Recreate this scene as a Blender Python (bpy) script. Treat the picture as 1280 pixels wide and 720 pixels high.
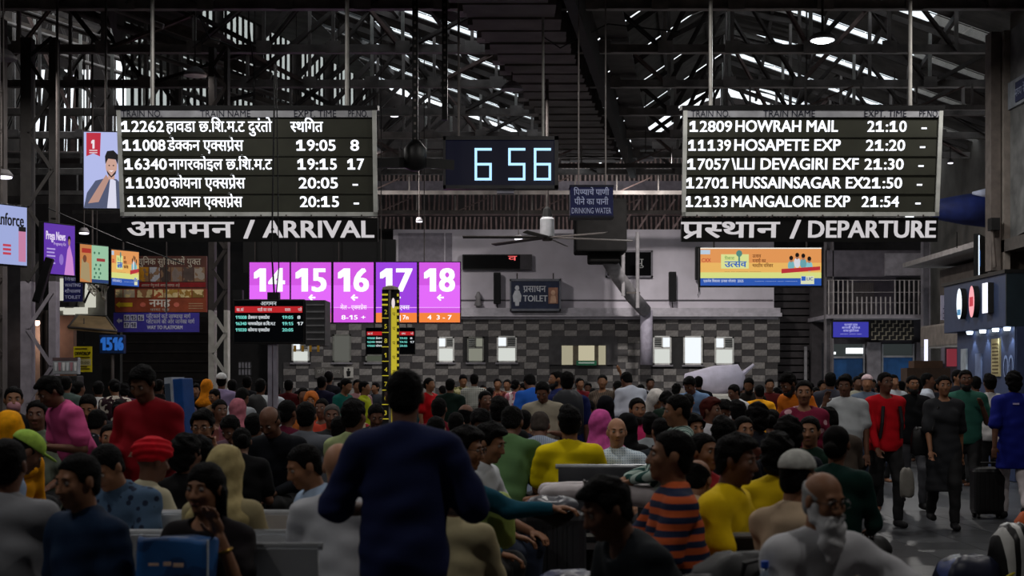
import bpy, bmesh, math, random
import numpy as np
from mathutils import Vector, Matrix, Euler
for o in list(bpy.data.objects): bpy.data.objects.remove(o)
SC = bpy.context.scene
C = SC.collection
R = math.radians
random.seed(7)
# ------------------------------------------------------------ camera, sky, lamps, exposure
F = 1800.0; HZ = 478.0; CH = 1.6          # focal length in pixels, horizon row, eye height
cam_d = bpy.data.cameras.new('camera'); cam = bpy.data.objects.new('camera', cam_d); C.objects.link(cam)
cam_d.sensor_width = 36; cam_d.lens = 36*F/1280; cam_d.shift_y = (HZ-360)/1280
cam.location = (0, 0, CH); cam.rotation_euler = (R(90), 0, 0); cam_d.clip_start = .05; cam_d.clip_end = 300
cam_d.dof.use_dof = True; cam_d.dof.focus_distance = 22; cam_d.dof.aperture_fstop = 3.5
SC.camera = cam
vs = SC.view_settings; vs.view_transform = 'Standard'; vs.look = 'None'; vs.gamma = 1; vs.exposure = 0.0; vs.use_curve_mapping = False
w = bpy.data.worlds.new('dusk_sky'); SC.world = w; w.use_nodes = True
bg = w.node_tree.nodes['Background']; bg.inputs[0].default_value = (.80, .86, .90, 1); bg.inputs[1].default_value = 1.7
SC.cycles.use_denoising = True
SC.cycles.max_bounces = 6; SC.cycles.transparent_max_bounces = 8; SC.cycles.sample_clamp_indirect = 4
def area(loc, size, power, col=(1, .95, .9), rot=(0, 0, 0), name='lamp_light', spread=180):
    l = bpy.data.lights.new(name, 'AREA'); l.shape = 'DISK'; l.size = size; l.energy = power; l.color = col; l.spread = R(spread)
    o = bpy.data.objects.new(name, l); C.objects.link(o); o.location = loc; o.rotation_euler = rot; return o
ADDED_LAMPS = [(-4.5, 4, 6.9, 85), (3.5, 5, 6.9, 80), (-5, 10.5, 6.9, 85), (0.4, 11, 6.9, 85), (5.5, 11.5, 6.9, 85), (-7.6, 21.5, 6.4, 110),
         (-4, 17.5, 6.9, 105), (2, 18, 6.9, 105), (6.5, 18.5, 6.9, 120), (-5.5, 25, 6.9, 90), (0, 26.2, 6.9, 150), (-3.2, 33.5, 6.9, 300), (3.2, 34.5, 6.9, 420), (8.5, 32, 6.9, 120)]  # high-bay lamps added to brighten the crowd, signs and back wall
# ------------------------------------------------------------ helpers
def at(px, py, Y): return Vector(((px-640)*Y/F, Y, CH+(HZ-py)*Y/F))
def lin(h):
    if not isinstance(h, str): return tuple(h)[:3]
    h = h.lstrip('#'); v = [int(h[i:i+2], 16)/255 for i in (0, 2, 4)]
    return tuple(x/12.92 if x <= .04045 else ((x+.055)/1.055)**2.4 for x in v)
_M = {}
def mat(col, rough=.7, metal=0, emit=0, noise=.25, nscale=6, kind=None, col2=None, scale=20, bump=.15, spec=.3, sample=True):
    key = (str(col), rough, metal, emit, noise, nscale, kind, str(col2), scale, bump, spec, sample)
    if key in _M: return _M[key]
    m = bpy.data.materials.new('mat_%d' % len(_M)); _M[key] = m; m.use_nodes = True
    nt = m.node_tree; N = nt.nodes; L = nt.links; b = N['Principled BSDF']
    c = lin(col); b.inputs['Roughness'].default_value = rough; b.inputs['Metallic'].default_value = metal
    b.inputs['Specular IOR Level'].default_value = spec
    if emit:
        b.inputs['Base Color'].default_value = (.01, .01, .01, 1)
        b.inputs['Emission Color'].default_value = (*c, 1); b.inputs['Emission Strength'].default_value = emit
        b.inputs['Roughness'].default_value = .4
        if not sample: m.cycles.emission_sampling = 'NONE'
        return m
    tc = N.new('ShaderNodeTexCoord'); src = None
    if kind:
        mp = N.new('ShaderNodeMapping'); L.new(tc.outputs['Object'], mp.inputs[0])
        mx = N.new('ShaderNodeMix'); mx.data_type = 'RGBA'; mx.inputs[6].default_value = (*c, 1); mx.inputs[7].default_value = (*lin(col2), 1)
        if kind in ('stripes', 'vstripes'):
            t = N.new('ShaderNodeTexWave'); t.bands_direction = 'Z' if kind == 'stripes' else 'X'; t.inputs['Scale'].default_value = scale; t.inputs['Distortion'].default_value = .4
            r = N.new('ShaderNodeMath'); r.operation = 'GREATER_THAN'; r.inputs[1].default_value = .5
            L.new(mp.outputs[0], t.inputs[0]); L.new(t.outputs['Fac'], r.inputs[0]); L.new(r.outputs[0], mx.inputs[0])
        elif kind == 'check':
            fs = []
            for ax in 'XZ':
                t = N.new('ShaderNodeTexWave'); t.bands_direction = ax; t.inputs['Scale'].default_value = scale; t.inputs['Distortion'].default_value = .3
                L.new(mp.outputs[0], t.inputs[0]); r = N.new('ShaderNodeMath'); r.operation = 'GREATER_THAN'; r.inputs[1].default_value = .6; L.new(t.outputs['Fac'], r.inputs[0]); fs.append(r)
            a = N.new('ShaderNodeMath'); a.operation = 'ADD'; a.use_clamp = True; L.new(fs[0].outputs[0], a.inputs[0]); L.new(fs[1].outputs[0], a.inputs[1]); L.new(a.outputs[0], mx.inputs[0])
        elif kind == 'dots':
            t = N.new('ShaderNodeTexVoronoi'); t.inputs['Scale'].default_value = scale; L.new(mp.outputs[0], t.inputs[0])
            r = N.new('ShaderNodeMath'); r.operation = 'LESS_THAN'; r.inputs[1].default_value = .3; L.new(t.outputs['Distance'], r.inputs[0]); L.new(r.outputs[0], mx.inputs[0])
        elif kind == 'print':
            t = N.new('ShaderNodeTexNoise'); t.inputs['Scale'].default_value = scale; L.new(mp.outputs[0], t.inputs[0])
            r = N.new('ShaderNodeMath'); r.operation = 'GREATER_THAN'; r.inputs[1].default_value = .53; L.new(t.outputs['Fac'], r.inputs[0]); L.new(r.outputs[0], mx.inputs[0])
        src = mx.outputs[2]
    n = N.new('ShaderNodeTexNoise'); n.inputs['Scale'].default_value = nscale; n.inputs['Detail'].default_value = 5; L.new(tc.outputs['Object'], n.inputs[0])
    if noise:
        v = N.new('ShaderNodeMapRange'); v.inputs[1].default_value = .3; v.inputs[2].default_value = .7; v.inputs[3].default_value = 1-noise; v.inputs[4].default_value = 1+noise*.6; L.new(n.outputs['Fac'], v.inputs[0])
        ml = N.new('ShaderNodeVectorMath'); ml.operation = 'SCALE'
        if src: L.new(src, ml.inputs[0])
        else: ml.inputs[0].default_value = c
        L.new(v.outputs[0], ml.inputs['Scale']); L.new(ml.outputs[0], b.inputs['Base Color'])
    elif src: L.new(src, b.inputs['Base Color'])
    else: b.inputs['Base Color'].default_value = (*c, 1)
    if bump:
        bp = N.new('ShaderNodeBump'); bp.inputs['Strength'].default_value = bump; bp.inputs['Distance'].default_value = .02; L.new(n.outputs['Fac'], bp.inputs['Height']); L.new(bp.outputs[0], b.inputs['Normal'])
    return m
def glassy(fac, col=(.7, .75, .75)):
    m = bpy.data.materials.new('sheet_glass'); m.use_nodes = True; nt = m.node_tree; N = nt.nodes
    N.remove(N['Principled BSDF']); mx = N.new('ShaderNodeMixShader'); a = N.new('ShaderNodeBsdfTransparent'); t = N.new('ShaderNodeBsdfDiffuse')
    a.inputs[0].default_value = (*col, 1); t.inputs[0].default_value = (.4, .42, .42, 1); mx.inputs[0].default_value = fac
    nt.links.new(a.outputs[0], mx.inputs[1]); nt.links.new(t.outputs[0], mx.inputs[2]); nt.links.new(mx.outputs[0], N['Material Output'].inputs[0]); return m
ORG = {}
def org(p):
    v = Vector((0, 0, 0))
    while p is not None: v = v + ORG.get(p.name, Vector((0, 0, 0))); p = p.parent
    return v
def tag(o, label=None, cat=None, group=None, kind=None):
    if label: o['label'] = label
    if cat: o['category'] = cat
    if group: o['group'] = group
    if kind: o['kind'] = kind
    return o
def thing(name, label, cat, loc=(0, 0, 0), rot=(0, 0, 0), group=None, world=False):
    """Empty at the thing's base. world=True: its parts are given in world coordinates (rotation must be zero)."""
    o = bpy.data.objects.new(name, None); C.objects.link(o); o.location = loc; o.rotation_euler = rot if isinstance(rot, (tuple, list)) else (0, 0, rot)
    o.empty_display_size = .1
    if world: ORG[o.name] = Vector(loc)
    return tag(o, label, cat, group)
class MB:
    def __init__(s): s.v = []; s.f = []
    def add(s, vs_, fs): n = len(s.v); s.v += [tuple(v) for v in vs_]; s.f += [tuple(i+n for i in f) for f in fs]; return s
    def box(s, c, d, M=None):
        x, y, z = [k/2 for k in d]; P = [Vector((a*x, b*y, e*z)) for a in (-1, 1) for b in (-1, 1) for e in (-1, 1)]
        if M is not None: P = [M @ p for p in P]
        c = Vector(c)
        return s.add([p+c for p in P], [(0, 1, 3, 2), (4, 6, 7, 5), (0, 4, 5, 1), (2, 3, 7, 6), (0, 2, 6, 4), (1, 5, 7, 3)])
    def bb(s, a, b): a = Vector(a); b = Vector(b); return s.box((a+b)/2, [abs(k) for k in (b-a)])
    def beam(s, a, b, w_, h_):
        a = Vector(a); b = Vector(b); d = b-a; L = d.length
        if L < 1e-6: return s
        z = d.normalized(); up = Vector((0, 0, 1)) if abs(z.z) < .95 else Vector((0, 1, 0)); x = up.cross(z).normalized(); y = z.cross(x)
        return s.box((a+b)/2, (w_, h_, L), Matrix((x, y, z)).transposed())
    def angle(s, a, b, w_, t=.012):   # an L-section steel bar
        a = Vector(a); b = Vector(b); s.beam(a, b, w_, t); return s.beam(a+Vector((0, w_/2, w_/2-t)), b+Vector((0, w_/2, w_/2-t)), t, w_)
    def tube(s, pts, r, n=8, caps=True):
        pts = [Vector(p) for p in pts]; rr = r if isinstance(r, (list, tuple)) else [r]*len(pts); b0 = len(s.v)
        for i, p in enumerate(pts):
            d = (pts[min(i+1, len(pts)-1)]-pts[max(i-1, 0)]).normalized(); up = Vector((0, 0, 1)) if abs(d.z) < .9 else Vector((1, 0, 0))
            x = d.cross(up).normalized(); y = d.cross(x)
            for k in range(n): a = 2*math.pi*k/n; s.v.append(tuple(p+(x*math.cos(a)+y*math.sin(a))*rr[i]))
        for i in range(len(pts)-1):
            for k in range(n): s.f.append((b0+i*n+k, b0+i*n+(k+1) % n, b0+(i+1)*n+(k+1) % n, b0+(i+1)*n+k))
        if caps: s.f.append(tuple(b0+k for k in range(n))[::-1]); s.f.append(tuple(b0+(len(pts)-1)*n+k for k in range(n)))
        return s
    def lathe(s, c, prof, n=20, axis='z'):
        c = Vector(c); b0 = len(s.v)
        for r, z in prof:
            for k in range(n):
                a = 2*math.pi*k/n; u, v_ = r*math.cos(a), r*math.sin(a)
                p = (u, v_, z) if axis == 'z' else ((u, z, v_) if axis == 'y' else (z, u, v_)); s.v.append(tuple(c+Vector(p)))
        for i in range(len(prof)-1):
            for k in range(n): s.f.append((b0+i*n+k, b0+i*n+(k+1) % n, b0+(i+1)*n+(k+1) % n, b0+(i+1)*n+k))
        s.f.append(tuple(b0+k for k in range(n))[::-1]); s.f.append(tuple(b0+(len(prof)-1)*n+k for k in range(n)))
        return s
    def poly(s, pts, y, t=.004):      # flat polygon (x,z) facing -Y, thickness t
        n = len(pts); return s.add([(p[0], y, p[1]) for p in pts]+[(p[0], y+t, p[1]) for p in pts], [tuple(range(n)), tuple(range(2*n-1, n-1, -1))]+[(i, n+i, n+(i+1) % n, (i+1) % n) for i in range(n)])
    def disc(s, cx, cz, rx, rz, y, t=.004, n=16): return s.poly([(cx+rx*math.cos(2*math.pi*k/n), cz+rz*math.sin(2*math.pi*k/n)) for k in range(n)], y, t)
    def mesh(s, name, off=(0, 0, 0), smooth=False):
        m = bpy.data.meshes.new(name); ox, oy, oz = off
        m.from_pydata([(v[0]-ox, v[1]-oy, v[2]-oz) for v in s.v], [], s.f)
        if smooth: m.polygons.foreach_set('use_smooth', [True]*len(m.polygons))
        m.update(); return m
    def build(s, name, m, parent=None, label=None, cat=None, group=None, kind=None, smooth=False, bevel=0):
        me = s.mesh(name, org(parent) if parent else (0, 0, 0), smooth); me.materials.append(m)
        o = bpy.data.objects.new(name, me); C.objects.link(o); o.parent = parent
        if bevel: b = o.modifiers.new('bevel', 'BEVEL'); b.width = bevel; b.segments = 2
        return tag(o, label, cat, group, kind)
def part(name, me, m, parent, label=None, kind=None, M=None):
    o = bpy.data.objects.new(name, me); C.objects.link(o); o.parent = parent
    if M is not None: o.matrix_local = M
    if len(me.materials) == 0: me.materials.append(m)
    elif me.materials[0] is not m: o.material_slots[0].link = 'OBJECT'; o.material_slots[0].material = m
    return tag(o, label, None, None, kind)
# ---- lettering (flat glyph shapes, Devanagari with reordered i-matra, half letters and sub-joined ra)
_tc = bpy.data.curves.new('t', 'FONT'); _to = bpy.data.objects.new('t', _tc); C.objects.link(_to); _tc.resolution_u = 3
_G = {}
def _raw(s):
    _tc.body = s; bpy.context.view_layer.update(); e = _to.evaluated_get(bpy.context.evaluated_depsgraph_get()); me = e.to_mesh()
    v = [(a.co.x, a.co.y) for a in me.vertices]; f = [tuple(p.vertices) for p in me.polygons]; e.to_mesh_clear(); return v, f
def glyphs(s):
    if s in _G: return _G[s]
    v, f = _raw(s); b, _ = _raw(s+'|'); c, _ = _raw('|'); adv = max(x for x, y in b)-max(x for x, y in c); _G[s] = (v, f, adv); return _G[s]
def half(ch):
    k = ('h', ch)
    if k in _G: return _G[k]
    v, f, adv = glyphs(ch); bm = bmesh.new(); vv = [bm.verts.new((x, y, 0)) for x, y in v]
    for q in f:
        try: bm.faces.new([vv[i] for i in q])
        except ValueError: pass
    cut = adv*(.62 if ch not in 'क' else .72)
    bmesh.ops.bisect_plane(bm, geom=bm.verts[:]+bm.edges[:]+bm.faces[:], plane_co=(cut, 0, 0), plane_no=(1, 0, 0), clear_outer=True)
    bm.verts.index_update(); r = ([(a.co.x, a.co.y) for a in bm.verts], [tuple(a.index for a in q.verts) for q in bm.faces], cut); bm.free(); _G[k] = r; return r
HAL = '\u094d'; IM = '\u093f'
def one(led):
    k = ('one', led)
    if k not in _G:
        h = max(y for x, y in glyphs('H')[0]); w_ = .13; V = [(.26, 0), (.26+w_, 0), (.26+w_, h), (.26, h), (.26, h), (.26, h-.17), (.08, h-.29), (.08, h-.13)]; Fs = [(0, 1, 2, 3), (4, 7, 6, 5)]
        if led: V += [(.09, 0), (.56, 0), (.56, .11), (.09, .11)]; Fs.append((8, 9, 10, 11))
        _G[k] = (V, Fs, .66 if led else .52)
    return _G[k]
def layout(s, led=False):
    toks = []; run = ''; out = []; i = 0; cl = []           # split into runs and half letters
    chars = list(s); j = 0
    while j < len(chars):
        c = chars[j]
        if '\u0915' <= c <= '\u0939':
            k = j; cluster = [c]
            while k+2 < len(chars)+0 and chars[k+1:k+2] == [HAL] and k+2 < len(chars): cluster.append(chars[k+2]); k += 2
            im = chars[k+1:k+2] == [IM]
            if im: toks.append(('r', IM))
            if len(cluster) > 1 and cluster[-1] == '\u0930': toks += [('h', x) for x in cluster[:-2]]+[('r', cluster[-2]), ('ra', '')]
            elif len(cluster) > 1 and cluster[0] == '\u0930': toks.append(('r', cluster[-1])); toks.append(('reph', ''))
            else: toks += [('h', x) for x in cluster[:-1]]+[('r', cluster[-1])]
            j = k+1+(1 if im else 0)
        else: toks.append(('r' if c != '1' else 'one', c)); j += 1
    V = []; Fs = []; x = 0; run = ''
    def put(g):
        nonlocal x
        n = len(V); V.extend((a+x, b) for a, b in g[0]); Fs.extend(tuple(i+n for i in q) for q in g[1]); x += g[2]
    for t, c in toks+[('end', '')]:
        if t == 'r': run += c; continue
        if run: put(glyphs(run)); run = ''
        if t == 'h': put(half(c))
        elif t == 'one': put(one(led))
        elif t == 'ra': n = len(V); V.extend([(x-.5, .0), (x-.45, -.05), (x-.2, .2), (x-.25, .25)]); Fs.append((n, n+1, n+2, n+3))
        elif t == 'reph': n = len(V); V.extend([(x-.25, .75), (x-.17, .68), (x-.1, .86), (x-.16, .9)]); Fs.append((n, n+1, n+2, n+3))
    return V, Fs, x
def text(parent, s, x0, z0, sz, m, y=0., W=None, bold=0., name='lettering', align='l', side=None, label=None):
    led = name.startswith('led')
    """Flat lettering in the local XZ plane facing -Y; size sz (em), optional width W to fit."""
    V, Fs, adv = layout(s, led)
    if not V: return None
    a = min(v[0] for v in V); b = max(v[0] for v in V); kx = W/max(b-a, 1e-6) if W else sz
    wd = (b-a)*kx; off = {'l': 0, 'c': -wd/2, 'r': -wd}[align]
    mb = MB()
    for q, dx in enumerate([0, -bold, bold] if bold else [0]):
        mb.add([(x0+off+(v[0]-a)*kx+dx*sz, y-q*.0005, z0+v[1]*sz) for v in V], Fs)
        if bold: mb.add([(x0+off+(v[0]-a)*kx+dx*sz, y-q*.0005-.0002, z0+v[1]*sz+bold*sz*.8) for v in V], Fs)
    if side: mb.v = [side @ Vector(v) for v in mb.v]
    return mb.build(name, m, parent, label=label)
# ------------------------------------------------------------ materials
STEEL = mat('#8a8380', .6, .3, noise=.45, nscale=3); STEELD = mat('#4c4644', .7, .2, noise=.4, nscale=3); STEELR = mat('#776460', .75, .1, noise=.45, nscale=4)
PALEST = mat('#a9a7a2', .5, .3, noise=.3); BLACK = mat('#0b0b0c', .5, noise=.1); DARK = mat('#1b1a1a', .7); SHEET = mat('#5c5855', .8, .1, noise=.4, nscale=2)
LILAC = mat('#cfc8d2', .85, noise=.14, nscale=1.4); GRAYP = mat('#8b878a', .7); WHITE = mat('#d8d8d8', .6); CHROME = mat('#b9bcc0', .3, .85, noise=.15)
LEDW = mat('#f3f6ff', emit=1.6, sample=False); SKYL = glassy(.12, (.85, .88, .9)); PANE = glassy(.3, (.44, .45, .42))
# ------------------------------------------------------------ setting: floor, walls, roof
YB = 40.0
fl = MB().bb((-16, -5, -.2), (10, 46, -.012)).build('floor', mat('#46474a', .32, noise=.35, nscale=2, spec=.5), kind='structure')
tm = [mat('#36383b', .3, noise=.25, nscale=9, spec=.6), mat('#303235', .34, noise=.3, nscale=9, spec=.6), mat('#3c3e41', .34, noise=.25, nscale=7, spec=.6)]
tme = MB().box((0, 0, -.006), (.594, .594, .012)).mesh('tile'); tme.materials.append(tm[0])
for i in range(13):
    for j in range(19):
        x = 1.2+i*.6; y = 6.3+j*.6
        if x < 1.2+(y-6)*.12: continue
        o = part('tile', tme, tm[(i*7+j*3+(i*j) % 2) % 3], fl); o.location = (x, y, 0)
st = MB(); [st.box((-7+i*.6, 6.3+j*.6, -.007), (.594, .594, .01)) for i in range(13) for j in range(40)]; st.build('tile', tm[1], fl, kind='stuff')
# back wall with openings hinted by inset window boxes
MB().bb((-6.5, YB, 0), (7.33, YB+.3, 3.35)).build('wall_back', mat('#2b2a2b', .8), kind='structure')
wb = bpy.data.objects['wall_back']
wins = [(365, 387, 427, 453), (416, 439, 418, 453), (457, 485, 443, 453), (547, 568, 421, 453), (584, 605, 421, 453), (621, 646, 420, 453), (686, 772, 420, 456), (816, 839, 420, 456), (854, 878, 420, 456), (893, 917, 421, 456)]
TA = [mat('#7d7977', .6, noise=.35, nscale=14), mat('#716d6b', .55, noise=.35, nscale=14)]; TB = [mat('#454243', .6, noise=.3, nscale=9), mat('#3a3738', .5, noise=.3, nscale=9)]
tw, th = .352, .178; wt = MB().box((0, 0, 0), (tw-.008, .03, th-.008)).mesh('tile'); wt.materials.append(TA[0])
rest = {0: MB(), 1: MB()}; cnt = 0; cells = []
for r in range(19):
    for k in range(39):
        x = -6.35+(k+.5)*tw+(.0 if r < 12 else .06); z = .02+(r+.5)*th
        if x > 7.3: continue
        px = 640+x*45; py = HZ-(z-CH)*45
        if any(a-2 < px < b+2 and c-1 < py < d+1 for a, b, c, d in wins): continue
        cells.append((r, k, x, z))
cells.sort(key=lambda c: -c[0])
for r, k, x, z in cells:
    dk = (r+k) % 2; dy = random.uniform(-.004, .004)
    if cnt < 300: o = part('tile', wt, (TB if dk else TA)[random.random() < .4], wb); o.location = (x, YB-.012+dy, z); cnt += 1
    else: rest[dk].box((x, YB-.012+dy, z), (tw-.008, .03, th-.008))
rest[0].build('tile', TA[0], wb, kind='stuff'); rest[1].build('tile', TB[0], wb, kind='stuff')
MB().bb((-3.3, YB+.02, 3.66), (7.28, YB+.3, 5.85)).build('wall_upper_back', LILAC, kind='structure')
up = bpy.data.objects['wall_upper_back']
for a, b in ((497, 556), (556, 566)): MB().bb((at(a, 0, YB).x+.02, YB-.0, 4.95), (at(b, 0, YB).x-.02, YB+.04, 5.75)).build('panel', mat('#8b8590', .8), up)
mb = MB().bb((-6.4, YB-.10, 3.35), (7.38, YB+.3, 3.42)).bb((-6.4, YB-.28, 3.42), (7.45, YB+.3, 3.52)).bb((-6.4, YB-.20, 3.52), (7.42, YB+.3, 3.66)); mb.build('trim_1', mat('#b5b0b8', .8, noise=.2), kind='structure')
MB().bb((-3.3, YB+.0, 3.86), (7.25, YB+.03, 3.9)).build('trim_2', mat('#5d5960', .8), kind='structure')
# windows in the tiled wall
WG = mat('#f2f6ef', emit=.72); WG2 = mat('#cfd0bd', emit=.33); WG3 = mat('#f4faff', emit=1.0); FR = mat('#c9c9c6', .5)
for n, (a, b, c, d) in enumerate(wins):
    p0 = at(a, d, YB); p1 = at(b, c, YB)
    wn = tag(thing('window_%d' % (n+1), None, None, ((p0.x+p1.x)/2, YB, p0.z), world=True), kind='structure')
    if n == 6:
        MB().bb((p0.x, YB-.05, p0.z), (at(702, 0, YB).x, YB+.02, p1.z)).bb((at(758, 0, YB).x, YB-.05, p0.z), (p1.x, YB+.02, p1.z)).bb((at(702, 0, YB).x, YB-.05, at(0, 432, YB).z), (at(758, 0, YB).x, YB+.02, p1.z)).build('surround', mat('#3c3a3c', .5, noise=.3), wn)
        for q, (u, v) in enumerate(((702, 716), (723, 743), (748, 757))):
            MB().bb((at(u, 0, YB).x, YB-.03, p0.z), (at(v, 0, YB).x, YB-.02, at(0, 432, YB).z)).build('pane', mat('#d9d0b0', emit=.5 if q != 1 else .7), wn)
        MB().bb((at(716, 0, YB).x, YB-.035, p0.z), (at(723, 0, YB).x, YB-.02, at(0, 432, YB).z)).bb((at(743, 0, YB).x, YB-.035, p0.z), (at(748, 0, YB).x, YB-.02, at(0, 432, YB).z)).build('mullion', mat('#6b6252', .7), wn)
        g = thing('washroom_sign', 'small green and white sign at the foot of the wide beige window', 'sign', (at(733, 455, YB-.1)), world=True)
        q = at(733, 453.5, YB-.1); MB().bb((q.x-.28, YB-.12, q.z-.07), (q.x+.28, YB-.09, q.z+.06)).build('sign_board', mat('#2f7d5a', .5), g); MB().bb((q.x-.22, YB-.125, q.z-.02), (q.x+.22, YB-.12, q.z+.02)).build('text_band', mat('#cfe8d8', emit=.3), g); continue
    f = MB(); t = .045
    f.bb((p0.x, YB-.06, p0.z), (p1.x, YB, p0.z+t)).bb((p0.x, YB-.06, p1.z-t), (p1.x, YB, p1.z)).bb((p0.x, YB-.06, p0.z), (p0.x+t, YB, p1.z)).bb((p1.x-t, YB-.06, p0.z), (p1.x, YB, p1.z))
    mid = p0.z+(p1.z-p0.z)*.58
    split = n not in (8, 1, 2)
    if split: f.bb((p0.x, YB-.05, mid-.03), (p1.x, YB, mid+.03)).bb(((p0.x+p1.x)/2-.02, YB-.05, mid), ((p0.x+p1.x)/2+.02, YB, p1.z))
    f.build('window_frame', FR if n not in (1, 2, 4) else mat('#6f706a', .6), wn)
    MB().bb((p0.x-.04, YB-.1, p0.z-.05), (p1.x+.04, YB-.01, p0.z)).build('window_sill', mat('#77747a', .6), wn)
    gl = {8: WG3, 1: mat('#a9aaa0', emit=.22), 2: mat('#8e9880', emit=.2), 4: WG2}.get(n, WG)
    if not split: MB().bb((p0.x+t, YB-.05, p0.z+t), (p1.x-t, YB-.04, p1.z-t)).build('pane', gl, wn)
    else:
        MB().bb((p0.x+t, YB-.05, p0.z+t), (p1.x-t, YB-.04, mid-.03)).build('pane', gl, wn)
        lf = n in (3, 5, 9, 0); xm = (p0.x+p1.x)/2
        A = (p0.x+t, xm-.02); B = (xm+.02, p1.x-t)
        if not lf: A, B = B, A
        MB().bb((A[0], YB-.05, mid+.03), (A[1], YB-.04, p1.z-t)).build('pane', WG3 if n != 4 else WG2, wn)
        for q in range(4):
            z = mid+.05+q*(p1.z-t-mid-.05)/4; MB().box(((B[0]+B[1])/2, YB-.06, z+.02), (B[1]-B[0], .05, .012), Matrix.Rotation(.5, 3, 'X')).build('slat', mat('#8d8f8d', .5), wn)
        MB().bb((B[0], YB-.034, mid+.03), (B[1], YB-.03, p1.z-t)).build('backing', mat('#3c3e3e', .6), wn)
# side and rear walls, beyond-wall gable
MB().bb((-15, -4.2, 0), (-14.7, 43, 14.5)).build('wall_left', mat('#39322e', .9), kind='structure')
MB().bb((9.2, -4.2, 0), (9.5, 26.6, 12)).bb((9.5, 26.4, 0), (12.2, 26.6, 12)).bb((12.0, 26.6, 0), (12.3, 43, 12)).build('wall_right', mat('#6e6862', .9, noise=.35, nscale=1.5), kind='structure')
MB().bb((-15, -4.5, 0), (9.5, -4.2, 12)).build('wall_front', mat('#55504c', .9), kind='structure')
MB().bb((-15, 41.6, 0), (-6.4, 41.9, 6.2)).bb((-6.5, 40.3, 3.6), (-3.3, 40.6, 5.9)).build('wall_back_left', mat('#1c1a1a', .9), kind='structure')
MB().bb((7.33, 41.5, 0), (12, 41.8, 5.8)).build('wall_back_right', mat('#2c292b', .9), kind='structure')
GAB = mat('#332d2c', .9)
# roof: two gabled bays; valley drifts to the right with distance
def val(Y): return .13+(Y-22.7)*.133
SL = .36; ZV = 7.75
def rz(X, Y):
    v = val(Y)
    if X >= v: k = X-v; return min(ZV+k*.62, ZV+2.35-(X-v-3.4)*SL) if k > 3.4 else ZV+k*.69
    return ZV+(v-X)*SL
cl = tag(thing('ceiling', None, None, (0, 0, 0), world=True), kind='structure')
def sheet(x0f, x1f, y0, y1, name='roof_sheet', m=SHEET, corr=.11, flat=False):
    mb = MB(); n = 1 if flat else max(2, int((y1-y0)/corr)); P = []
    if flat:
        rb = MB()
        for q in ((.02, .35, .65, .98) if y1-y0 > .8 else (.02, .98)):
            y = y0+(y1-y0)*q; rb.beam((x0f(y), y, rz(x0f(y), y)+.1), (x1f(y), y, rz(x1f(y), y)+.1), .03, .01)
        rb.build('skylight_rib', STEELD, cl)
    for i in range(n+1):
        y = y0+(y1-y0)*i/n; dz = .035*(i % 2)*(not flat)
        for t in (0, .25, .5, .75, 1): X = x0f(y)+(x1f(y)-x0f(y))*t; P.append((X, y, rz(X, y)+dz+.12))
    mb.add(P, [(i*5+k, i*5+k+1, (i+1)*5+k+1, (i+1)*5+k) for i in range(n) for k in range(4)]); return mb.build(name, m, cl)
RL = lambda y: val(y)-6.2            # left bay ridge
RR = lambda y: val(y)+3.4            # right bay ridge
EE = lambda y: 9.4 if y < 26.5 else 12.1
bays = [22.7+3*k for k in range(7)]
ed = [-4.2, 4, 12, 19.7]+bays
for a, b in zip(ed[:-1], ed[1:]):
    sky = a >= 22.6
    sheet(val, RR, a, b)
    if not sky: sheet(lambda y: RL(y), val, a, b); sheet(RR, EE, a, b); continue
    w1 = 1.0 if a < 27 else .55
    c = b-.15-w1 if a > 27 else b+.3-w1
    for f0, f1 in ((RL, val), (RR, EE)):
        sheet(f0, f1, a, c); 
        if c+w1 < b-.05: sheet(f0, f1, c+w1, b)
        nseg = 5
        for q in range(nseg):
            t0 = q/nseg; t1 = (q+.985)/nseg; sheet(lambda y: f0(y)+(f1(y)-f0(y))*t0, lambda y: f0(y)+(f1(y)-f0(y))*t1, c, min(c+w1, b), 'skylight_panel', SKYL, 9, True)
for y in [23.9+3*k for k in range(6)]:       # small skylights beside the valley, right bay
    pass
gx = [-4.4+i*.6 for i in range(28)]; gm = MB(); gm.add([(x_, 43.2, z_) for x_ in gx for z_ in (5.0, rz(x_, 43.2)+.25)], [(2*i, 2*i+2, 2*i+3, 2*i+1) for i in range(27)]); gm.bb((-15, 43.2, 5), (-4.4, 43.3, 7.0)).bb((-15, 43.2, 7), (-12, 43.3, 8.4)).bb((-12.6, 43.2, 8.4), (-12, 43.3, 13)).bb((-15, 43.2, 11), (-12.6, 43.3, 13)).bb((-15, 43.2, 8.4), (-14.4, 43.3, 11)); gm.build('wall_gable', GAB, kind='structure')
# purlins along the hall
for q, k in enumerate((-5.2, -4.2, -3.2, -2.2, -1.2, 1.0, 2.0, 3.0, 4.4, 5.5, 6.6, 7.7)):
    P = [(val(y)+k, y, rz(val(y)+k, y)+.02) for y in (16, 24, 32, 41.5) if val(y)+k < 9.3]
    mb = MB(); [mb.beam(P[i], P[i+1], .07, .12) for i in range(len(P)-1)]; mb.build('purlin', STEELD, cl)
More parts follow.
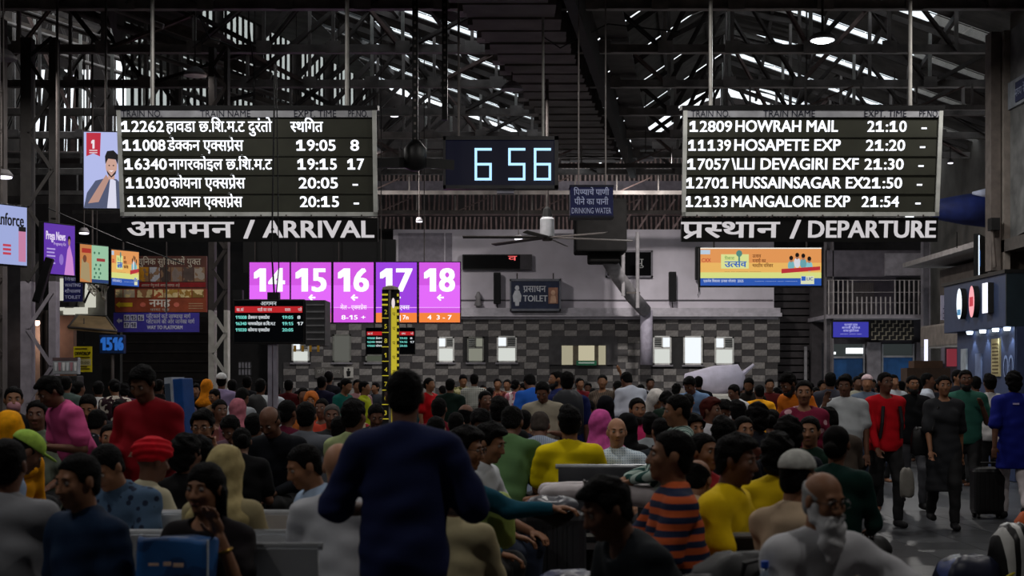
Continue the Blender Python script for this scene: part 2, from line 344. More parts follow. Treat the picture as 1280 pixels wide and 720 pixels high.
# outer-left bay: steep boarded slope falling to the right, under which heavy rafters run
for a, b in ((-4.2, 8), (8, 18), (18, 26), (26, 30.5), (30.5, 42)):
    mb = MB(); n = int((b-a)/.25)
    if a > 30:
        mb.add([(-15, a, 11.6), (-12.1, a, 10.4), (-12.1, b, 9.9), (-15, b, 11.6)], [(0, 1, 2, 3)]).build('roof_sheet', SHEET, cl); continue
    mb.add([p for i in range(n+1) for p in ((-15, a+(b-a)*i/n, 11.6+.04*(i % 2)), (-6.3+(a+(b-a)*i/n-22)*.16, a+(b-a)*i/n, 8.15+.04*(i % 2)))], [(2*i, 2*i+1, 2*i+3, 2*i+2) for i in range(n)]); mb.build('roof_sheet', SHEET, cl)
for y in (24, 27, 30, 33, 36):
    xr = -6.3+(y-22)*.16
    MB().beam((-14.5, y, 11.2), (xr, y, 7.95), .12, .2).build('rafter', mat('#6b625c', .7, noise=.4), cl)
    MB().tube([(-14, y+.7, 10.7), (xr, y+.7, 7.7)], .05, 8).build('pipe', STEEL, cl)
# strip glazing between the low and the high roof on the left (vertical panes and dark bars)
g = tag(thing('window_11', None, None, (-7, 33, 7.2), world=True), kind='structure')
A = Vector((-8.2, 30.6, 0)); B = Vector((-4.1, 43.0, 0)); n = 46
for i in range(n):
    t = i/n; p = A.lerp(B, t); q = A.lerp(B, t+.64/n); r = A.lerp(B, (i+1)/n)
    if i % 7 != 6: MB().add([(p.x, p.y, 7.0), (q.x, q.y, 7.0), (q.x, q.y, 10.6), (p.x, p.y, 10.6)], [(0, 1, 2, 3)]).build('pane', PANE, g)
    mb = MB().beam((q.x+.02, q.y, 6.9), (q.x+.02, q.y, 10.7), .05 if i % 7 != 6 else .2, .05); mb.beam((r.x-.02, r.y, 6.9), (r.x-.02, r.y, 10.7), .05, .05); mb.build('mullion', STEELD, g)
for z in (6.9, 8.2, 9.4, 10.6): MB().beam((A.x, A.y-.05, z), (B.x, B.y-.05, z), .06, .1).build('transom', STEELD, g)
MB().add([(-8.2, 30.6, 10.6), (-4.1, 43, 10.6), (-4.1, 43, 14), (-8.2, 30.6, 14)], [(0, 1, 2, 3)]).build('wall_monitor', DARK, kind='structure')
MB().add([(-6.4, 12, 8.0), (-6.4, 22, 8.0), (-8.2, 30.6, 8.0), (-8.2, 30.6, 14), (-6.4, 22, 14), (-6.4, 12, 14), (-6.4, -4, 8), (-6.4, -4, 14)], [(0, 1, 4, 5), (1, 2, 3, 4), (6, 0, 5, 7)]).build('wall_monitor_near', SHEET, kind='structure')
MB().add([(-8.2, 30.6, 10.7), (-4.1, 43, 10.7), (RL(43), 43, 10.1), (RL(30.6), 30.6, 10.1), (-6.4, 22, 10.7), (RL(22), 22, 10.1), (-6.4, -4, 10.7), (RL(-4), -4, 10.1)], [(0, 1, 2, 3), (0, 3, 5, 4), (4, 5, 7, 6)]).build('roof_sheet', SHEET, cl)
# left-hand small broken glazing in the low bay
g = tag(thing('window_12', None, None, (-12, 34, 6.5), world=True), kind='structure')
for i in range(16):
    xx = -14.3+i*.11; sk_ = random.uniform(-.25, .35); MB().beam((xx, 42.9, 8.4), (xx+sk_, 42.9, 11), .05+.05*(i % 3), .03).build('broken_board', STEELR if i % 2 else STEELD, g)
MB().bb((-13.2, 37.05, 6.2), (-10.2, 37.1, 6.4)).bb((-13.2, 37.05, 7.4), (-10.2, 37.1, 7.5)).build('transom', STEELD, g)
# open slatted gable above the back wall
g = tag(thing('trim_3', None, None, (0, 42, 5.9), world=True), kind='structure'); LV = mat('#a88f88', .8, noise=.4, nscale=5)
mb = MB(); x = -4.1; k = 0
while x < 9:
    for z0, z1 in ((5.95, 6.45), (6.5, 7.1), (7.45, 8.3)):
        if random.random() < .93: mb.beam((x+random.uniform(-.02, .02), 42.2, z0), (x+random.uniform(-.03, .03), 42.2, z1), .05, .05)
    x += .13
mb.build('slat', LV, g, kind='stuff')
for z, h, m in ((5.9, .12, STEEL), (6.47, .1, STEELR), (7.12, .34, mat('#8a7f84', .8)), (8.4, .2, STEELD)): MB().bb((-4.3, 41.9, z), (9.3, 42.1, z+h)).build('rail', m, g)
for i in range(14): x = 2.6+i*.5; MB().beam((x, 41.7, 5.95), (x+.62, 41.7, 6.9), .06, .05).build('brace', LV, g)
# ------------------------------------------------------------ trusses
ords = ['nearest', 'second nearest', 'third', 'fourth', 'fifth', 'sixth', 'farthest']
for k, y in enumerate(bays):
    t = thing('roof_truss', '%s%s grey steel roof truss spanning the hall overhead' % (ords[k], '' if k in (0, 1, 6) else ' from the front'), 'truss', (0, y, 7.5), group='steel roof trusses', world=True)
    Z = 7.5; v = val(y); XE = 9.2 if y < 26.5 else 12
    MB().bb((-14.5, y-.05, Z-.02), (XE, y+.1, Z)).bb((-14.5, y+.02, Z-.02), (XE, y+.04, Z+.14)).build('bottom_chord', STEEL, t)
    MB().tube([(-14.5, y+.22, Z+.13), (XE, y+.22, Z+.11)], .06, 8).build('pipe', STEELR if k % 2 else STEEL, t)
    top = lambda X: rz(X, y)-.05 if X > v-6.2 else 8.15+(-6.2+v-X)*.40
    xs = [-13.5, -12, -10.4, -8.8, -7.3]+[v-6.2+j*1.24 for j in range(6)]+[v+1.1, v+2.2, v+3.4, v+4.8, v+6.2, v+7.4]+([v+8.6, v+9.8] if XE > 10 else [])
    for j, X in enumerate(xs):
        if X > XE-.1: break
        zt = top(X)
        if zt-Z > .2: MB().beam((X, y, Z), (X, y, zt), .06, .07).build('post', STEEL if (j+k) % 3 else PALEST, t)
        if j+1 < len(xs) and xs[j+1] < XE:
            X2 = xs[j+1]; z2 = top(X2)
            a, b = ((X, y, Z), (X2, y, z2)) if j % 2 == 0 else ((X, y, zt), (X2, y, Z))
            MB().angle(a, b, .09).build('diagonal', STEELR if (j*k) % 3 == 1 else STEELD, t)
            MB().beam((X, y, zt), (X2, y, z2), .08, .11).build('top_chord', STEELD, t)
            MB().box(((X), y-.04, Z+.08), (.26, .02, .22)).build('gusset_plate', STEEL, t)
    MB().angle((v-6.2, y-.06, Z+.05), (v-4, y-.06, top(v-4)+.2), .12).build('brace', STEELD, t)
# low cross ties near the back and longitudinal rails
for k, (y, z) in enumerate(((27.2, 6.75), (33.2, 6.55), (36.4, 6.35), (39.3, 6.2))):
    t = thing('tie_beam', ['nearest', 'second', 'third', 'farthest'][k]+' low tie beam with brackets crossing under the roof trusses', 'beam', (0, y, z), group='low tie beams', world=True)
    MB().bb((-12 if k else 4.2, y, z), (9.2, y+.06, z+.1)).build('chord', STEELD if k % 2 else STEEL, t)
    for j in range(20):
        x = (-11 if k else 4.5)+j*1.05
        if x < 9: MB().beam((x, y+.03, z), (x, y+.03, z+.5), .035, .035).build('hanger', STEEL, t)
        if x < 8.4 and j % 2: MB().beam((x, y+.03, z+.05), (x+.9, y+.03, z+.45), .03, .03).build('diagonal', STEELR, t)
# ------------------------------------------------------------ stepped gutter box in the valley
t = thing('valley_gutter', 'dark stepped sheet-metal gutter box running along the roof valley in the centre', 'gutter', (0, 22, 7), world=True)
GM = mat('#6a6360', .75, .15, noise=.3, nscale=2); 
for i in range(22):
    y = 19.4+i*.9; v = val(y)+.12
    MB().bb((v-.78, y, 7.12-.012*(i % 2)+.02*i), (v+.62-.01*i, y+.5, 7.75)).build('step_panel', GM, t)
    MB().bb((v-.74, y+.5, 7.16+.02*i), (v+.6, y+.88, 7.8)).build('step_panel', GM, t)
    if i % 1 == 0: MB().bb((v-1.0, y+.12, 7.3+.01*i), (v-.78, y+.5, 7.62+.01*i)).build('side_bracket', STEEL if i % 2 else GM, t)
MB().beam((val(19)+.95, 19, 7.35), (val(39.5)+.95, 39.5, 7.45), .16, .5).build('side_beam', mat('#302d2c', .8), t)
MB().beam((val(19)+1.3, 19, 7.75), (val(39.5)+1.3, 39.5, 7.75), .5, .06).build('side_beam', STEELD, t)
# bulky rainwater hopper and downpipe at the back wall
t = thing('downpipe', 'thick dented grey downpipe bending down from a dark hopper to the tiled wall', 'pipe', (3.8, 38.5, 2), world=True)
a = at(755, 315, 37); b = at(772, 345, 38); c = at(790, 370, 38.6); d = at(806, 388, 39.3)
MB().tube([a, b, c, d], [.2, .19, .19, .18], 14).build('bent_pipe', GRAYP, t, smooth=True)
MB().tube([at(808, 388, 39.5), at(808, 456, 39.5)], .17, 16).build('upright_pipe', mat('#a7a1b0', .7), t, smooth=True)
p = at(745, 300, 37); MB().bb((p.x-.55, 36.4, p.z-.35), (p.x+.75, 37.6, p.z+1.0)).bb((p.x-.2, 36.6, p.z-.6), (p.x+.6, 37.5, p.z-.3)).build('hopper', mat('#0d0c0c', .9, spec=.1), t, bevel=.05)
for u, e in ((779, 370), (797, 385)): MB().tube([at(u, 290, 38), at(u, e, 38)], .05, 8).build('thin_pipe', GRAYP, t)
MB().beam(at(783, 366, 38), at(800, 366, 38), .05, .05).build('bracket', STEELD, t)
# ------------------------------------------------------------ columns
def lattice(px0, px1, Y, ztop, label, m, zsplit=None, m2=None):
    a = (px0-640)*Y/F; b = (px1-640)*Y/F; cx = (a+b)/2; w_ = b-a
    t = thing('lattice_column', label, 'column', (cx, Y, 0), world=True)
    zs = [0, zsplit, ztop] if zsplit else [0, ztop]
    for q in range(len(zs)-1):
        mm = (m2 or m) if q == 0 and zsplit else m
        for x in (a, b-.08*w_/.4): MB().bb((x, Y-.1, zs[q]), (x+w_*.3 if x == a else b, Y+.12, zs[q+1])).build('channel', mm, t)
        z = zs[q]; k = 0
        while z < zs[q+1]-.3:
            e = min(z+w_*1.05, zs[q+1]); A_, B_ = (a+w_*.2, Y-.11, z), (b-w_*.1, Y-.11, e)
            if k % 2: A_, B_ = (b-w_*.1, Y-.11, z), (a+w_*.2, Y-.11, e)
            MB().beam(A_, B_, .02, .06).build('lacing_bar', mm, t); z = e; k += 1
    MB().bb((a-.1, Y-.25, 0), (b+.1, Y+.25, .05)).build('base_plate', STEELD, t)
    return t
lattice(28, 72, 24.3, 7.4, 'wide grey lattice column at the far left, with a tilted speaker in front', mat('#393635', .7), 3.3, mat('#8d8790', .7))  # dimness higher up is put into the darker upper colour
lattice(262, 286, 25.0, 7.4, 'lattice column with white lower part, under the left end of the platform screens', STEELD, 2.85, mat('#c2bfb8', .7))
lattice(-16, 6, 23, 7.4, 'dim lattice column cut by the left edge of the picture', STEELD)
def post(px, w_, Y, z0, z1, label, m, name='steel_post'):
    x = (px-640)*Y/F; t = thing(name, label, 'post', (x, Y, 0), world=True)
    MB().bb((x-w_/2, Y-.1, z0), (x-w_/2+.03, Y+.1, z1)).bb((x+w_/2-.03, Y-.1, z0), (x+w_/2, Y+.1, z1)).bb((x-w_/2, Y-.015, z0), (x+w_/2, Y+.015, z1)).build('shaft', m, t)
    MB().bb((x-w_/2-.08, Y-.18, z0), (x+w_/2+.08, Y+.18, z0+.04)).build('base_plate', STEELD, t)
post(1036, .22, 38.3, 0, 6.2, 'grey steel post between the dark shutter and the balcony', mat('#6d686b', .7))
post(1157, .2, 37.6, 0, 6.2, 'grey steel post at the right end of the balcony', mat('#77737a', .7))
post(56, .12, 28, 0, 3, 'thin brownish post behind the far-left lattice column', mat('#3c3330', .7))
# ------------------------------------------------------------ departure and arrival boards
def board(cx, label, group, hdr, rows, word, wordx, numx, namex, timex, pfx, s=90.0, Y=20.1, py0=270.0, xw=3.58):
    x = (cx-640)/s*Y*s/F
    t = thing('train_board', label, 'display board', at(cx, py0, Y), (R(8), 0, 0), group)
    S = F/Y; H = (py0-137)/S; W = xw; RT = (rz(x, Y)-3.9-H)/.99; u = lambda px: (px-cx)/S; v = lambda py: (py0-py)/S
    FRM = mat('#b9bbb6', .6, .0, noise=.2); OL = mat('#33342b', .6, noise=.2, nscale=3)
    MB().bb((-W/2+.03, .0, .02), (W/2-.03, .22, H)).build('casing', mat('#242424', .6), t)
    f = MB(); b = .055
    f.bb((-W/2, -.06, 0), (W/2, .0, b)).bb((-W/2, -.06, 0), (-W/2+b, 0, H-.02)).bb((W/2-b, -.06, 0), (W/2, 0, H-.02)); f.build('frame', FRM, t)
    MB().bb((-W/2+b, -.055, H-.13), (W/2-b, 0, H-.03)).build('header_strip', mat('#9c9da2', .6), t)
    MB().bb((-W/2-.02, -.068, H-.03), (W/2+.02, .24, H+.03)).build('top_cap', BLACK, t)
    NV = mat('#0c1024', .6)
    for s_, px, wd in hdr: text(t, s_, u(px), H-.125, .13, NV, y=-.06, W=wd/S, name='header_lettering')
    z1 = H-.14; rh = (z1-b)/5
    for i, (num, nm, tm_, pf) in enumerate(rows):
        z = z1-rh*(i+1); rp = MB().bb((-W/2+b, -.03, z+.012), (W/2-b, 0, z+rh-.006)).build('row_panel', OL, t)
        MB().bb((-W/2+b, -.045, z-.006), (W/2-b, 0, z+.012)).build('row_rail', mat('#33342c', .5), t)
        zb = z+.07; hh = .222; dx = numx[1]*i/S
        text(t, num, u(numx[0])+dx, zb, hh*.96, LEDW, y=-.034, W=52/S, bold=.018, name='led_digits')
        text(t, nm[0], u(nm[1]), zb, nm[3] if len(nm) > 3 else hh, LEDW, y=-.034, W=nm[2]/S, bold=.014 if nm[0][0] > 'z' else .022, name='led_letters')
        text(t, tm_[0], u(tm_[1]), zb, hh*.96, LEDW, y=-.034, W=tm_[2]/S, bold=.018, name='led_digits')
        if pf: text(t, pf[0], u(pf[1]), zb, hh*.96, LEDW, y=-.034, W=pf[2]/S, bold=.018, name='led_digits')
    # name panel below
    MB().bb((-W/2-.0, -.03, -.36), (W/2, .06, -.02)).build('name_panel', mat('#080808', .5), t)
    WT = mat('#ded9dc', emit=.8, sample=False)  # glow stands in for lamp light falling on the white letters
    for s_, px, wd, sz, zz in word: text(t, s_, u(px), -.36+zz, sz, WT, y=-.034, W=wd/S, bold=.03 if sz < .4 else .02, name='name_lettering')
    for px in wordx: MB().tube([(u(px), .1, H+.02), (u(px), .1+RT*.139, H+RT)], .028, 8).build('hanging_rod', PALEST, t)
    for q in range(10): MB().bb((-W/2+.2+q*.35, -.065, -.01), (-W/2+.22+q*.35, -.05, .02)).build('screw', STEELD, t)
    return t
board(312, 'left hanging train board headed in white letters ARRIVAL, five lit rows partly in Hindi', 'train indicator boards',
      [('TRAIN NO.', 158, 50), ('TRAIN NAME', 255, 62), ('EXPT. TIME', 371, 52), ('PF.NO.', 438, 24)],
      [('12262', ('हावडा छ.शि.म.ट दुरंतो', 212, 131), ('स्थगित', 366, 40), None), ('11008', ('डेक्कन एक्सप्रेस', 213, 94), ('19:05', 373, 48), ('8', 440, 10)),
       ('16340', ('नागरकोइल छ.शि.म.ट', 214, 128), ('19:15', 374, 48), ('17', 436, 20)), ('11030', ('कोयना एक्सप्रेस', 214, 94), ('20:05', 375, 48), ('-', 442, 6)), ('11302', ('उद्यान एक्सप्रेस', 216, 88), ('20:15', 376, 48), ('-', 443, 6))],
      [('आगमन', 160, 132, .34, .06), ('/', 305, 13, .36, .05), ('ARRIVAL', 329, 138, .335, .06)], (193, 435), (157, 1.0), 0, 0, 0)
board(1012, 'right hanging train board headed in white letters DEPARTURE, five lit rows in English', 'train indicator boards',
      [('TRAIN NO.', 861, 48), ('TRAIN NAME', 950, 64), ('EXPT. TIME', 1075, 52), ('PF.NO.', 1143, 24)],
      [('12809', ('HOWRAH MAIL', 917, 126), ('21:10', 1080, 48), ('-', 1147, 6)), ('11139', ('HOSAPETE EXP', 916, 131), ('21:20', 1079, 48), ('-', 1146, 6)),
       ('17057', ('\\LLI DEVAGIRI EXF', 913, 157), ('21:30', 1078, 48), ('-', 1145, 6)), ('12701', ('HUSSAINSAGAR EX', 915, 162), ('21:50', 1077, 48), ('-', 1144, 6)), ('12133', ('MANGALORE EXP', 914, 147), ('21:54', 1076, 46), ('-', 1143, 6))],
      [('प्रस्थान', 852, 122, .34, .06), ('/', 988, 12, .36, .05), ('DEPARTURE', 1011, 158, .335, .06)], (887, 1135), (860, -1.0), 0, 0, 0)
# ------------------------------------------------------------ clock
Y = 22; S = F/Y; t = thing('digital_clock', 'wide hanging clock with pale blue segment digits reading 6 56', 'clock', at(626, 236, Y))
u = lambda px: (px-626)/S; v = lambda py: (236-py)/S
MB().bb((-.88, 0, 0), (.88, .2, .8)).build('casing', mat('#101014', .5), t, bevel=.01)
MB().bb((-.88, -.04, .74), (.88, .0, .8)).bb((-.88, -.04, 0), (.88, 0, .05)).bb((-.88, -.04, 0), (-.84, 0, .8)).bb((.82, -.04, 0), (.88, 0, .8)).build('frame', mat('#3b3b3d', .5), t)
MB().bb((-.84, -.012, .05), (.82, -.0, .74)).build('screen', mat('#030722', emit=.45, sample=False), t)
SEG = {'6': 'afgedc', '5': 'afgcd'}; CY = mat('#a6d6ff', emit=1.5, sample=False)
for ch, x0 in (('6', 593), ('5', 635), ('6', 667)):
    a = u(x0); b = u(x0+22); z0 = v(226); z1 = v(185); zm = (z0+z1)/2; tt = .045
    P = {'a': ((a, z1-tt), (b, z1)), 'g': ((a, zm-tt/2), (b, zm+tt/2)), 'd': ((a, z0), (b, z0+tt)), 'f': ((a, zm), (a+tt, z1)), 'e': ((a, z0), (a+tt, zm)), 'b': ((b-tt, zm), (b, z1)), 'c': ((b-tt, z0), (b, zm))}
    for sg in SEG[ch]:
        (xa, za), (xb, zb) = P[sg]; nx = max(1, round((xb-xa)/tt)); nz = max(1, round((zb-za)/tt)); mb = MB()
        MB().bb((xa+.004, -.022, za+.004), (xb-.004, -.014, zb-.004)).build('segment', CY, t)
MB().tube([(u(679), .1, .8), (u(679), .1, 5.0)], .02, 8).build('hanging_rod', PALEST, t); MB().tube([(u(573), .1, .8), (u(573), .1, 4.3)], .018, 8).build('hanging_rod', STEEL, t)
MB().bb((-.06, .02, -.06), (.2, .18, 0)).build('sensor', mat('#9a9aa8', .5), t)
# ------------------------------------------------------------ drinking water box sign
Y = 21.2; S = F/Y; t = thing('water_sign', 'navy hanging box sign with white words DRINKING WATER', 'sign', at(741, 271, Y), (0, 0, R(0)))
NAVY = mat('#141c4e', .6, noise=.15); SW = mat('#b9c2e6', .6, noise=.2)
MB().bb((-.33, 0, 0), (.30, .36, .46)).build('box', NAVY, t, bevel=.008); MB().bb((-.34, -.01, .44), (.31, .37, .47)).bb((-.34, -.01, -.01), (.31, .37, .02)).build('trim', mat('#0c0f26', .5), t)
text(t, 'पिण्याचे पाणी', -.28, .32, .13, SW, y=-.004, W=.52, bold=.01); text(t, 'पीने का पानी', -.27, .18, .13, SW, y=-.004, W=.5, bold=.01); text(t, 'DRINKING WATER', -.31, .05, .12, SW, y=-.004, W=.58)
sd = Matrix.Translation((.304, .18, 0)) @ Matrix.Rotation(R(90), 4, 'Z'); text(t, 'पाणी', -.14, .30, .12, SW, side=sd, W=.28); text(t, 'पानी', -.14, .17, .12, SW, side=sd, W=.28)
MB().tube([(-.2, .18, .46), (-.2, .18, 4.0)], .012, 6).build('hanging_rod', STEEL, t); MB().tube([(.2, .18, .46), (.2, .18, 4.0)], .012, 6).build('hanging_rod', STEEL, t)
# ------------------------------------------------------------ five platform screens
Y = 30; S = F/Y; MG = [mat('#e35cf5', emit=.85), mat('#c94df0', emit=.85), mat('#a442ea', emit=.9), mat('#f2f2f8', emit=1.25, sample=False)]; OR = mat('#ff8a3c', emit=.9); PK = mat('#f77fd0', emit=.8)
plats = [('14', 312, 362, 0, None, ''), ('15', 364, 414, 0, PK, 'रोड'), ('16', 417, 467, 0, MG[0], 'मेल - एक्सप्रेस'), ('17', 470, 521, 2, OR, 'लाेकल एक्स'), ('18', 524, 575, 0, OR, '')]
for k, (n, a, b, c, o, sub) in enumerate(plats):
    t = thing('platform_screen', '%s, big white number %s' % (['leftmost of the five magenta platform screens, partly behind the monitor', 'second from the left of the five magenta platform screens', 'middle one of the five magenta platform screens', 'violet platform screen with an orange foot, behind the yellow pillar', 'rightmost platform screen, magenta with an orange foot'][k], n), 'screen', at((a+b)/2, 403, Y), group='row of platform number screens')
    w2 = (b-a)/S/2; H = 75/S
    MB().bb((-w2-.02, .005, -.02), (w2+.02, .14, H+.02)).build('casing', BLACK, t)
    MB().bb((-w2, -.01, 0), (w2, 0, H)).build('display', MG[c], t)
    z2 = (403-391)/S
    if c == 0: MB().bb((-w2, -.0115, H*.25), (w2, -.01, H*.62)).build('tint_band', mat('#e96bff', emit=.95), t)
    MB().bb((-w2, -.013, .24*H), (w2, -.011, .245*H+.012)).build('rule', mat('#f0a0ff', emit=1, sample=False), t)
    if o: MB().bb((-w2, -.013, 0), (w2, -.011, z2 if n != '15' else .16*H)).build('foot_band', o, t)
    text(t, n, 0, (403-364.5)/S, .68, MG[3], y=-.016, W=(36 if n != '17' else 38)/S, bold=.035, align='c', name='number')
    ar = MB(); zc = (403-372)/S+.0; xa = -.06 if n != '14' else -.0
    if True: ar.poly([(xa, zc), (xa+.07, zc+.07), (xa+.1, zc+.05), (xa+.065, zc+.018), (xa+.15, zc+.018), (xa+.15, zc-.018), (xa+.065, zc-.018), (xa+.1, zc-.05), (xa+.07, zc-.07)], -.016).build('arrow', MG[3], t)
    if sub: text(t, sub, 0, .27, .13, MG[3], y=-.016, W=min(.55, .09*len(sub)), align='c')
    ft = {'16': '8-15 +', '17': '|| Exp | 7n', '18': '4  3 - 7', '15': '12-8'}.get(n)
    if ft: text(t, ft, 0, .06, .13, MG[3], y=-.016, W=.5, align='c', bold=.02)
    MB().beam((-w2+.1, .07, H), (-w2+.1, .07, rz(t.location.x, 30)-t.location.z), .02, .02).build('hanger', STEELD, t)
MB().bb((at(305, 0, 30.3).x, 30.2, 3.9), (at(495, 0, 30.3).x, 30.4, 4.6)).build('dark_fascia', BLACK, thing('fascia_board', 'dark boarding above the magenta platform screens', 'board', (-4, 30.2, 4), world=True))
# ------------------------------------------------------------ small arrival monitors
def monitor(px0, px1, py0, py1, Y, label, post=True, side=.35):
    S = F/Y; cx = (px0+px1)/2; t = thing('arrival_monitor', label, 'monitor', at(cx, py1, Y)); w2 = (px1-px0)/S/2; H = (py1-py0)/S
    MB().bb((-w2, 0, 0), (w2, .12, H)).build('casing', BLACK, t, bevel=.01); MB().bb((-w2+.02, -.006, .03), (w2-.02, 0, H-.02)).build('screen', mat('#050a10', .15, noise=0, spec=.6), t)
    MB().bb((-w2+.03, -.01, H*.70), (w2-.03, -.006, H*.84)).build('red_band', mat('#d3232a', emit=.7), t)
    TX = mat('#dfe6ea', emit=.9, sample=False); CYT = mat('#7fe9dc', emit=.8, sample=False); q = w2*2
    text(t, 'आगमन', 0, H*.86, H*.13, TX, y=-.012, W=q*.22, align='c'); text(t, 'क्र.सं', -w2+.05, H*.73, H*.1, TX, y=-.014, W=q*.1); text(t, 'गाडी का नाम', 0-.05, H*.73, H*.1, TX, y=-.014, W=q*.2, align='c'); text(t, 'समय', w2*.45, H*.73, H*.1, TX, y=-.014, W=q*.08); text(t, 'प्ले', w2*.82, H*.73, H*.1, TX, y=-.014, W=q*.05)
    for i, (n_, m_, c_, p_) in enumerate((('11008', 'डेक्कन एक्सप्रेस', '19:05', '8'), ('16340', 'नागरकोइल छ.शि.म.ट', '19:15', '17'), ('11030', 'कोयना एक्सप्रेस', '20:05', ''))):
        z = H*(.56-.14*i); text(t, n_, -w2+.04, z, H*.1, CYT, y=-.012, W=q*.15, bold=.03); text(t, m_, -w2+.04+q*.17, z, H*.1, TX, y=-.012, W=q*(.30 if i != 1 else .38), bold=.02); text(t, c_, w2*.38, z, H*.1, CYT, y=-.012, W=q*.15, bold=.03)
        if p_: text(t, p_, w2*.8, z, H*.1, TX, y=-.012, W=q*.04*len(p_), bold=.03)
    if post:
        MB().bb((w2+.01, .0, -.02), (w2+.02+.24, .55, H*.98)).build('side_cabinet', mat('#39393b', .5), t)
        for i in range(6): MB().bb((w2+.02, -.012, .05+i*H/6.5), (w2+.25, 0, .07+i*H/6.5)).build('vent_slat', mat('#6a6a6c', .5), t)
        z0 = -(t.location.z); MB().bb((-.02, .04, z0), (.035, .14, 0)).bb((.05, .04, z0), (.1, .14, 0)).build('post', mat('#8b8793', .5, .3), t); MB().bb((-.25, -.1, z0), (.3, .35, z0+.03)).build('base_plate', STEELD, t)
        MB().bb((-.02, 0, H), (.13, .12, H+.09)).build('junction_box', BLACK, t); MB().bb((-w2, .0, H), (-w2+.12, .12, H+.12)).build('junction_box', BLACK, t)
        MB().tube([(.06, .05, H+.09), (.03, .05, H+.6), (.07, .05, 3.6)], .012, 6).tube([(.09, .05, H+.09), (.12, .05, H+.4), (.09, .05, 3.6)], .008, 6).build('cable', BLACK, t)
        for i in range(4): MB().bb((w2-.14+.1*i, -.03, -.1), (w2-.11+.1*i, 0, -.02)).build('connector', mat('#b98a22', .5), t)
    else: MB().tube([(-w2+.2, .06, H), (-w2+.2, .06, H+.3)], .02, 6).tube([(w2-.2, .06, H), (w2-.2, .06, H+.3)], .02, 6).build('hanger', STEELD, t)
monitor(291, 381, 374, 430, 18.5, 'arrivals monitor on a grey post in front of platform screen 14')
monitor(457, 519, 409, 443, 33, 'far arrivals monitor hung behind the yellow LED pillar', post=False)
# ------------------------------------------------------------ yellow measuring pillar
Y = 17; S = F/Y; t = thing('led_pillar', 'tall narrow pillar with glowing yellow LED strip and black sides', 'pillar', at(488, 478+1.6*S, Y), (0, 0, 0)); H = 1.6+(478-362)/S
YL = mat('#f0dc3c', emit=.55, sample=False)
MB().bb((-.10, 0, 0), (.10, .12, H)).build('core', BLACK, t); MB().bb((-.10, -.01, 0), (-.015, 0, H-.1)).build('side_strip', BLACK, t); MB().bb((.01, -.014, 0), (.075, 0, H-.2)).build('yellow_strip', YL, t)
MB().bb((-.018, -.03, 0), (.008, 0, H)).build('centre_rail', mat('#77746c', .5), t); MB().lathe((-.005, .05, H), [(.10, 0), (.09, .03), (.03, .05)], 12).build('cap', mat('#8a8070', .5), t)
MB().disc(.035, H-.16, .02, .06, -.02).build('emblem', mat('#f6e6e8', emit=.9), t)
for i in range(34):
    z = H-.08-i*.075; MB().bb((.078, -.012, z), (.10, 0, z+.03)).build('tick', YL, t)
for i in range(14):
    z = H-.34-i*.17; MB().bb((-.098, -.016, z), (-.02, -.008, z+.008)).build('tick', YL, t); text(t, str((i*3+2) % 10), -.07, z+.05, .075, YL, y=-.014); text(t, 'प', .025, z+.03, .06, BLACK, y=-.018)
    if i < 3: MB().bb((-.10, -.02, H-.07-.06*i), (-.03, -.01, H-.05-.06*i)).build('tick', YL, t)
# ------------------------------------------------------------ toilet sign
t = thing('toilet_sign', 'dark navy box sign reading TOILET with a white figure, hung on the upper wall', 'sign', at(669, 389, YB-.3)); S = 45.3
MB().bb((-.7, -.15, 0), (.7, .2, .88)).build('box', mat('#232b45', .5), t, bevel=.01); MB().bb((-.7, -.18, .82), (.7, -.15, .88)).bb((-.7, -.18, 0), (.7, -.15, .06)).bb((-.7, -.18, 0), (-.66, -.15, .88)).bb((.66, -.18, 0), (.7, -.15, .88)).build('frame', mat('#6d6f78', .5), t)
TW = mat('#c9cbd2', .6, noise=.2); text(t, 'प्रसाधन', -.33, .52, .26, TW, y=-.155, W=.62, bold=.01); text(t, 'TOILET', -.33, .26, .24, TW, y=-.155, W=.66, bold=.02)
MB().disc(-.5, .63, .06, .07, -.158).poly([(-.6, .25), (-.4, .25), (-.38, .42), (-.44, .56), (-.56, .56), (-.62, .42)], -.158).poly([(-.55, .14), (-.45, .14), (-.44, .26), (-.56, .26)], -.158).build('figure', TW, t)
MB().bb((.36, -.165, .2), (.62, -.155, .64)).build('poster', mat('#a0725e', .7), t); MB().disc(.49, .5, .06, .07, -.17).poly([(.4, .22), (.58, .22), (.55, .42), (.43, .42)], -.17).build('figure', mat('#cfa78c', .7), t)
for x in (-.5, .5): MB().tube([(x, 0, .88), (x, 0, 1.05)], .02, 6).build('bracket', STEELD, t)
t = thing('sign_plate', 'small grey plate with a standing figure on the tiles, low beside the dim window', 'sign', at(419, 466, YB-.1)); MB().bb((-.56, 0, -.14), (.2, .04, .16)).build('plate', mat('#55524f', .6), t); MB().bb((.24, 0, -.14), (.5, .04, .16)).build('plate', mat('#a8a5a0', .6), t); MB().disc(.37, .09, .03, .035, -.01).poly([(.33, -.1), (.41, -.1), (.43, .05), (.31, .05)], -.01).build('figure', BLACK, t); text(t, 'प्रतीक्षालय', -.5, -.02, .16, mat('#8f8c88', .6), y=-.01, W=.64)
t = thing('column_speaker', 'tilted black column speaker in front of the far-left lattice column', 'speaker', at(45, 378, 21), (0, R(17), 0)); MB().bb((-.05, -.05, 0), (.06, .06, .68)).build('case', BLACK, t, bevel=.01); MB().bb((-.04, -.06, .03), (.05, -.05, .65)).build('grille', mat('#161618', .8), t)
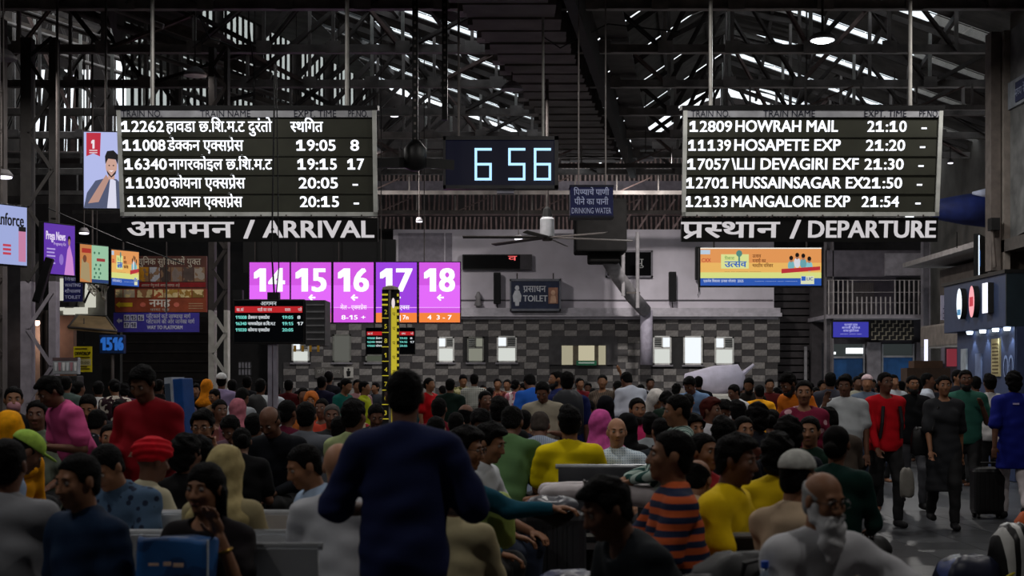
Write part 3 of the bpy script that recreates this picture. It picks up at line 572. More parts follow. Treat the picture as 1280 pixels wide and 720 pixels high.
# black slim speakers on the wall
for px0, px1, a, b, lb in ((617, 626, 341, 380, 'slim black column speaker left of the toilet sign'), (836, 845, 340, 377, 'slim black column speaker right of the bent downpipe'), (869, 877, 309, 350, 'slim black column speaker beside the bright orange advert')):
    p = at((px0+px1)/2, b, YB-.2); t = thing('column_speaker', lb, 'speaker', p, group=None); w2 = (px1-px0)/90
    MB().bb((-w2, -.1, 0), (w2, .1, (b-a)/45)).build('case', BLACK, t, bevel=.02); MB().bb((-w2+.02, -.11, .04), (w2-.02, -.1, (b-a)/45-.04)).build('grille', mat('#161618', .8), t)
    MB().tube([(0, .05, 0), (.03, .1, -.3), (0, .15, -.42)], .015, 6).build('cable', BLACK, t)
def boxthing(name, label, cat, px0, px1, py0, py1, Y, m, d=.1, inner=None, frame=None, pn='panel', group=None):
    S = F/Y; t = thing(name, label, cat, at((px0+px1)/2, py1, Y), group=group); w2 = (px1-px0)/S/2; H = (py1-py0)/S
    MB().bb((-w2, 0, 0), (w2, d, H)).build(pn if inner is None else 'casing', m, t)
    if inner is not None: MB().bb((-w2+.03, -.008, .03), (w2-.03, 0, H-.03)).build(pn, inner, t)
    if frame is not None: MB().bb((-w2, -.03, H-.05), (w2, 0, H)).bb((-w2, -.03, 0), (w2, 0, .05)).bb((-w2, -.03, 0), (-w2+.05, 0, H)).bb((w2-.05, -.03, 0), (w2, 0, H)).build('frame', frame, t)
    return t, w2, H, S
t, w2, H, S = boxthing('display', 'long dark display with a small red glow, on the upper wall', 'display', 578, 665, 318, 337, YB-.15, BLACK, .12, mat('#070708', .6, noise=0, spec=.1)); text(t, 'व', .3, .25, .2, mat('#ff6a6a', emit=1), y=-.02, W=.25); MB().bb((w2-.33, -.01, 0), (w2, 0, H)).build('end_plate', mat('#4b474b', .7), t)
t, w2, H, S = boxthing('wall_opening', 'dark square window with grey frame behind the bent downpipe', 'window', 757, 816, 313, 347, YB-.05, mat('#08080a', .3), .06, mat('#060608', .7, noise=0, spec=.05), mat('#77737b', .6), 'pane'); text(t, 'घु', .18, .34, .28, mat('#9a9a9a', .6), y=-.02, W=.22)
# statue-like lamp bracket
t = thing('wall_lamp', 'small grey wall lamp on a bracket beside platform screen 18', 'lamp', at(598, 384, YB)); MB().lathe((0, -.15, 0), [(.04, 0), (.12, .05), (.06, .2), (.1, .28), (.03, .42)], 12).build('body', GRAYP, t, smooth=True); MB().beam((0, -.15, .05), (0, 0, .05), .03, .03).build('bracket', STEELD, t)
# ------------------------------------------------------------ advert screens
def logo_text(t, s, x, z, sz, col, y=-.02, W=None, e=.9, **k): return text(t, s, x, z, sz, mat(col, emit=e, sample=False), y=y, W=W, **k)
def dome(t, w2, H, full=True, y=-.012):
    """the orange and yellow festival advert"""
    E = lambda c, e=.85: mat(c, emit=e)
    MB().bb((-w2, y, H*.62), (w2, y+.002, H)).build('upper_field', E('#f5a35c', .8), t); MB().bb((-w2, y, H*.36), (w2, y+.002, H*.62)).build('middle_field', E('#f7bf66'), t)
    MB().bb((-w2, y, H*.2), (w2, y+.002, H*.36)).build('lower_field', E('#e3e88a'), t); MB().bb((-w2, y, 0), (w2, y+.002, H*.2)).build('blue_band', E('#2f62c8', .7), t)
    MB().bb((-w2*.66, y-.003, H*.46), (-w2*.2, y, H*.85)).build('caption_box', E('#e6ec9a'), t); logo_text(t, 'उत्सव', -w2*.6, H*.5, H*.24, '#2a62c0', y-.006, W=w2*.36, bold=.03)
    logo_text(t, 'विकास', -w2*.6, H*.70, H*.12, '#3a8a3a', y-.006, W=w2*.16)
    MB().disc(-w2*.36, H*.87, w2*.05, H*.09, y-.006).disc(-w2*.36, H*.72, w2*.015, H*.12, y-.006).build('tree_emblem', E('#5c9a90', .7), t)
    for i, s_ in enumerate(('उत्सव', 'मनाये का', 'भारतीय परिवार')): logo_text(t, s_, -w2*.14, H*(.76-.13*i), H*.13, '#8a4a1a', y-.006, W=w2*(.14, .22, .34)[i], e=.6, bold=.02)
    MB().poly([(w2*.34, H*.33), (w2*.98, H*.42), (w2*.98, H*.52), (w2*.34, H*.45)], y-.008).build('red_ribbon', E('#c8303a', .8), t)
    for i, (xx, zz, cc) in enumerate(((.5, .62, '#7fc0c8'), (.6, .7, '#e8e8f0'), (.7, .68, '#70b0b8'), (.8, .6, '#8fd0d8'))):
        g = MB().disc(xx*w2, H*(zz-.08), w2*.055, H*.14, y-.005).build('clothed_figure', E(cc, .8), t); MB().disc(xx*w2, H*(zz+.09), w2*.03, H*.08, y-.007).build('face', E('#c98a68', .7), t); MB().disc(xx*w2, H*(zz+.13), w2*.032, H*.06, y-.009).build('hair', E('#20140e', .5), t)
    logo_text(t, 'CXX', -w2*.98, H*.64, H*.14, '#c33a2c', y-.006, W=w2*.15, bold=.02)
    MB().bb((-w2, y-.004, H*.85), (-w2*.84, y, H*.97)).build('corner_logo', E('#c8dcf0', .8), t)
    MB().bb((w2*.66, y-.006, H*.04), (w2*.88, y, H*.26)).build('logo_box', E('#e0e4c0', .9), t); MB().bb((w2*.67, y-.008, H*.13), (w2*.74, y-.004, H*.25)).build('logo_square', E('#2a62c8'), t); logo_text(t, 'LIC', w2*.76, H*.14, H*.12, '#2a4a90', y-.009, W=w2*.1, bold=.03)
    logo_text(t, 'एकमेव विकास उत्सव योजना  2025', -w2*.95, H*.09, H*.1, '#e8eef8', y-.006, W=w2*.66); logo_text(t, 'xxxxxx xxxxxxx xxxx xxxxxxxx'.replace('x', '-'), -w2*.1, H*.1, H*.07, '#c8d8f8', y-.006, W=w2*.7)
    logo_text(t, '---- --- --------- ---------', -w2*.6, H*.36, H*.08, '#8a7a3a', y-.006, W=w2*.6, e=.6)
Y = 31; t = thing('advert_screen', 'wide glowing orange advert screen below the departures board', 'screen', at(951, 357, Y)); S = F/Y; w2 = 75.5/S; H = 46/S
MB().bb((-w2-.03, 0, -.03), (w2+.03, .15, H+.02)).build('casing', BLACK, t); dome(t, w2, H)
MB().bb((-w2, -.03, H), (w2, 0, H+.02)).build('top_light_strip', mat('#f0f0e8', emit=1), t)
for x in (-w2+.3, w2-.3): MB().tube([(x, .07, H), (x, .07, rz(t.location.x, 31)-t.location.z)], .02, 6).build('hanging_rod', STEELD, t)
def tv(label, px0, px1, pyt, pyb, Y0, yaw, draw, portrait=False, name='advert_screen'):
    """px0..px1 image columns of the near and far vertical edges, pyt..pyb rows at the near edge"""
    a = at(px0, pyb, Y0); S = F/Y0; H = (pyb-pyt)/S; c, s_ = math.cos(yaw), math.sin(yaw)
    k = (px1-640)/F; L = (k*a.y-a.x)/(c-k*s_)
    w2 = abs(L)/2; cx = a.x+c*L/2; cy = a.y+s_*L/2
    t = thing(name, label, 'screen', (cx, cy, a.z), (0, 0, yaw), 'hanging advert screens')
    MB().bb((-w2-.02, 0, -.02), (w2+.02, .1, H+.02)).build('casing', BLACK, t, bevel=.006); draw(t, w2, H)
    MB().tube([(0, .05, H), (0, .05, 7.95-a.z)], .02, 6).build('hanging_pole', STEELD, t); MB().bb((-.1, .04, H*.3), (.1, .16, H*.7)).build('mount', STEELD, t)
    return t
E_ = lambda c, e=.85: mat(c, emit=e)
def ad1(t, w2, H):
    MB().bb((-w2, -.01, 0), (w2, 0, H)).build('display', E_('#a8b4e8', .85), t); logo_text(t, 'Manforce', -w2*.75+.1, H*.66, H*.3, '#1c1c24', -.014, W=w2*1.35, e=.2, bold=.02)
    for i in range(3): MB().bb((-w2*.1+.05, -.013, H*(.3-.07*i)), (w2*.35, -.011, H*(.34-.07*i))).build('red_caption', E_('#d0445a', .8), t)
    MB().bb((w2*.66, -.013, H*.06), (w2*.95, -.011, H*.58)).build('bottle', E_('#d48ab0', .8), t); MB().bb((w2*.66, -.014, H*.58), (w2*.95, -.011, H*.66)).build('bottle_cap', E_('#16161c', .2), t)
    MB().poly([(-w2, 0), (-w2*.5, 0), (-w2*.72, H*.5), (-w2, H*.55)], -.014).build('figure', E_('#2a3458', .5), t)
def ad2(t, w2, H):
    MB().bb((-w2, -.01, 0), (w2, 0, H)).build('display', E_('#6a3ab8', .8), t); logo_text(t, 'Prega News', -w2*.9, H*.68, H*.24, '#e8d8f8', -.014, W=w2*1.25, bold=.02); logo_text(t, 'Pregnancy Kit', -w2*.4, H*.58, H*.09, '#e0c8f4', -.014, W=w2*.8)
    for i in range(5): MB().bb((-w2*.85, -.013, H*(.48-.07*i)), (-w2*(.3+.05*(i % 2)), -.011, H*(.51-.07*i))).build('text_line', E_('#c0a8ee', .8), t)
    MB().disc(w2*.1, H*.3, w2*.14, H*.11, -.013).build('badge', E_('#9c7ad8', .8), t); MB().poly([(w2*.3, 0), (w2*.95, 0), (w2*.85, H*.35), (w2*.65, H*.62), (w2*.5, H*.5)], -.013).build('clothed_figure', E_('#d890dc', .85), t)
    MB().disc(w2*.62, H*.66, w2*.07, H*.07, -.015).build('face', E_('#c08a80', .7), t); MB().disc(w2*.62, H*.72, w2*.1, H*.07, -.014).build('hair', E_('#1c1018', .3), t)
def ad3(t, w2, H):
    MB().bb((-w2, -.01, 0), (-w2*.2, 0, H)).build('left_field', E_('#d88a4c', .75), t); MB().bb((-w2*.2, -.01, 0), (w2, 0, H)).build('right_field', E_('#a8d8b4', .75), t); MB().bb((-w2*.2, -.012, 0), (w2, -.01, H*.09)).build('foot_band', E_('#2c4a88', .6), t)
    MB().poly([(-w2, H*.1), (-w2*.3, 0), (-w2*.4, H*.5), (-w2*.9, H*.62)], -.013).build('clothed_figure', E_('#c8b080', .6), t); MB().disc(-w2*.7, H*.62, w2*.13, H*.1, -.015).build('face', E_('#8a5030', .6), t); MB().bb((-w2*.9, -.013, H*.78), (-w2*.25, -.011, H*.9)).build('caption', E_('#c03020', .7), t)
    MB().bb((w2*.15, -.013, H*.58), (w2*.75, -.011, H*.66)).build('caption', E_('#b03a3a', .7), t)
    for i in range(5):
        for j in range(2): MB().disc(w2*(0+.32*j+.1*(i % 2)), H*(.15+.11*i)if i < 4 else H*.8, w2*.06, H*.035, -.013).build('small_picture', E_('#4f8a6c', .6), t)
def ad5(t, w2, H):
    MB().bb((-w2, -.01, 0), (w2, 0, H)).build('display', E_('#b4bcec', .95), t); MB().poly([(-w2*.88, H*.68), (-w2*.56, H*.72), (-w2*.24, H*.68), (-w2*.2, H*.99), (-w2*.88, H*.99)], -.014).build('red_pennant', E_('#c8203c', .85), t); logo_text(t, '1', -w2*.62, H*.78, H*.16, '#f4e8f0', -.018, W=w2*.1, bold=.05)
    for i in range(2): MB().bb((-w2*.74, -.018, H*(.75-.03*i)), (-w2*.36, -.015, H*(.765-.03*i))).build('text_line', E_('#f0d0d8', .8), t)
    MB().poly([(-w2, 0), (w2*.98, 0), (w2*.95, H*.26), (w2*.55, H*.38), (w2*.1, H*.40), (-w2*.45, H*.36), (-w2*.85, H*.2)], -.013).build('denim_jacket', E_('#5c6484', .7), t)
    MB().poly([(w2*.1, 0), (w2*.55, 0), (w2*.5, H*.36), (w2*.25, H*.40)], -.016).build('white_shirt', E_('#dcdcf0', .95), t); MB().poly([(-w2*.8, H*.06), (-w2*.3, H*.08), (w2*.2, H*.38), (w2*.05, H*.44), (-w2*.45, H*.22)], -.017).build('arm', E_('#c89c8e', .8), t)
    MB().disc(w2*.3, H*.55, w2*.27, H*.12, -.018, n=20).poly([(w2*.15, H*.38), (w2*.45, H*.38), (w2*.45, H*.5), (w2*.15, H*.5)], -.0175).build('face', E_('#d8ac9c', .85), t); MB().poly([(w2*.02, H*.58), (0, H*.68), (w2*.1, H*.75), (w2*.4, H*.76), (w2*.62, H*.7), (w2*.6, H*.57), (w2*.5, H*.64), (w2*.15, H*.65)], -.02).build('hair', E_('#14141c', .3), t)
    MB().poly([(w2*.08, H*.5), (w2*.3, H*.42), (w2*.54, H*.5), (w2*.5, H*.45), (w2*.3, H*.40), (w2*.12, H*.45)], -.02).build('beard', E_('#3a2a2c', .4), t); MB().poly([(w2*.18, H*.495), (w2*.42, H*.495), (w2*.3, H*.475)], -.022).build('smile', E_('#fff0f0', .9), t)
    for q in (.2, .4): MB().disc(q*w2, H*.56, w2*.04, H*.008, -.021).build('eye', E_('#20181c', .3), t)
tv('pale blue advert screen cut by the left edge of the picture', -30, 33, 252, 327, 18.4, R(57), ad1)
tv('purple advert screen on the left, second from the picture edge', 55, 93, 278.5, 341.5, 22, R(57), ad2)
tv('orange and green advert screen, third in the left-hand row', 100, 135, 305, 352, 26, R(57), ad3)
tv('small orange, yellow and blue advert screen at the far end of the left-hand row', 139, 173, 312, 356, 27.5, R(57), lambda t, w2, H: dome(t, w2, H))
tv('bright portrait advert screen with a smiling man in denim beside the arrivals board', 105, 158, 165, 260, 22.3, R(4), ad5)
# ------------------------------------------------------------ shop banners on the left
Y = 29; S = F/Y
t = thing('food_banner', 'brown food stall banner with a Hindi heading and photo strip', 'banner', at(201, 390, Y)); u = lambda px: (px-201)/S; v = lambda py: (390-py)/S
BR = mat('#94452a', .7, noise=.2); CR = mat('#c9bfae', .7, noise=.2)
MB().bb((u(172), 0, v(361)), (u(258), .1, v(320))).build('upper_board', mat('#5c3830', .7), t); MB().bb((u(144), -.02, v(390)), (u(258), .1, v(361))).build('lower_board', BR, t)
text(t, 'धुनिक सुविधाओं युक्त', u(173), v(331), .19, CR, y=-.006, W=78/S, bold=.012)
for i, (a, b, c) in enumerate(((173, 187, '#c98a1c'), (187, 201, '#b8b8c0'), (201, 214, '#4a3c38'), (214, 229, '#8a7a72'), (229, 243, '#5c4c46'), (243, 257, '#a89c90'))): MB().bb((u(a), -.012, v(352)), (u(b)-.02, -.0, v(334))).build('photo', mat(c, .6, noise=.3, kind='print', col2='#8a6a50', scale=6), t)
MB().bb((u(172), -.012, v(359)), (u(257), -.0, v(353))).build('red_strip', mat('#8a1c20', .7), t); text(t, 'आमच्या मेनू मध्ये आपले स्वागत आहे', u(177), v(358.4), .08, CR, y=-.015, W=48/S)
for i, (a, b, c) in enumerate(((145, 155, '#a89a78'), (155, 170, '#b8a890'), (172, 192, '#9c6a48'), (193, 206, '#b0522c'), (206, 224, '#b08a3c'), (224, 241, '#a87c34'), (241, 256, '#8a6a30'))): MB().bb((u(a), -.032, v(372)), (u(b)-.02, -.02, v(362))).build('food_photo', mat(c, .6, noise=.3, kind='print', col2='#e0c890', scale=8), t)
text(t, 'नमह', u(187), v(383.5), .22, mat('#e8dcd0', .6), y=-.026, W=26/S, bold=.03); text(t, 'फास्ट फूड', u(188), v(388.5), .07, CR, y=-.026, W=24/S)
MB().poly([(u(145), v(381)), (u(150), v(385)), (u(150), v(383.5)), (u(166), v(383.5)), (u(166), v(378.5)), (u(150), v(378.5)), (u(150), v(377))], -.03).build('arrow', mat('#d8b424', .6), t)
for a in (179, 221): MB().disc(u(a), v(381), .06, .05, -.03, n=8).build('flower_mark', mat('#d8705c', .6), t)
for i in range(3): MB().bb((u(236), -.024, v(380+3*i)), (u(254), -.02, v(379+3*i))).build('text_line', mat('#b09070', .7), t)
t = thing('platform_sign', 'purple direction sign reading WAY TO PLATFORM with white number squares', 'sign', at(195, 415, Y-.1)); u = lambda px: (px-195)/S; v = lambda py: (415-py)/S
MB().bb((u(142), 0, 0), (u(248), .08, v(391))).build('board', mat('#4038a0', .6, emit=0, noise=.15), t); PW = mat('#c8c8dc', .6)
for i, (n, a, b) in enumerate((('14', 155, 393.5), ('15', 163.5, 393.5), ('16', 172.5, 393.5), ('17', 155, 402.5), ('18', 163.5, 402.5))):
    q = MB().bb((u(a), -.01, v(b+7.5)), (u(a+7.5), 0, v(b))).build('number_square', PW, t); text(t, n, u(a+1), v(b+6.5), .12, mat('#1c1c50', .6), y=-.014, W=5.5/S, bold=.02)
MB().poly([(u(146), v(401)), (u(149.5), v(404.5)), (u(149.5), v(402.5)), (u(153), v(402.5)), (u(153), v(399.5)), (u(149.5), v(399.5)), (u(149.5), v(397.5))], -.012).build('arrow', PW, t)
text(t, 'प्लॅटफार्म कडे जाण्याचा मार्ग', u(183), v(398), .12, PW, y=-.01, W=55/S, bold=.01); text(t, 'प्लेटफार्म की ओर जानेका मार्ग', u(183), v(404.5), .12, PW, y=-.01, W=60/S, bold=.01); text(t, 'WAY TO PLATFORM', u(184), v(411.5), .105, PW, y=-.01, W=44/S, bold=.03)
for x in (-1.2, .2): MB().tube([(x, .04, v(391)), (x, .04, 5.2-t.location.z)], .015, 6).build('hanger', STEELD, t)
# lit service bay with wires, navy sign, awning, posters
t = thing('service_bay', 'pale lit utility board with loops of white wires behind the purple advert screen', 'utility board', at(97, 395, 28.2), world=True)
a = at(64, 394, 28.2); b = at(131, 344, 28.2); MB().bb((a.x, 28.2, a.z), (b.x, 28.35, b.z)).build('back_board', mat('#8f8d86', .7), t)
PW2 = mat('#e0dfd0', emit=.75)
for u0, u1, v0, v1 in ((66, 79, 348, 388), (92, 108, 384, 392), (79, 92, 385, 393), (106, 118, 350, 384)): p = at(u0, v1, 28.1); q = at(u1, v0, 28.1); MB().bb((p.x, 28.1, p.z), (q.x, 28.2, q.z)).build('light_panel', PW2, t)
p = at(72, 384, 28.05); q = at(98, 376, 28.05); MB().bb((p.x, 28.0, p.z), (q.x, 28.1, q.z)).build('cabinet', mat('#4c4a48', .6), t)
for i in range(15):
    x0 = 106+i*1.6; d = random.uniform(8, 30); e = random.uniform(-5, 8)
    MB().tube([at(x0, 346, 27.9), at(x0+e*.4, 346+d*.6, 27.85), at(x0+e, 346+d, 27.8), at(x0+e+3, 350+d, 27.85), at(x0+8, 346+d*.5, 27.9)], .026, 5).build('wire', mat('#e0ddd0', .6) if i % 4 else DARK, t)
t2 = thing('direction_sign', 'small navy sign with white lettering and the word TOILET below the purple screen', 'sign', at(91, 377, 27.6)); MB().bb((-.18, 0, 0), (.18, .04, .5)).build('board', mat('#1c1e60', .5), t2); SWE = mat('#c8ccf4', .5)
for i, s_ in enumerate(('विश्राम', 'WAITING', 'शौचालय', 'TOILET')): text(t2, s_, -.15, .4-.115*i, .09, SWE, y=-.005, W=.3, bold=.02)
t = thing('stall_awning', 'tan sloping awning over the dark stall opening on the left', 'awning', at(115, 412, 27), world=True); a = at(85, 409, 27); b = at(146, 414, 27); c = at(133, 396, 27.9); d = at(97, 394, 27.9)
MB().add([a, b, c, d, a-Vector((0, 0, .05)), b-Vector((0, 0, .05))], [(0, 1, 2, 3), (0, 4, 5, 1)]).build('canopy', mat('#7d6748', .8), t); MB().tube([a, d], .02).tube([b, c], .02).tube([a, b], .02).build('frame', STEELD, t)
MB().tube([at(105, 398, 27.3), at(105, 430, 27.3)], .01, 5).build('cord', STEELD, t)
t = thing('stall_wall', 'brown painted stall wall behind the far-left lattice column', 'stall', (-9, 29, 0), world=True); a = at(50, 470, 29); b = at(92, 392, 29)
MB().bb((a.x, 29, 0), (b.x, 29.2, b.z)).build('panel', mat('#6e5244', .8), t); MB().bb((at(44, 0, 28.9).x, 28.8, 0), (at(52, 0, 28.9).x, 29.1, 2.9)).build('corner_post', mat('#a08474', .7), t)
MB().bb((b.x, 31, 0), (at(150, 0, 31).x, 31.2, 3)).build('dark_panel', DARK, t); MB().bb((at(150, 0, 33).x, 33, 0), (at(262, 0, 33).x, 33.2, 3.1)).build('shutter', mat('#2a2624', .8), t); MB().bb((at(0, 0, 29).x-1, 29, 0), (a.x, 29.2, 4.2)).build('panel', mat('#3c3a3d', .8), t)
for i in range(12): MB().bb((at(150, 0, 33).x, 32.96, .3+i*.22), (at(262, 0, 33).x, 33, .34+i*.22)).build('shutter_slat', mat('#332e2c', .8), t)
area(at(48, 405, 28.4), .25, 6, (1, .8, .7), (R(40), 0, 0), 'stall_lamp_light')
g = thing('stall_lamp', 'small warm lamp glowing above the brown stall wall', 'lamp', at(46, 404, 28.5)); MB().lathe((0, 0, 0), [(.03, -.05), (.07, 0), (.05, .06)], 12).build('bulb', mat('#ffd8c8', emit=3), g); MB().lathe((0, 0, .05), [(.1, 0), (.05, .08)], 12).build('shade', DARK, g)
t = thing('yellow_poster', 'yellow notice poster with a black heading on the dark stall', 'poster', at(103.5, 465, 26.5)); MB().bb((-.17, 0, 0), (.17, .01, .47)).build('sheet', mat('#e0cc1c', .6, noise=.1), t); text(t, 'DEWDROP', -.14, .31, .09, BLACK, y=-.004, W=.28, bold=.03); MB().bb((-.1, -.003, .12), (.15, 0, .24)).build('panel', mat('#c9bf8a', .6), t)
for i, z in enumerate((.05, .09, .26, .42)): MB().bb((-.14, -.005, z), (.13-.05*(i % 2), -.002, z+.018)).build('text_line', mat('#4a3c10', .6), t)
text(t, '10:00', -.08, .15, .07, BLACK, y=-.006, W=.2)
t = thing('juice_sign', 'pale box sign with drink glasses printed on it, beside the yellow poster', 'sign', at(81.5, 468, 24)); MB().bb((-.21, 0, 0), (.21, .16, .28)).build('box', mat('#8f9296', .6), t, bevel=.01); MB().bb((-.21, -.005, .23), (.21, 0, .28)).build('heading_band', mat('#5c4a4c', .6), t)
for i in range(6): MB().poly([(-.17+i*.065, .06), (-.14+i*.065, .06), (-.13+i*.065, .2), (-.18+i*.065, .2)], -.006).build('glass_picture', mat(['#c8ccd0', '#a87880', '#d8d8d8'][i % 3], .6), t)

t = thing('stall_fridge', 'dark drinks cooler standing under the pale box sign', 'cooler', (at(81, 0, 24).x, 24, 0)); z = at(0, 468, 24).z; MB().bb((-.2, 0, 0), (.2, .4, z-.02)).build('body', DARK, t, bevel=.02); MB().bb((-.17, -.02, .2), (.17, 0, z-.1)).build('door', mat('#2c3034', .3), t)
t = thing('platform_number_sign', 'blue glowing number box reading 15 on the left', 'sign', at(139.5, 442, 27)); MB().bb((-.23, 0, 0), (.23, .15, .35)).build('box', mat('#0c2a58', .5), t, bevel=.01); NB = mat('#2c74d8', emit=.55); text(t, '15', -.19, .06, .34, NB, y=-.006, W=.19, bold=.05); text(t, '16', .04, .06, .34, NB, y=-.006, W=.17, bold=.05); MB().tube([(0, .07, 0), (0, .07, -t.location.z)], .03, 8).build('pole', STEELD, t)
t = thing('blue_sign', 'dim blue sign at the left picture edge', 'sign', at(-2, 440, 24)); MB().bb((-.1, 0, 0), (.1, .08, .42)).build('box', mat('#143a6a', emit=.25), t)
# ceiling small lamps
for px, py, Y, r, e, lb in ((105, 289, 26, .09, 3, 'small white ceiling lamp beside the purple advert screen'), (4, 218, 19, .12, 3, 'white ceiling lamp at the left picture edge'), (493, 143, 33, .1, 2, 'faint distant ceiling lamp right of the arrivals board top'), (648, 297, 34, .1, 2.5, 'small lamp under the roof above the toilet sign'), (524, 275, 34, .08, 2, 'small lamp under the low roof left of the clock bottom'), (1188, 202, 36, .07, 2, 'tiny lamp among beams right of the departures board')):
    t = thing('ceiling_lamp', lb, 'lamp', at(px, py, Y)); MB().lathe((0, 0, -.03), [(r, 0), (r*1.05, .03), (r*.6, .09)], 16).build('housing', GRAYP, t); MB().lathe((0, 0, -.05), [(r*.9, 0), (r*.95, .018)], 16).build('diffuser', mat('#f4f0ff', emit=e), t); MB().tube([(0, 0, .05), (0, 0, max(.2, 7.5-t.location.z))], .012, 6).build('rod', STEELD, t)
# bright hanging high-bay lamp
p = at(1028, 47, 22.2); t = thing('high_bay_lamp', 'bright white high-bay lamp glowing above the departures board', 'lamp', p)
MB().lathe((0, 0, -.04), [(.19, 0), (.2, .04), (.12, .1), (.06, .12)], 24).build('housing', GRAYP, t, smooth=True); MB().lathe((0, 0, -.08), [(.02, 0), (.12, .008), (.18, .035)], 24).build('lens', mat('#f2fbff', emit=9), t, smooth=True); MB().tube([(0, 0, .08), (0, 0, .9)], .02, 6).build('rod', STEELD, t)
area(p-Vector((0, 0, .12)), .35, 130, (.93, 1, 1), name='lamp_light')
for i, (x, y, z, e) in enumerate(ADDED_LAMPS):
    t = thing('high_bay_lamp', 'added grey high-bay lamp at roof height, put in to light the hall', 'lamp', (x, y, z), group='added high-bay lamps')
    MB().lathe((0, 0, .02), [(.2, 0), (.2, .04), (.12, .12), (.05, .16)], 16).build('housing', GRAYP, t); MB().tube([(0, 0, .15), (0, 0, 1.6)], .012, 6).build('rod', STEELD, t)
    area((x, y, z), .35, e, (1, .96, .92))
# ------------------------------------------------------------ fans and drop rods
p = at(684, 285, 27); t = thing('ceiling_fan', 'large ceiling fan with white drum motor and long thin blades', 'fan', p, (0, 0, R(8)))
MB().lathe((0, 0, -.18), [(.11, 0), (.135, .02), (.135, .34), (.1, .38)], 24).build('motor_drum', mat('#b4b4b8', .5), t, smooth=False); MB().lathe((0, 0, -.24), [(.09, 0), (.11, .06)], 16).build('hub', STEELD, t); MB().tube([(0, 0, .18), (0, 0, 3.2)], .03, 8).build('rod', STEELD, t); MB().lathe((0, 0, .2), [(.1, 0), (.07, .16), (.03, .2)], 12).build('cap', DARK, t)
for k, (a, L) in enumerate(((4, 1.65), (66, 1.4), (125, 1.5), (186, 1.6), (245, 1.4), (305, 1.5))):
    M = Matrix.Rotation(R(a), 3, 'Z'); P = [M @ Vector(v_) for v_ in ((.1, -.045, -.20), (L, -.06, -.23), (L+.03, .03, -.2), (.1, .05, -.17))]; P2 = [p_+Vector((0, 0, .015)) for p_ in P]
    MB().add(P+P2, [(0, 1, 2, 3), (7, 6, 5, 4), (0, 4, 5, 1), (1, 5, 6, 2), (2, 6, 7, 3), (3, 7, 4, 0)]).build('blade', mat('#4c4644', .6), t)
for px, y0, z1, hw, lb in ((519, 205, 20.5, 1, 'black drop pole with a dark fan motor left of the clock'), (556, 150, 21, 0, 'bare black perforated drop pole above the clock')):
    p = at(px, y0, z1); t = thing('drop_pole', lb, 'pole', p); S = F/z1
    MB().bb((-.04, -.04, 0), (.04, .04, 6.5)).build('pole', BLACK, t)
    for i in range(22): MB().box((0, -.045, .35+i*.11), (.03, .01, .035)).build('slot', mat('#5c5654', .6), t)
    if hw: MB().lathe((0, 0, 0), [(.05, -.1), (.16, -.05), (.16, .22), (.06, .34)], 16).build('motor', BLACK, t, smooth=True); [MB().beam((.1*s_, 0, .02), (s_*.55, .1*s_, .0), .02, .14).build('blade', BLACK, t) for s_ in (-1, 1)]
# loose cables
for i, (pts, lb) in enumerate((([(310, 0, 24), (312, 40, 24.4), (318, 90, 24.8), (316, 135, 25)], 'thin black cable dangling in front of the strip glazing'), ([(250, 22, 25), (262, 48, 25), (276, 52, 25), (300, 62, 25)], 'slack cable looping in front of the strip glazing'), ([(60, 260, 24), (150, 300, 24.5), (230, 330, 25)], 'slack dark cable above the left advert screens'), ([(640, 20, 23), (700, 60, 23.5), (760, 30, 24), (850, 40, 24)], 'black cable sagging across the right roof bay'), ([(1196, 290, 30), (1196, 310, 30)], 'short dangling wire below the right slatted gable'))):
    P = [at(*q) for q in pts]; tag(MB().tube(P, .012, 5).build('cable', BLACK), lb, 'cable')
# ------------------------------------------------------------ balcony and doors at the back right
Y = 38; S = F/Y; X = lambda px, Y=38: (px-640)*Y/F; Z = lambda py, Y=38: CH+(HZ-py)*Y/F
t = thing('balcony', 'mezzanine balcony with pale vertical railing bars at the back right', 'balcony', (X(1095), Y, Z(395)), world=True); RB = mat('#9a9494', .6, .2, noise=.3)
MB().bb((X(1034), 38, Z(398)), (X(1158), 41, Z(393))).build('floor_slab', mat('#8d878d', .7), t); MB().bb((X(1034), 41, Z(395)), (X(1158), 41.2, Z(312))).build('rear_wall', mat('#55505a', .8), t)
for z in (350, 365, 378): MB().bb((X(1034), 37.97, Z(z+.6)), (X(1156), 38.0, Z(z))).build('rail', RB, t)
for i in range(21): x = X(1036+i*5.9); MB().tube([(x, 37.98, Z(393)), (x, 37.98, Z(350 if i < 6 or i > 13 else 371))], .022, 6).build('railing_bar', RB, t)
for i in range(24): x = X(1062+i*2); MB().bb((x, 38.4, Z(392)), (x+.02, 38.42, Z(352))).build('slat', STEELD, t) if i < 18 else None
MB().bb((X(1034), 38.2, Z(345)), (X(1158), 38.4, Z(312))).build('upper_board', mat('#5d5860', .8), t); MB().bb((X(1108), 38.1, Z(344)), (X(1156), 38.2, Z(316))).build('pale_panel', mat('#8a858c', .8), t)
t = thing('door_block', 'two doorways with blue lower panels and lit transoms under the balcony', 'doorway', (X(1095, 39), 39, 0), world=True); x = lambda p: X(p, 39); z = lambda p: Z(p, 39)
MB().bb((x(1034), 39, z(430)), (x(1158), 39.1, z(400))).build('header_wall', mat('#37343a', .8), t); MB().bb((x(1082), 38.8, 0), (x(1099), 39.1, z(428))).build('pillar', mat('#6d696e', .7), t); MB().bb((x(1143), 38.8, 0), (x(1160), 39.1, z(428))).build('pillar', mat('#4a464b', .7), t)
MB().bb((x(1034), 39.6, 0), (x(1160), 39.7, z(428))).build('backing', mat('#2a2a30', .8), t)
BLP = mat('#1d4a7c', .5)
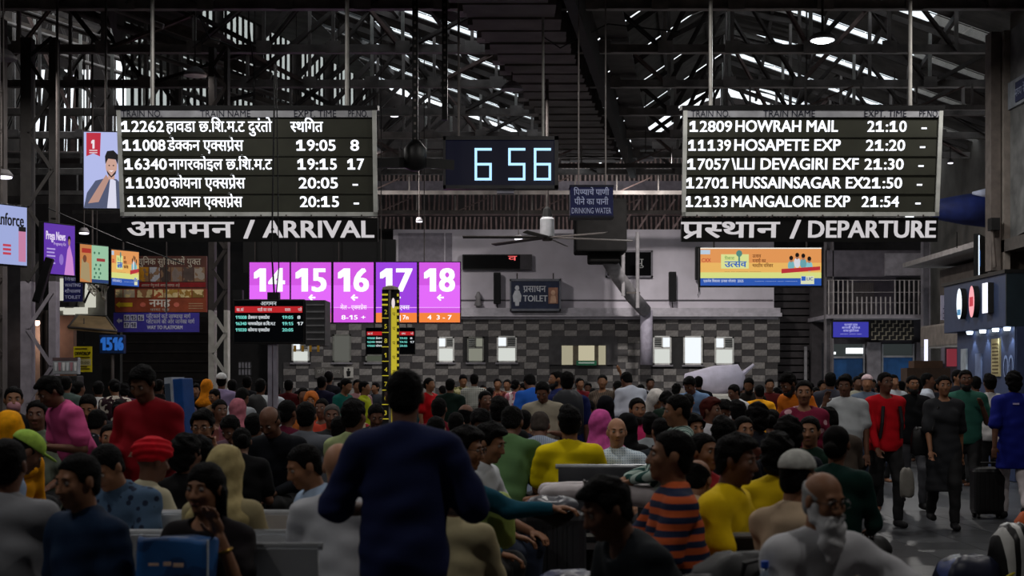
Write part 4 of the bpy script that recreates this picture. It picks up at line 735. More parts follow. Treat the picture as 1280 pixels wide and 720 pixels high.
for n, (a, b, top) in enumerate(((1038, 1078, 447), (1103, 1140, 446))):
    q = MB().bb((x(a), 38.95, 0), (x(b), 39.0, z(top))).build('door_panel', BLP, t)
    MB().bb((x(a)-.04, 38.9, 0), (x(a), 39.05, z(430))).bb((x(b), 38.9, 0), (x(b)+.04, 39.05, z(430))).bb((x(a), 38.9, z(top)-.02), (x(b), 39.05, z(top)+.03)).build('door_frame', mat('#8a8a8e', .5), t)
    MB().bb((x(a), 38.98, z(top)), (x(b), 39.0, z(430))).build('transom_pane', mat('#6f7a7a', emit=.14), t)
MB().bb((x(1057), 38.93, z(442)), (x(1080), 38.97, z(435))).build('tube_light', mat('#f4fbff', emit=1.6), t); MB().bb((x(1034), 38.93, z(443)), (x(1044), 38.97, z(440))).build('tube_light', mat('#f4fbff', emit=1.6), t)
t, w2, H, S_ = boxthing('grille', 'dark ornamental metal grille beside the purple information screen', 'grille', 1089, 1142, 400, 425, 38.4, DARK, .05); rr = random.Random(3)
for i in range(12):
    for j in range(5): MB().bb((-w2+i*w2/6, -.03, j*H/5), (-w2+i*w2/6+(.03 if (i+j) % 2 else w2/6), 0, j*H/5+(H/5 if (i+j) % 2 else .02))).build('grille_bar', mat('#7d7668', .6), t)
t, w2, H, S_ = boxthing('info_screen', 'small glowing purple screen with white text lines under the balcony', 'screen', 1040, 1087, 401, 423, 37, BLACK, .1, mat('#3a3ab4', emit=.75))
for i, (s_, q) in enumerate((('महत्त्वपूर्ण सूचना', .5), ('आपली सुविधा', .7), ('आपका सुविधा संपर्क', .6), ('----- ---- ---', .8))): text(t, s_, 0, H*(.72-.17*i), H*.17, mat('#cfd0ff', emit=.9, sample=False), y=-.014, W=w2*q*1.4, align='c')
# dark shutter bay between the tiled wall and the steel post
t = thing('shutter', 'dark horizontal-slatted shutter between the tiled wall and the balcony', 'shutter', (X(1000, 40.5), 40.5, 0), world=True); MB().bb((7.3, 40.7, 0), (X(1036, 40.6), 40.8, 5.8)).build('backing', mat('#141314', .8), t)
for i in range(22): MB().bb((7.36, 40.5, .5+i*.2), (X(1014, 40.5), 40.62, .66+i*.2)).build('slat', mat('#3e3a3c', .6, .3), t)
MB().bb((X(1005, 40.3), 40.2, 0), (X(1008, 40.3), 40.3, 2.6)).build('rail', mat('#8d8a8e', .5), t); MB().bb((X(1014, 40.3), 40.2, 0), (X(1034, 40.3), 40.6, 5.4)).build('pillar', mat('#4c484b', .7), t)
# ------------------------------------------------------------ right side: kiosk, wall column, painted wall
t = thing('blue_kiosk', 'slate blue kiosk with glowing oval and square signs on its side', 'kiosk', (8.1, 24, 0), world=True); KB = mat('#3c4766', .55, noise=.12); KD = mat('#16232a', .5)
x0 = 7.95; yn = 23.2; yf = 26.2
MB().bb((x0+.15, yn, 0), (9.2, yf, 2.62)).build('body', KB, t); MB().bb((x0, yn, 2.5), (9.2, yf+.3, 3.38)).build('fascia', KB, t, bevel=.01); MB().bb((x0+.0, yn-.04, 2.5), (9.2, yn-.0, 3.4)).build('end_panel', KD, t); MB().bb((x0+.17, yn-.04, 0), (9.2, yn, 2.5)).build('end_wall', mat('#2c3550', .6), t)
MB().bb((x0-.03, yn-.05, 3.36), (9.2, yf+.35, 3.42)).build('top_trim', BLACK, t)
def sd(yc, zc, ry, rz_, shape, m, nm):   # glowing signs stand proud of the fascia side (normal -X)
    n = 24; P = [(x0-.1, yc+ry*math.cos(6.283*k/n), zc+rz_*math.sin(6.283*k/n)) for k in range(n)] if shape else [(x0-.1, yc-ry, zc-rz_), (x0-.1, yc+ry, zc-rz_), (x0-.1, yc+ry, zc+rz_), (x0-.1, yc-ry, zc+rz_)]
    k = len(P); MB().add(P, [tuple(range(k))]).build(nm, m, t); Q = [(x0, p[1], p[2]) for p in P]; MB().add(P+Q, [(i, (i+1) % k, k+(i+1) % k, k+i) for i in range(k)]).build(nm+'_rim', DARK, t)
sd(25.28, 2.98, .15, .27, 1, mat('#e8f4ff', emit=1.3), 'oval_sign'); sd(24.6, 2.98, .15, .27, 1, mat('#f4a0a8', emit=1.1), 'oval_sign'); sd(23.9, 3.0, .14, .25, 0, mat('#f0f0ff', emit=1.4), 'square_sign')
MB().add([(x0-.105, 25.18, 2.78), (x0-.105, 25.38, 2.78), (x0-.105, 25.38, 2.88), (x0-.105, 25.18, 2.88)], [(0, 1, 2, 3)]).build('logo_band', mat('#5c9ac8', emit=.8), t)
MB().add([(x0-.105, 24.5, 2.9), (x0-.105, 24.7, 2.9), (x0-.105, 24.7, 3.06), (x0-.105, 24.5, 3.06)], [(0, 1, 2, 3)]).build('logo_band', mat('#d83a4c', emit=.8), t)
for y in (25.2, 24.5, 23.85, 23.3):
    MB().lathe((x0+.06, y, 2.44), [(.05, 0), (.06, .05)], 10).build('downlight', mat('#dff0ff', emit=5), t)
    l = bpy.data.lights.new('downlight_glow', 'SPOT'); l.energy = 9; l.color = (.75, .88, 1); l.spot_size = R(80); l.shadow_soft_size = .04; lo = bpy.data.objects.new('downlight_glow', l); C.objects.link(lo); lo.location = (x0+.06, y, 2.42)
for (ya, yb, za, zb, m, nm) in ((23.85, 24.25, 1.7, 2.33, mat('#b8a878', .6), 'menu_board'), (25.6, 25.9, 1.8, 2.2, mat('#a8b0b8', .6), 'notice'), (24.8, 25.1, 1.6, 2.1, mat('#6c7898', .6), 'faded_print')): MB().bb((x0+.12, ya, za), (x0+.15, yb, zb)).build(nm, m, t)
for i in range(9): MB().bb((x0+.115, 23.9, 1.75+i*.06), (x0+.12, 24.2, 1.77+i*.06)).build('text_line', mat('#5c4c2c', .6), t)
for k in (23.35, 23.6): n = 16; MB().add([(x0+.14, k+(.12)*math.cos(6.283*i/n), 1.85+.2*math.sin(6.283*i/n)) for i in range(n)]+[(x0+.14, k+(.08)*math.cos(6.283*i/n), 1.85+.15*math.sin(6.283*i/n)) for i in range(n)], [(i, (i+1) % n, n+(i+1) % n, n+i) for i in range(n)]).build('ring_logo', mat('#8090b8', .5), t)
t = thing('box_column', 'brown painted steel box column rising above the blue kiosk', 'column', (8.15, 23.6, 0), world=True); BC = mat('#6d625c', .7, noise=.3)
MB().bb((7.92, 23.8, 3.45), (8.08, 24.1, 7.4)).build('flange', BC, t); MB().bb((8.1, 23.7, 3.45), (8.2, 24.1, 7.4)).build('flange', mat('#857a72', .7), t); MB().bb((8.25, 23.9, 3.45), (8.62, 24.1, 7.4)).build('web', BC, t); MB().bb((7.86, 23.6, 4.1), (8.0, 23.8, 4.3)).build('junction_box', DARK, t); MB().tube([(7.9, 23.7, 4.1), (7.95, 23.7, 3.5)], .03, 6).build('conduit', BC, t)
t = thing('painted_wall_panel', 'grey flaking wall panel with a faded round emblem at the right edge', 'panel', (8.6, 22, 3.9), world=True); PP = mat('#6f6c6a', .85, noise=.45, nscale=3)
MB().add([(8.2, 23.7, 3.95), (8.3, 19.5, 4.4), (8.3, 19.5, 7.4), (8.2, 23.7, 7.4)], [(0, 3, 2, 1)]).build('plate', PP, t)
MB().bb((8.1, 19.5, 3.75), (8.5, 24, 3.95)).build('lower_beam', mat('#57504c', .7), t); MB().bb((8.62, 21, 0), (9.2, 22.2, 3.9)).build('pier', mat('#6a625c', .8), t)
n = 20; MB().add([(8.3, 22.9+.33*math.cos(6.283*i/n), 5.65+.42*math.sin(6.283*i/n)) for i in range(n)], [tuple(range(n))]).build('emblem', mat('#8c8c96', .7), t); MB().add([(8.29, 22.9+.26*math.cos(6.283*i/n), 5.65+.34*math.sin(6.283*i/n)) for i in range(n)], [tuple(range(n))]).build('emblem', mat('#2a3054', .7), t); MB().bb((8.28, 22.7, 5.4), (8.29, 23.1, 5.7)).build('emblem', mat('#8a3038', .7), t)
t = thing('wall_banner', 'navy banner with pale lettering slanting up to the right picture edge', 'banner', (8.2, 23, 6), world=True)
MB().bb((8.16, 20.4, 6.08), (8.22, 23.9, 6.52)).build('frame', mat('#8a8c92', .6), t); MB().bb((8.14, 20.4, 6.13), (8.16, 23.3, 6.45)).build('sheet', mat('#20264a', .6), t)
sdm = Matrix.Translation((8.135, 23.3, 6.15)) @ Matrix.Rotation(R(-90), 4, 'Z'); _o = text(None, 'मध्य रेल CENTRAL RAILWAY', 0, .06, .2, mat('#9aa0b8', .6), W=2.4, side=sdm); _o.data.transform(Matrix.Translation(-Vector((8.2, 23, 6)))); _o.parent = t
t = thing('upper_screen', 'bright portrait screen turned edge-on above the blue kiosk', 'screen', at(1226, 345, 27)); MB().box((0, 0, .35), (.1, .9, .8), Matrix.Rotation(R(-28), 3, 'Z')).build('casing', BLACK, t); MB().box((-.07, -.02, .35), (.02, .84, .74), Matrix.Rotation(R(-14), 3, 'Z')).build('display', mat('#e4f0ff', emit=1.3), t); MB().box((-.09, -.2, .3), (.01, .3, .3), Matrix.Rotation(R(-14), 3, 'Z')).build('blue_print', mat('#2a6ac8', emit=.9), t)
t = thing('side_beam', 'plastered overhanging ledge along the right wall beyond the kiosk', 'ledge', (8.6, 32, 3), world=True); MB().bb((10.2, 30.0, 2.45), (12, 36, 3.0)).build('ledge', mat('#6c645e', .8), t, bevel=.05); MB().bb((10.7, 30, 3.0), (12, 36, 4.4)).build('wall_face', mat('#5c544f', .8), t); MB().bb((9.9, 29, 4.5), (12, 36.5, 4.62)).build('soffit', mat('#7b7675', .7), t)
t = thing('tap_notice', 'white notice with a dark tap symbol and text lines left of the kiosk', 'notice', at(1187, 400, 28)); MB().bb((-.17, 0, 0), (.17, .03, .48)).build('sheet', mat('#c4bcd2', .6, noise=.1), t)
for i in range(6): MB().bb((-.13+.02*(i % 2), -.004, .03+i*.045), (.13-.02*(i % 3), 0, .05+i*.045)).build('text_line', mat('#5c4468', .6), t)
MB().disc(0, .36, .05, .05, -.006).poly([(-.02, .4), (.1, .4), (.1, .37), (-.02, .37)], -.006).build('tap_symbol', mat('#3c2c48', .6), t)
t = thing('pink_stall', 'small lit stall front with pink and white printed panels beyond the kiosk', 'stall', at(1205, 478, 30), world=True)
for a, b, c in ((1185, 1196, '#c84a5c'), (1199, 1210, '#c89aa0')): p = at(a, 458, 30); q = at(b, 436, 30); MB().bb((p.x, 30, p.z), (q.x, 30.1, q.z)).build('printed_panel', mat(c, emit=.3), t)
MB().bb((at(1183, 0, 30).x, 30.1, 0), (at(1212, 0, 30).x, 30.4, at(0, 434, 30).z)).build('front', mat('#55505a', .7), t)
t = thing('tarpaulin', 'blue and grey tarpaulin bundle bulging from the gable right of the departures board', 'tarpaulin', at(1205, 262, 34)); MB().lathe((0, 0, 0), [(.1, -.9), (.25, -.6), (.36, 0), (.42, .5), (.25, .8)], 16, 'x').build('bundle', mat('#16245c', .7, noise=.6, nscale=2, bump=1), t, smooth=True); MB().lathe((.45, -.3, .35), [(.03, -.35), (.12, 0), (.04, .3)], 12, 'x').build('white_fold', mat('#b8c0d8', .6), t, smooth=True)
t = thing('wooden_stand', 'brown wooden lectern-like stand standing at the foot of the doorway pillar', 'stand', (at(1161, 0, 30).x, 30, 0)); MB().bb((-.45, 0, 0), (.45, .5, 1.9)).build('cabinet', mat('#3f2c20', .7), t); MB().bb((-.3, .02, 1.9), (.3, .45, 2.05)).build('top', mat('#4c3424', .7), t); MB().tube([(0, .2, 2.05), (0, .2, 2.5)], .04).build('lamp_tube', mat('#e8e8ff', emit=1.3), t)
# striped-grille dark windows low at left of the tiled wall
t, w2, H, S_ = boxthing('barred_window', 'small barred pale window in the dark wall left of the grey post', 'window', 298, 314, 452, 469, 39, mat('#77757c', .7), .05)
for i in range(5): MB().bb((-w2+i*w2/2-.01, -.02, 0), (-w2+i*w2/2+.01, 0, H)).build('bar', DARK, t)
for i in range(3): MB().bb((-w2, -.02, i*H/2-.01), (w2, 0, i*H/2+.01)).build('bar', DARK, t)
# blue weighing machine leaning
t = thing('weighing_machine', 'tall blue and white machine cabinet leaning slightly, behind the man in dark red', 'machine', (at(232, 0, 14).x, 14, 0), (R(0), R(-5), R(-28))); MB().bb((-.10, 0, 0), (.10, .16, 1.64)).build('cabinet', mat('#17407c', .5), t, bevel=.01); MB().bb((-.11, -.02, 0), (-.02, .17, 1.66)).build('white_edge', mat('#9aa0aa', .5), t); MB().bb((-.10, -.03, 1.1), (-.04, -.02, 1.6)).build('display', mat('#3c4858', .4), t); MB().bb((-.09, -.03, .6), (-.05, -.02, .68)).build('slot', DARK, t); MB().bb((-.22, -.3, 0), (.22, .36, .12)).build('foot_plate', mat('#2c5c9c', .5), t)
# white cloth bundles on a cart
t = thing('cloth_bundle', 'big pale lilac-white wrapped bundle on top of the pile', 'bundle', at(895, 489, 27)); MB().lathe((0, 0, 0), [(.02, -.62), (.24, -.55), (.30, 0), (.26, .45), (.02, .55)], 14, 'x').build('wrapped_cloth', mat('#c9c2d4', .8, noise=.15, bump=.6), t, smooth=True); MB().tube([(.5, 0, .05), (.75, 0, .2)], [.05, .03], 6).build('knot', mat('#c9c2d4', .8), t); t.location.z = 1.62; t.rotation_euler = (0, R(-9), 0)
t = thing('cloth_bundle', 'boxy off-white bundle under the lilac one', 'bundle', (at(899, 0, 26.6).x, 26.6, .78)); MB().box((0, 0, .3), (1.0, .6, .62)).build('wrapped_box', mat('#bdb8b0', .8, noise=.2, bump=.6), t, bevel=.12)
t = thing('hand_cart', 'low grey luggage cart carrying the white bundles', 'cart', (at(899, 0, 26.6).x, 26.6, 0)); MB().bb((-.6, -.4, .3), (.6, .4, .36)).build('deck', STEEL, t); MB().bb((-.55, -.35, .36), (.55, .35, .77)).build('crate', mat('#8f8a88', .8), t); [MB().lathe((sx*.45, sy*.35, .15), [(.15, -.03), (.15, .03)], 14, 'y').build('wheel', BLACK, t) for sx in (-1, 1) for sy in (-1, 1)]
# ------------------------------------------------------------ benches
BS = mat('#d4d6d8', .32, .35, noise=.12, nscale=3, spec=.8)
def bench(label, x, y, n=3, rot=0, z=.88, m=None):
    m = m or BS; t = thing('waiting_bench', label, 'bench', (x, y, 0), (0, 0, rot), 'steel waiting benches'); W = n*.58
    for i in range(n):
        a = -W/2+i*.58+.02; b = a+.54
        mb = MB(); P = [(-.27, .41), (-.2, .445), (.0, .43), (.16, .425), (.21, .45)]; mb.add([(u_, p[0], p[1]+dz) for dz in (0, .02) for p in P for u_ in (a, b)], [(2*k, 2*k+1, 2*k+3, 2*k+2) for k in range(4)]+[(10+2*k, 12+2*k, 13+2*k, 11+2*k) for k in range(4)]+[(0, 10, 11, 1), (8, 9, 19, 18)]); mb.build('seat', m, t)
        MB().add([(a, .22, .5), (b, .22, .5), (b, .30, z), (a, .30, z), (a, .24, .5), (b, .24, .5), (b, .33, z), (a, .33, z)], [(0, 1, 2, 3), (7, 6, 5, 4), (3, 2, 6, 7), (0, 3, 7, 4), (1, 5, 6, 2), (0, 4, 5, 1)]).build('backrest', m, t)
    MB().tube([(-W/2, .31, z+.01), (W/2, .31, z+.01)], .018, 8).build('top_rail', CHROME, t); MB().beam((-W/2, 0, .38), (W/2, 0, .38), .05, .05).build('beam', CHROME, t)
    for s_ in (-1, 1):
        MB().tube([(s_*(W/2-.1), -.25, .02), (s_*(W/2-.1), 0, .38), (s_*(W/2-.1), .25, .02)], .022, 8).build('leg', CHROME, t); MB().tube([(s_*W/2, -.2, .44), (s_*W/2, -.2, .62), (s_*W/2, .2, .64)], .018, 8).build('armrest', CHROME, t)
    return t
def wear(name, label, cat, p, dims, m, seed, off=(0, .2, 1.0)):
    q = p.matrix_basis @ Vector(off); return sack(name, label, cat, q.x, q.y, q.z, dims, m, p.rotation_euler.z, seed=seed)
def bpx(px, Y): return (px-640)*Y/F
bench('steel bench whose bright back shows at the bottom, right of the raised-hand woman', bpx(335, 6.55), 6.55, 1, R(180)); bench('steel bench showing a thin bright back rail behind the raised-hand woman', bpx(325, 8.15), 8.15, 3, R(180))
bench('steel bench with a pale flat back behind the man looking down', bpx(345, 12.9), 12.9, 3, R(180)); bench('steel bench back seen beside the man in the black shirt', bpx(420, 16.3), 16.3, 6, R(180)); bench('steel bench at left behind the light-scarfed woman', bpx(262, 15.0), 15.0, 2, R(180))
bench('dark steel bench behind which the yellow t-shirt man sits', bpx(790, 10.75), 10.75, 2, R(180), .98, mat('#55575c', .5, .5))
bench('bench end at the far left bottom behind the navy polo man', bpx(90, 7.3), 7.3, 4, R(180), .86); bench('steel bench under the row of people on the middle right', bpx(905, 7.2), 7.35, 2, R(180), .84, mat('#3c3d40', .5, .5)); bench('steel bench in the far centre of the crowd', bpx(600, 16.2), 16.2, 5, R(180)); bench('steel bench in the far right centre of the crowd', bpx(860, 14.8), 14.8, 5, R(180))
# ------------------------------------------------------------ luggage
def suitcase(label, x, y, m, w_=.42, h=.66, d=.26, rot=0):
    t = thing('suitcase', label, 'suitcase', (x, y, 0), (0, 0, rot)); MB().bb((-w_/2, -d/2, .05), (w_/2, d/2, h)).build('shell', m, t, bevel=.05)
    for i in range(5): MB().bb((-w_/2+.06+i*(w_-.12)/5, -d/2-.008, .12), (-w_/2+.09+i*(w_-.12)/5, -d/2, h-.08)).build('rib', m, t)
    MB().tube([(-.09, 0, h), (-.09, 0, h+.05), (.09, 0, h+.05), (.09, 0, h)], .012, 8).build('handle', BLACK, t); [MB().lathe((sx*(w_/2-.05), sy*(d/2-.05), .03), [(.03, -.015), (.03, .015)], 10, 'x').build('wheel', BLACK, t) for sx in (-1, 1) for sy in (-1, 1)]
    return t
suitcase('large dark grey trolley suitcase standing in front of the lying man', bpx(690, 9.4), 9.4, mat('#2c2d31', .5, noise=.15), .44, .76)
suitcase('black trolley suitcase standing by the legs of the blue tunic person', bpx(1235, 17), 17, mat('#111113', .5), .38, .6)
def sack(name, label, cat, x, y, z, dims, m, rot=0, neck=True, handles=False, seed=0, prof=((.75, 0), (.95, .06), (1.0, .3), (.98, .6), (.86, .85), (.55, .97), (.3, 1.0))):
    t = thing(name, label, cat, (x, y, z), (0, 0, rot)); w_, d, h = dims; n = 22; rr = random.Random(seed); mb = MB(); ph = [rr.uniform(0, 6) for _ in range(4)]
    for j, (q, zz) in enumerate(prof):
        for k in range(n):
            a = 2*math.pi*k/n; e = 1+.05*math.sin(3*a+ph[0]+j)+.04*math.sin(5*a+ph[1]-j*.7); c_, s_ = math.cos(a), math.sin(a); sg = lambda v_: math.copysign(abs(v_)**(.7 if prof[-1][0] < .9 else .45), v_)
            mb.v.append((sg(c_)*w_/2*q*e, sg(s_)*d/2*q*e, zz*h+.01*math.sin(4*a+ph[2])))
    for j in range(6):
        for k in range(n): mb.f.append((j*n+k, j*n+(k+1) % n, (j+1)*n+(k+1) % n, (j+1)*n+k))
    mb.f.append(tuple(range(n))[::-1]); mb.f.append(tuple(6*n+k for k in range(n))); mb.build('body', m, t, smooth=True)
    if handles: [MB().tube([(-w_*.2, s_*d*.3, h*.9), (-w_*.15, s_*d*.32, h*1.15), (w_*.15, s_*d*.32, h*1.15), (w_*.2, s_*d*.3, h*.9)], .01, 6).build('handle', m, t) for s_ in (-1, 1)]
    return t
sack('shopping_bag', 'blue plastic shopping bag with a pale printed motif beside the raised-hand woman', 'bag', bpx(220, 5.9), 5.9, .46, (.32, .14, .50), mat('#133a68', .5, noise=.3, kind='print', col2='#1d5088', scale=5), 0, handles=False, seed=3, prof=((.9, 0), (.97, .04), (1.0, .3), (1.0, .6), (1.0, .85), (.99, .97), (.98, 1.0)))
tb = bpy.data.objects['shopping_bag']; MB().bb((-.09, -.092, .40), (-.05, -.085, .41)).bb((-.03, -.092, .40), (.0, -.085, .415)).bb((.01, -.092, .395), (.05, -.085, .41)).build('printed_motif', mat('#c8a890', .5), tb); MB().tube([(.13, -.05, .1), (.14, -.06, .3), (.14, -.05, .5)], .006, 6).build('white_piping', mat('#c0c8d0', .5), tb)
sack('green_bag', 'pale green bag on the laps beside the teal shirt man', 'bag', bpx(622, 8.6), 8.6, .62, (.22, .2, .32), mat('#8fa050', .6, noise=.3), seed=4)
sack('plastic_bag', 'crumpled clear-white plastic bag on top of the dark grey suitcase', 'bag', bpx(690, 9.3), 9.3, .77, (.34, .25, .09), mat('#4c4e55', .3, noise=.5, bump=.8), seed=5)
sack('blue_bag', 'shiny dark blue bag on the floor at the bottom centre', 'bag', bpx(715, 7), 7, .46, (.4, .3, .22), mat('#121f4c', .35, noise=.5, bump=.8), seed=6)
sack('backpack', 'black backpack with a curved strap beside the man in the white skull cap', 'backpack', bpx(935, 5.9), 5.9, .48, (.5, .3, .42), mat('#0d0d0f', .6), seed=7); MB().tube([(-.08, -.15, .22), (-.04, -.17, .4), (.05, -.17, .42), (.1, -.16, .25)], .012, 8).build('strap', mat('#18181a', .6), bpy.data.objects['backpack'])
sack('backpack', 'dark backpack piled on the bench left of the backpack with the curved strap', 'backpack', bpx(880, 5.7), 5.8, .46, (.4, .3, .36), mat('#131416', .6), seed=8)
t = thing('water_bottle', 'clear water bottle with a blue cap in the black backpack pocket', 'bottle', (bpx(956, 5.6), 5.6, .66)); MB().lathe((0, 0, 0), [(.03, 0), (.033, .02), (.033, .14), (.028, .17), (.013, .2), (.013, .22)], 16).build('bottle', mat('#8a98a8', .15, noise=.1, spec=.8), t, smooth=True); MB().lathe((0, 0, .22), [(.016, 0), (.016, .025)], 12).build('cap', mat('#2a5ac8', .4), t); MB().lathe((0, 0, .07), [(.034, 0), (.034, .05)], 16).build('label_band', mat('#c8d0e0', .5), t)
sack('holdall', 'black and white striped holdall at the bottom right corner', 'bag', bpx(1268, 10), 10, 0, (.34, .3, .62), mat('#0c0c0e', .4, kind='vstripes', col2='#9a9a98', scale=4), R(20), seed=9)
sack('holdall', 'dark blue holdall with a yellow trim lying at the bottom right', 'bag', bpx(1212, 10), 10, 0, (.48, .3, .4), mat('#11162a', .4, kind='print', col2='#2c3a6a', scale=4), 0, seed=10); MB().tube([(.1, -.16, .2), (.26, -.15, .3)], .012).build('yellow_trim', mat('#b8a81c', .5), bpy.data.objects['holdall.001'])
sack('orange_bag', 'orange cloth bag at the right edge behind the striped holdall', 'bag', bpx(1284, 12.2), 12.2, 0, (.22, .2, .5), mat('#a84a18', .7), seed=11)
sack('red_bag', 'small red bag among the far crowd under the tiled wall', 'bag', bpx(624, 20), 20, .9, (.25, .15, .22), mat('#a81c2c', .6), seed=12)
sack('white_bag', 'pale boxy bag between people in front of the white bundles', 'bag', bpx(854, 21), 21, .9, (.3, .2, .3), mat('#b8b4b4', .7), seed=13)
sack('white_bag', 'white carrier bag hanging low beside the red-jumper man', 'bag', bpx(1130, 15.2), 15.1, .4, (.15, .1, .3), mat('#6f6c66', .6, bump=.6), seed=14)
# ------------------------------------------------------------ figures: smooth-blended solid shapes turned into one continuous mesh
f32 = np.float32
def _ell(c, r, Rm=None):
    c = np.array(c, f32); r = np.array(r, f32); Rm = None if Rm is None else np.array(Rm, f32)
    def f(P):
        q = P-c
        if Rm is not None: q = q @ Rm
        a = q/r; k0 = np.sqrt((a*a).sum(1)); b = a/r; k1 = np.sqrt((b*b).sum(1))+1e-6; return k0*(k0-1)/k1
    return f, c, float(r.max())
def _cap(a, b, ra, rb=None, sq=None):
    a = np.array(a, f32); b = np.array(b, f32); rb = ra if rb is None else rb; d = b-a; L2 = float(d @ d)+1e-9
    def f(P):
        q = P-a; t = np.clip((q @ d)/L2, 0, 1); e = q-t[:, None]*d; return np.sqrt((e*e).sum(1))-(ra+(rb-ra)*t)
    return f, (a+b)/2, float(math.sqrt(L2)/2+max(ra, rb))
def solid(prims, h, post=None, name='body', smooth=True):
    """prims: (shape, blend, op) with op 'u' join or 's' carve. Returns a mesh (surface-net of the blended solid)."""
    lo = np.min([p[0][1]-p[0][2] for p in prims if p[2] == 'u'], 0)-3*h; hi = np.max([p[0][1]+p[0][2] for p in prims if p[2] == 'u'], 0)+3*h
    nb = np.ceil((hi-lo)/(8*h)).astype(int); nx, ny, nz = nb*8
    bc = np.stack(np.meshgrid(*[np.arange(k) for k in nb], indexing='ij'), -1).reshape(-1, 3); bcen = (lo+(bc*8+3.5)*h).astype(f32)
    def ev(P, sel):
        D = np.full(len(P), .12, f32)
        for (f, c, r), k, op in prims:
            m = sel(c, r, k)
            if m is None: continue
            d = f(P[m]); o = D[m]
            if op == 'u': hh = np.clip(.5+.5*(o-d)/k, 0, 1); D[m] = o+(d-o)*hh-k*hh*(1-hh)
            else: hh = np.clip(.5-.5*(o+d)/k, 0, 1); D[m] = o+(-d-o)*hh+k*hh*(1-hh)
        if post is not None: D = post(P, D)
        return D
    bd = 7.0*h
    def selb(c, r, k): m = np.nonzero(((bcen-c)**2).sum(1) < (r+bd+k+.13)**2)[0]; return m if len(m) else None
    Dc = ev(bcen, selb); act = np.nonzero(np.abs(Dc) < bd*1.35)[0]
    D = np.repeat(np.repeat(np.repeat(np.where(Dc > 0, 1, -1).astype(f32).reshape(nb), 8, 0), 8, 1), 8, 2)
    g = np.stack(np.meshgrid(*[np.arange(8)]*3, indexing='ij'), -1).reshape(-1, 3); P = ((bc[act]*8)[:, None, :]+g[None]).reshape(-1, 3); PW = (lo+P*h).astype(f32); ac = bcen[act]; ar = np.arange(512)
    def selp(c, r, k):
        m = np.nonzero(((ac-c)**2).sum(1) < (r+bd+k+.02)**2)[0]
        return (m[:, None]*512+ar).ravel() if len(m) else None
    D[P[:, 0], P[:, 1], P[:, 2]] = ev(PW, selp)
    I = D < 0; c8 = [(i, j, k) for i in (0, 1) for j in (0, 1) for k in (0, 1)]; sh = (nx-1, ny-1, nz-1)
    S = sum(I[i:i+sh[0], j:j+sh[1], k:k+sh[2]].astype(np.uint8) for i, j, k in c8); cell = np.argwhere((S > 0) & (S < 8))
    ids = np.full(sh, -1, np.int32); ids[cell[:, 0], cell[:, 1], cell[:, 2]] = np.arange(len(cell))
    acc = np.zeros((len(cell), 3), np.float64); cn = np.zeros(len(cell))
    for a in c8:
        for ax in range(3):
            if a[ax]: continue
            b = list(a); b[ax] = 1
            da = D[cell[:, 0]+a[0], cell[:, 1]+a[1], cell[:, 2]+a[2]]; db = D[cell[:, 0]+b[0], cell[:, 1]+b[1], cell[:, 2]+b[2]]; m = (da < 0) != (db < 0)
            t = np.clip(da[m]/(da[m]-db[m]+1e-12), 0, 1); p = np.tile(np.array(a, float), (m.sum(), 1)); p[:, ax] = t; acc[m] += p; cn[m] += 1
    V = lo+(cell+acc/cn[:, None])*h; Fq = []
    for ax in range(3):
        o1, o2 = [(1, 2), (2, 0), (0, 1)][ax]; sl = [slice(0, nx), slice(0, ny), slice(0, nz)]; A = [slice(1, n_-1) for n_ in (nx, ny, nz)]; B = list(A); A[ax] = slice(0, (nx, ny, nz)[ax]-1); B[ax] = slice(1, (nx, ny, nz)[ax])
        ia, ib = I[tuple(A)], I[tuple(B)]; e = np.argwhere(ia != ib)
        if not len(e): continue
        flip = ia[e[:, 0], e[:, 1], e[:, 2]]; g_ = e.copy()
        for q in range(3):
            if q != ax: g_[:, q] += 1
        def cid(d1, d2): x = g_.copy(); x[:, o1] += d1; x[:, o2] += d2; return ids[x[:, 0], x[:, 1], x[:, 2]]
        q = np.stack([cid(-1, -1), cid(0, -1), cid(0, 0), cid(-1, 0)], 1); q[~flip] = q[~flip][:, ::-1]; Fq.append(q)
    Fq = np.concatenate(Fq); Fq = Fq[(Fq >= 0).all(1)]
    me = bpy.data.meshes.new(name); me.vertices.add(len(V)); me.vertices.foreach_set('co', V.astype(f32).ravel()); n = len(Fq); me.loops.add(n*4); me.polygons.add(n)
    me.loops.foreach_set('vertex_index', Fq.astype(np.int32).ravel()); me.polygons.foreach_set('loop_start', np.arange(n, dtype=np.int32)*4); me.polygons.foreach_set('loop_total', np.full(n, 4, np.int32)); me.polygons.foreach_set('use_smooth', np.ones(n, bool)); me.update(calc_edges=True)
    return me
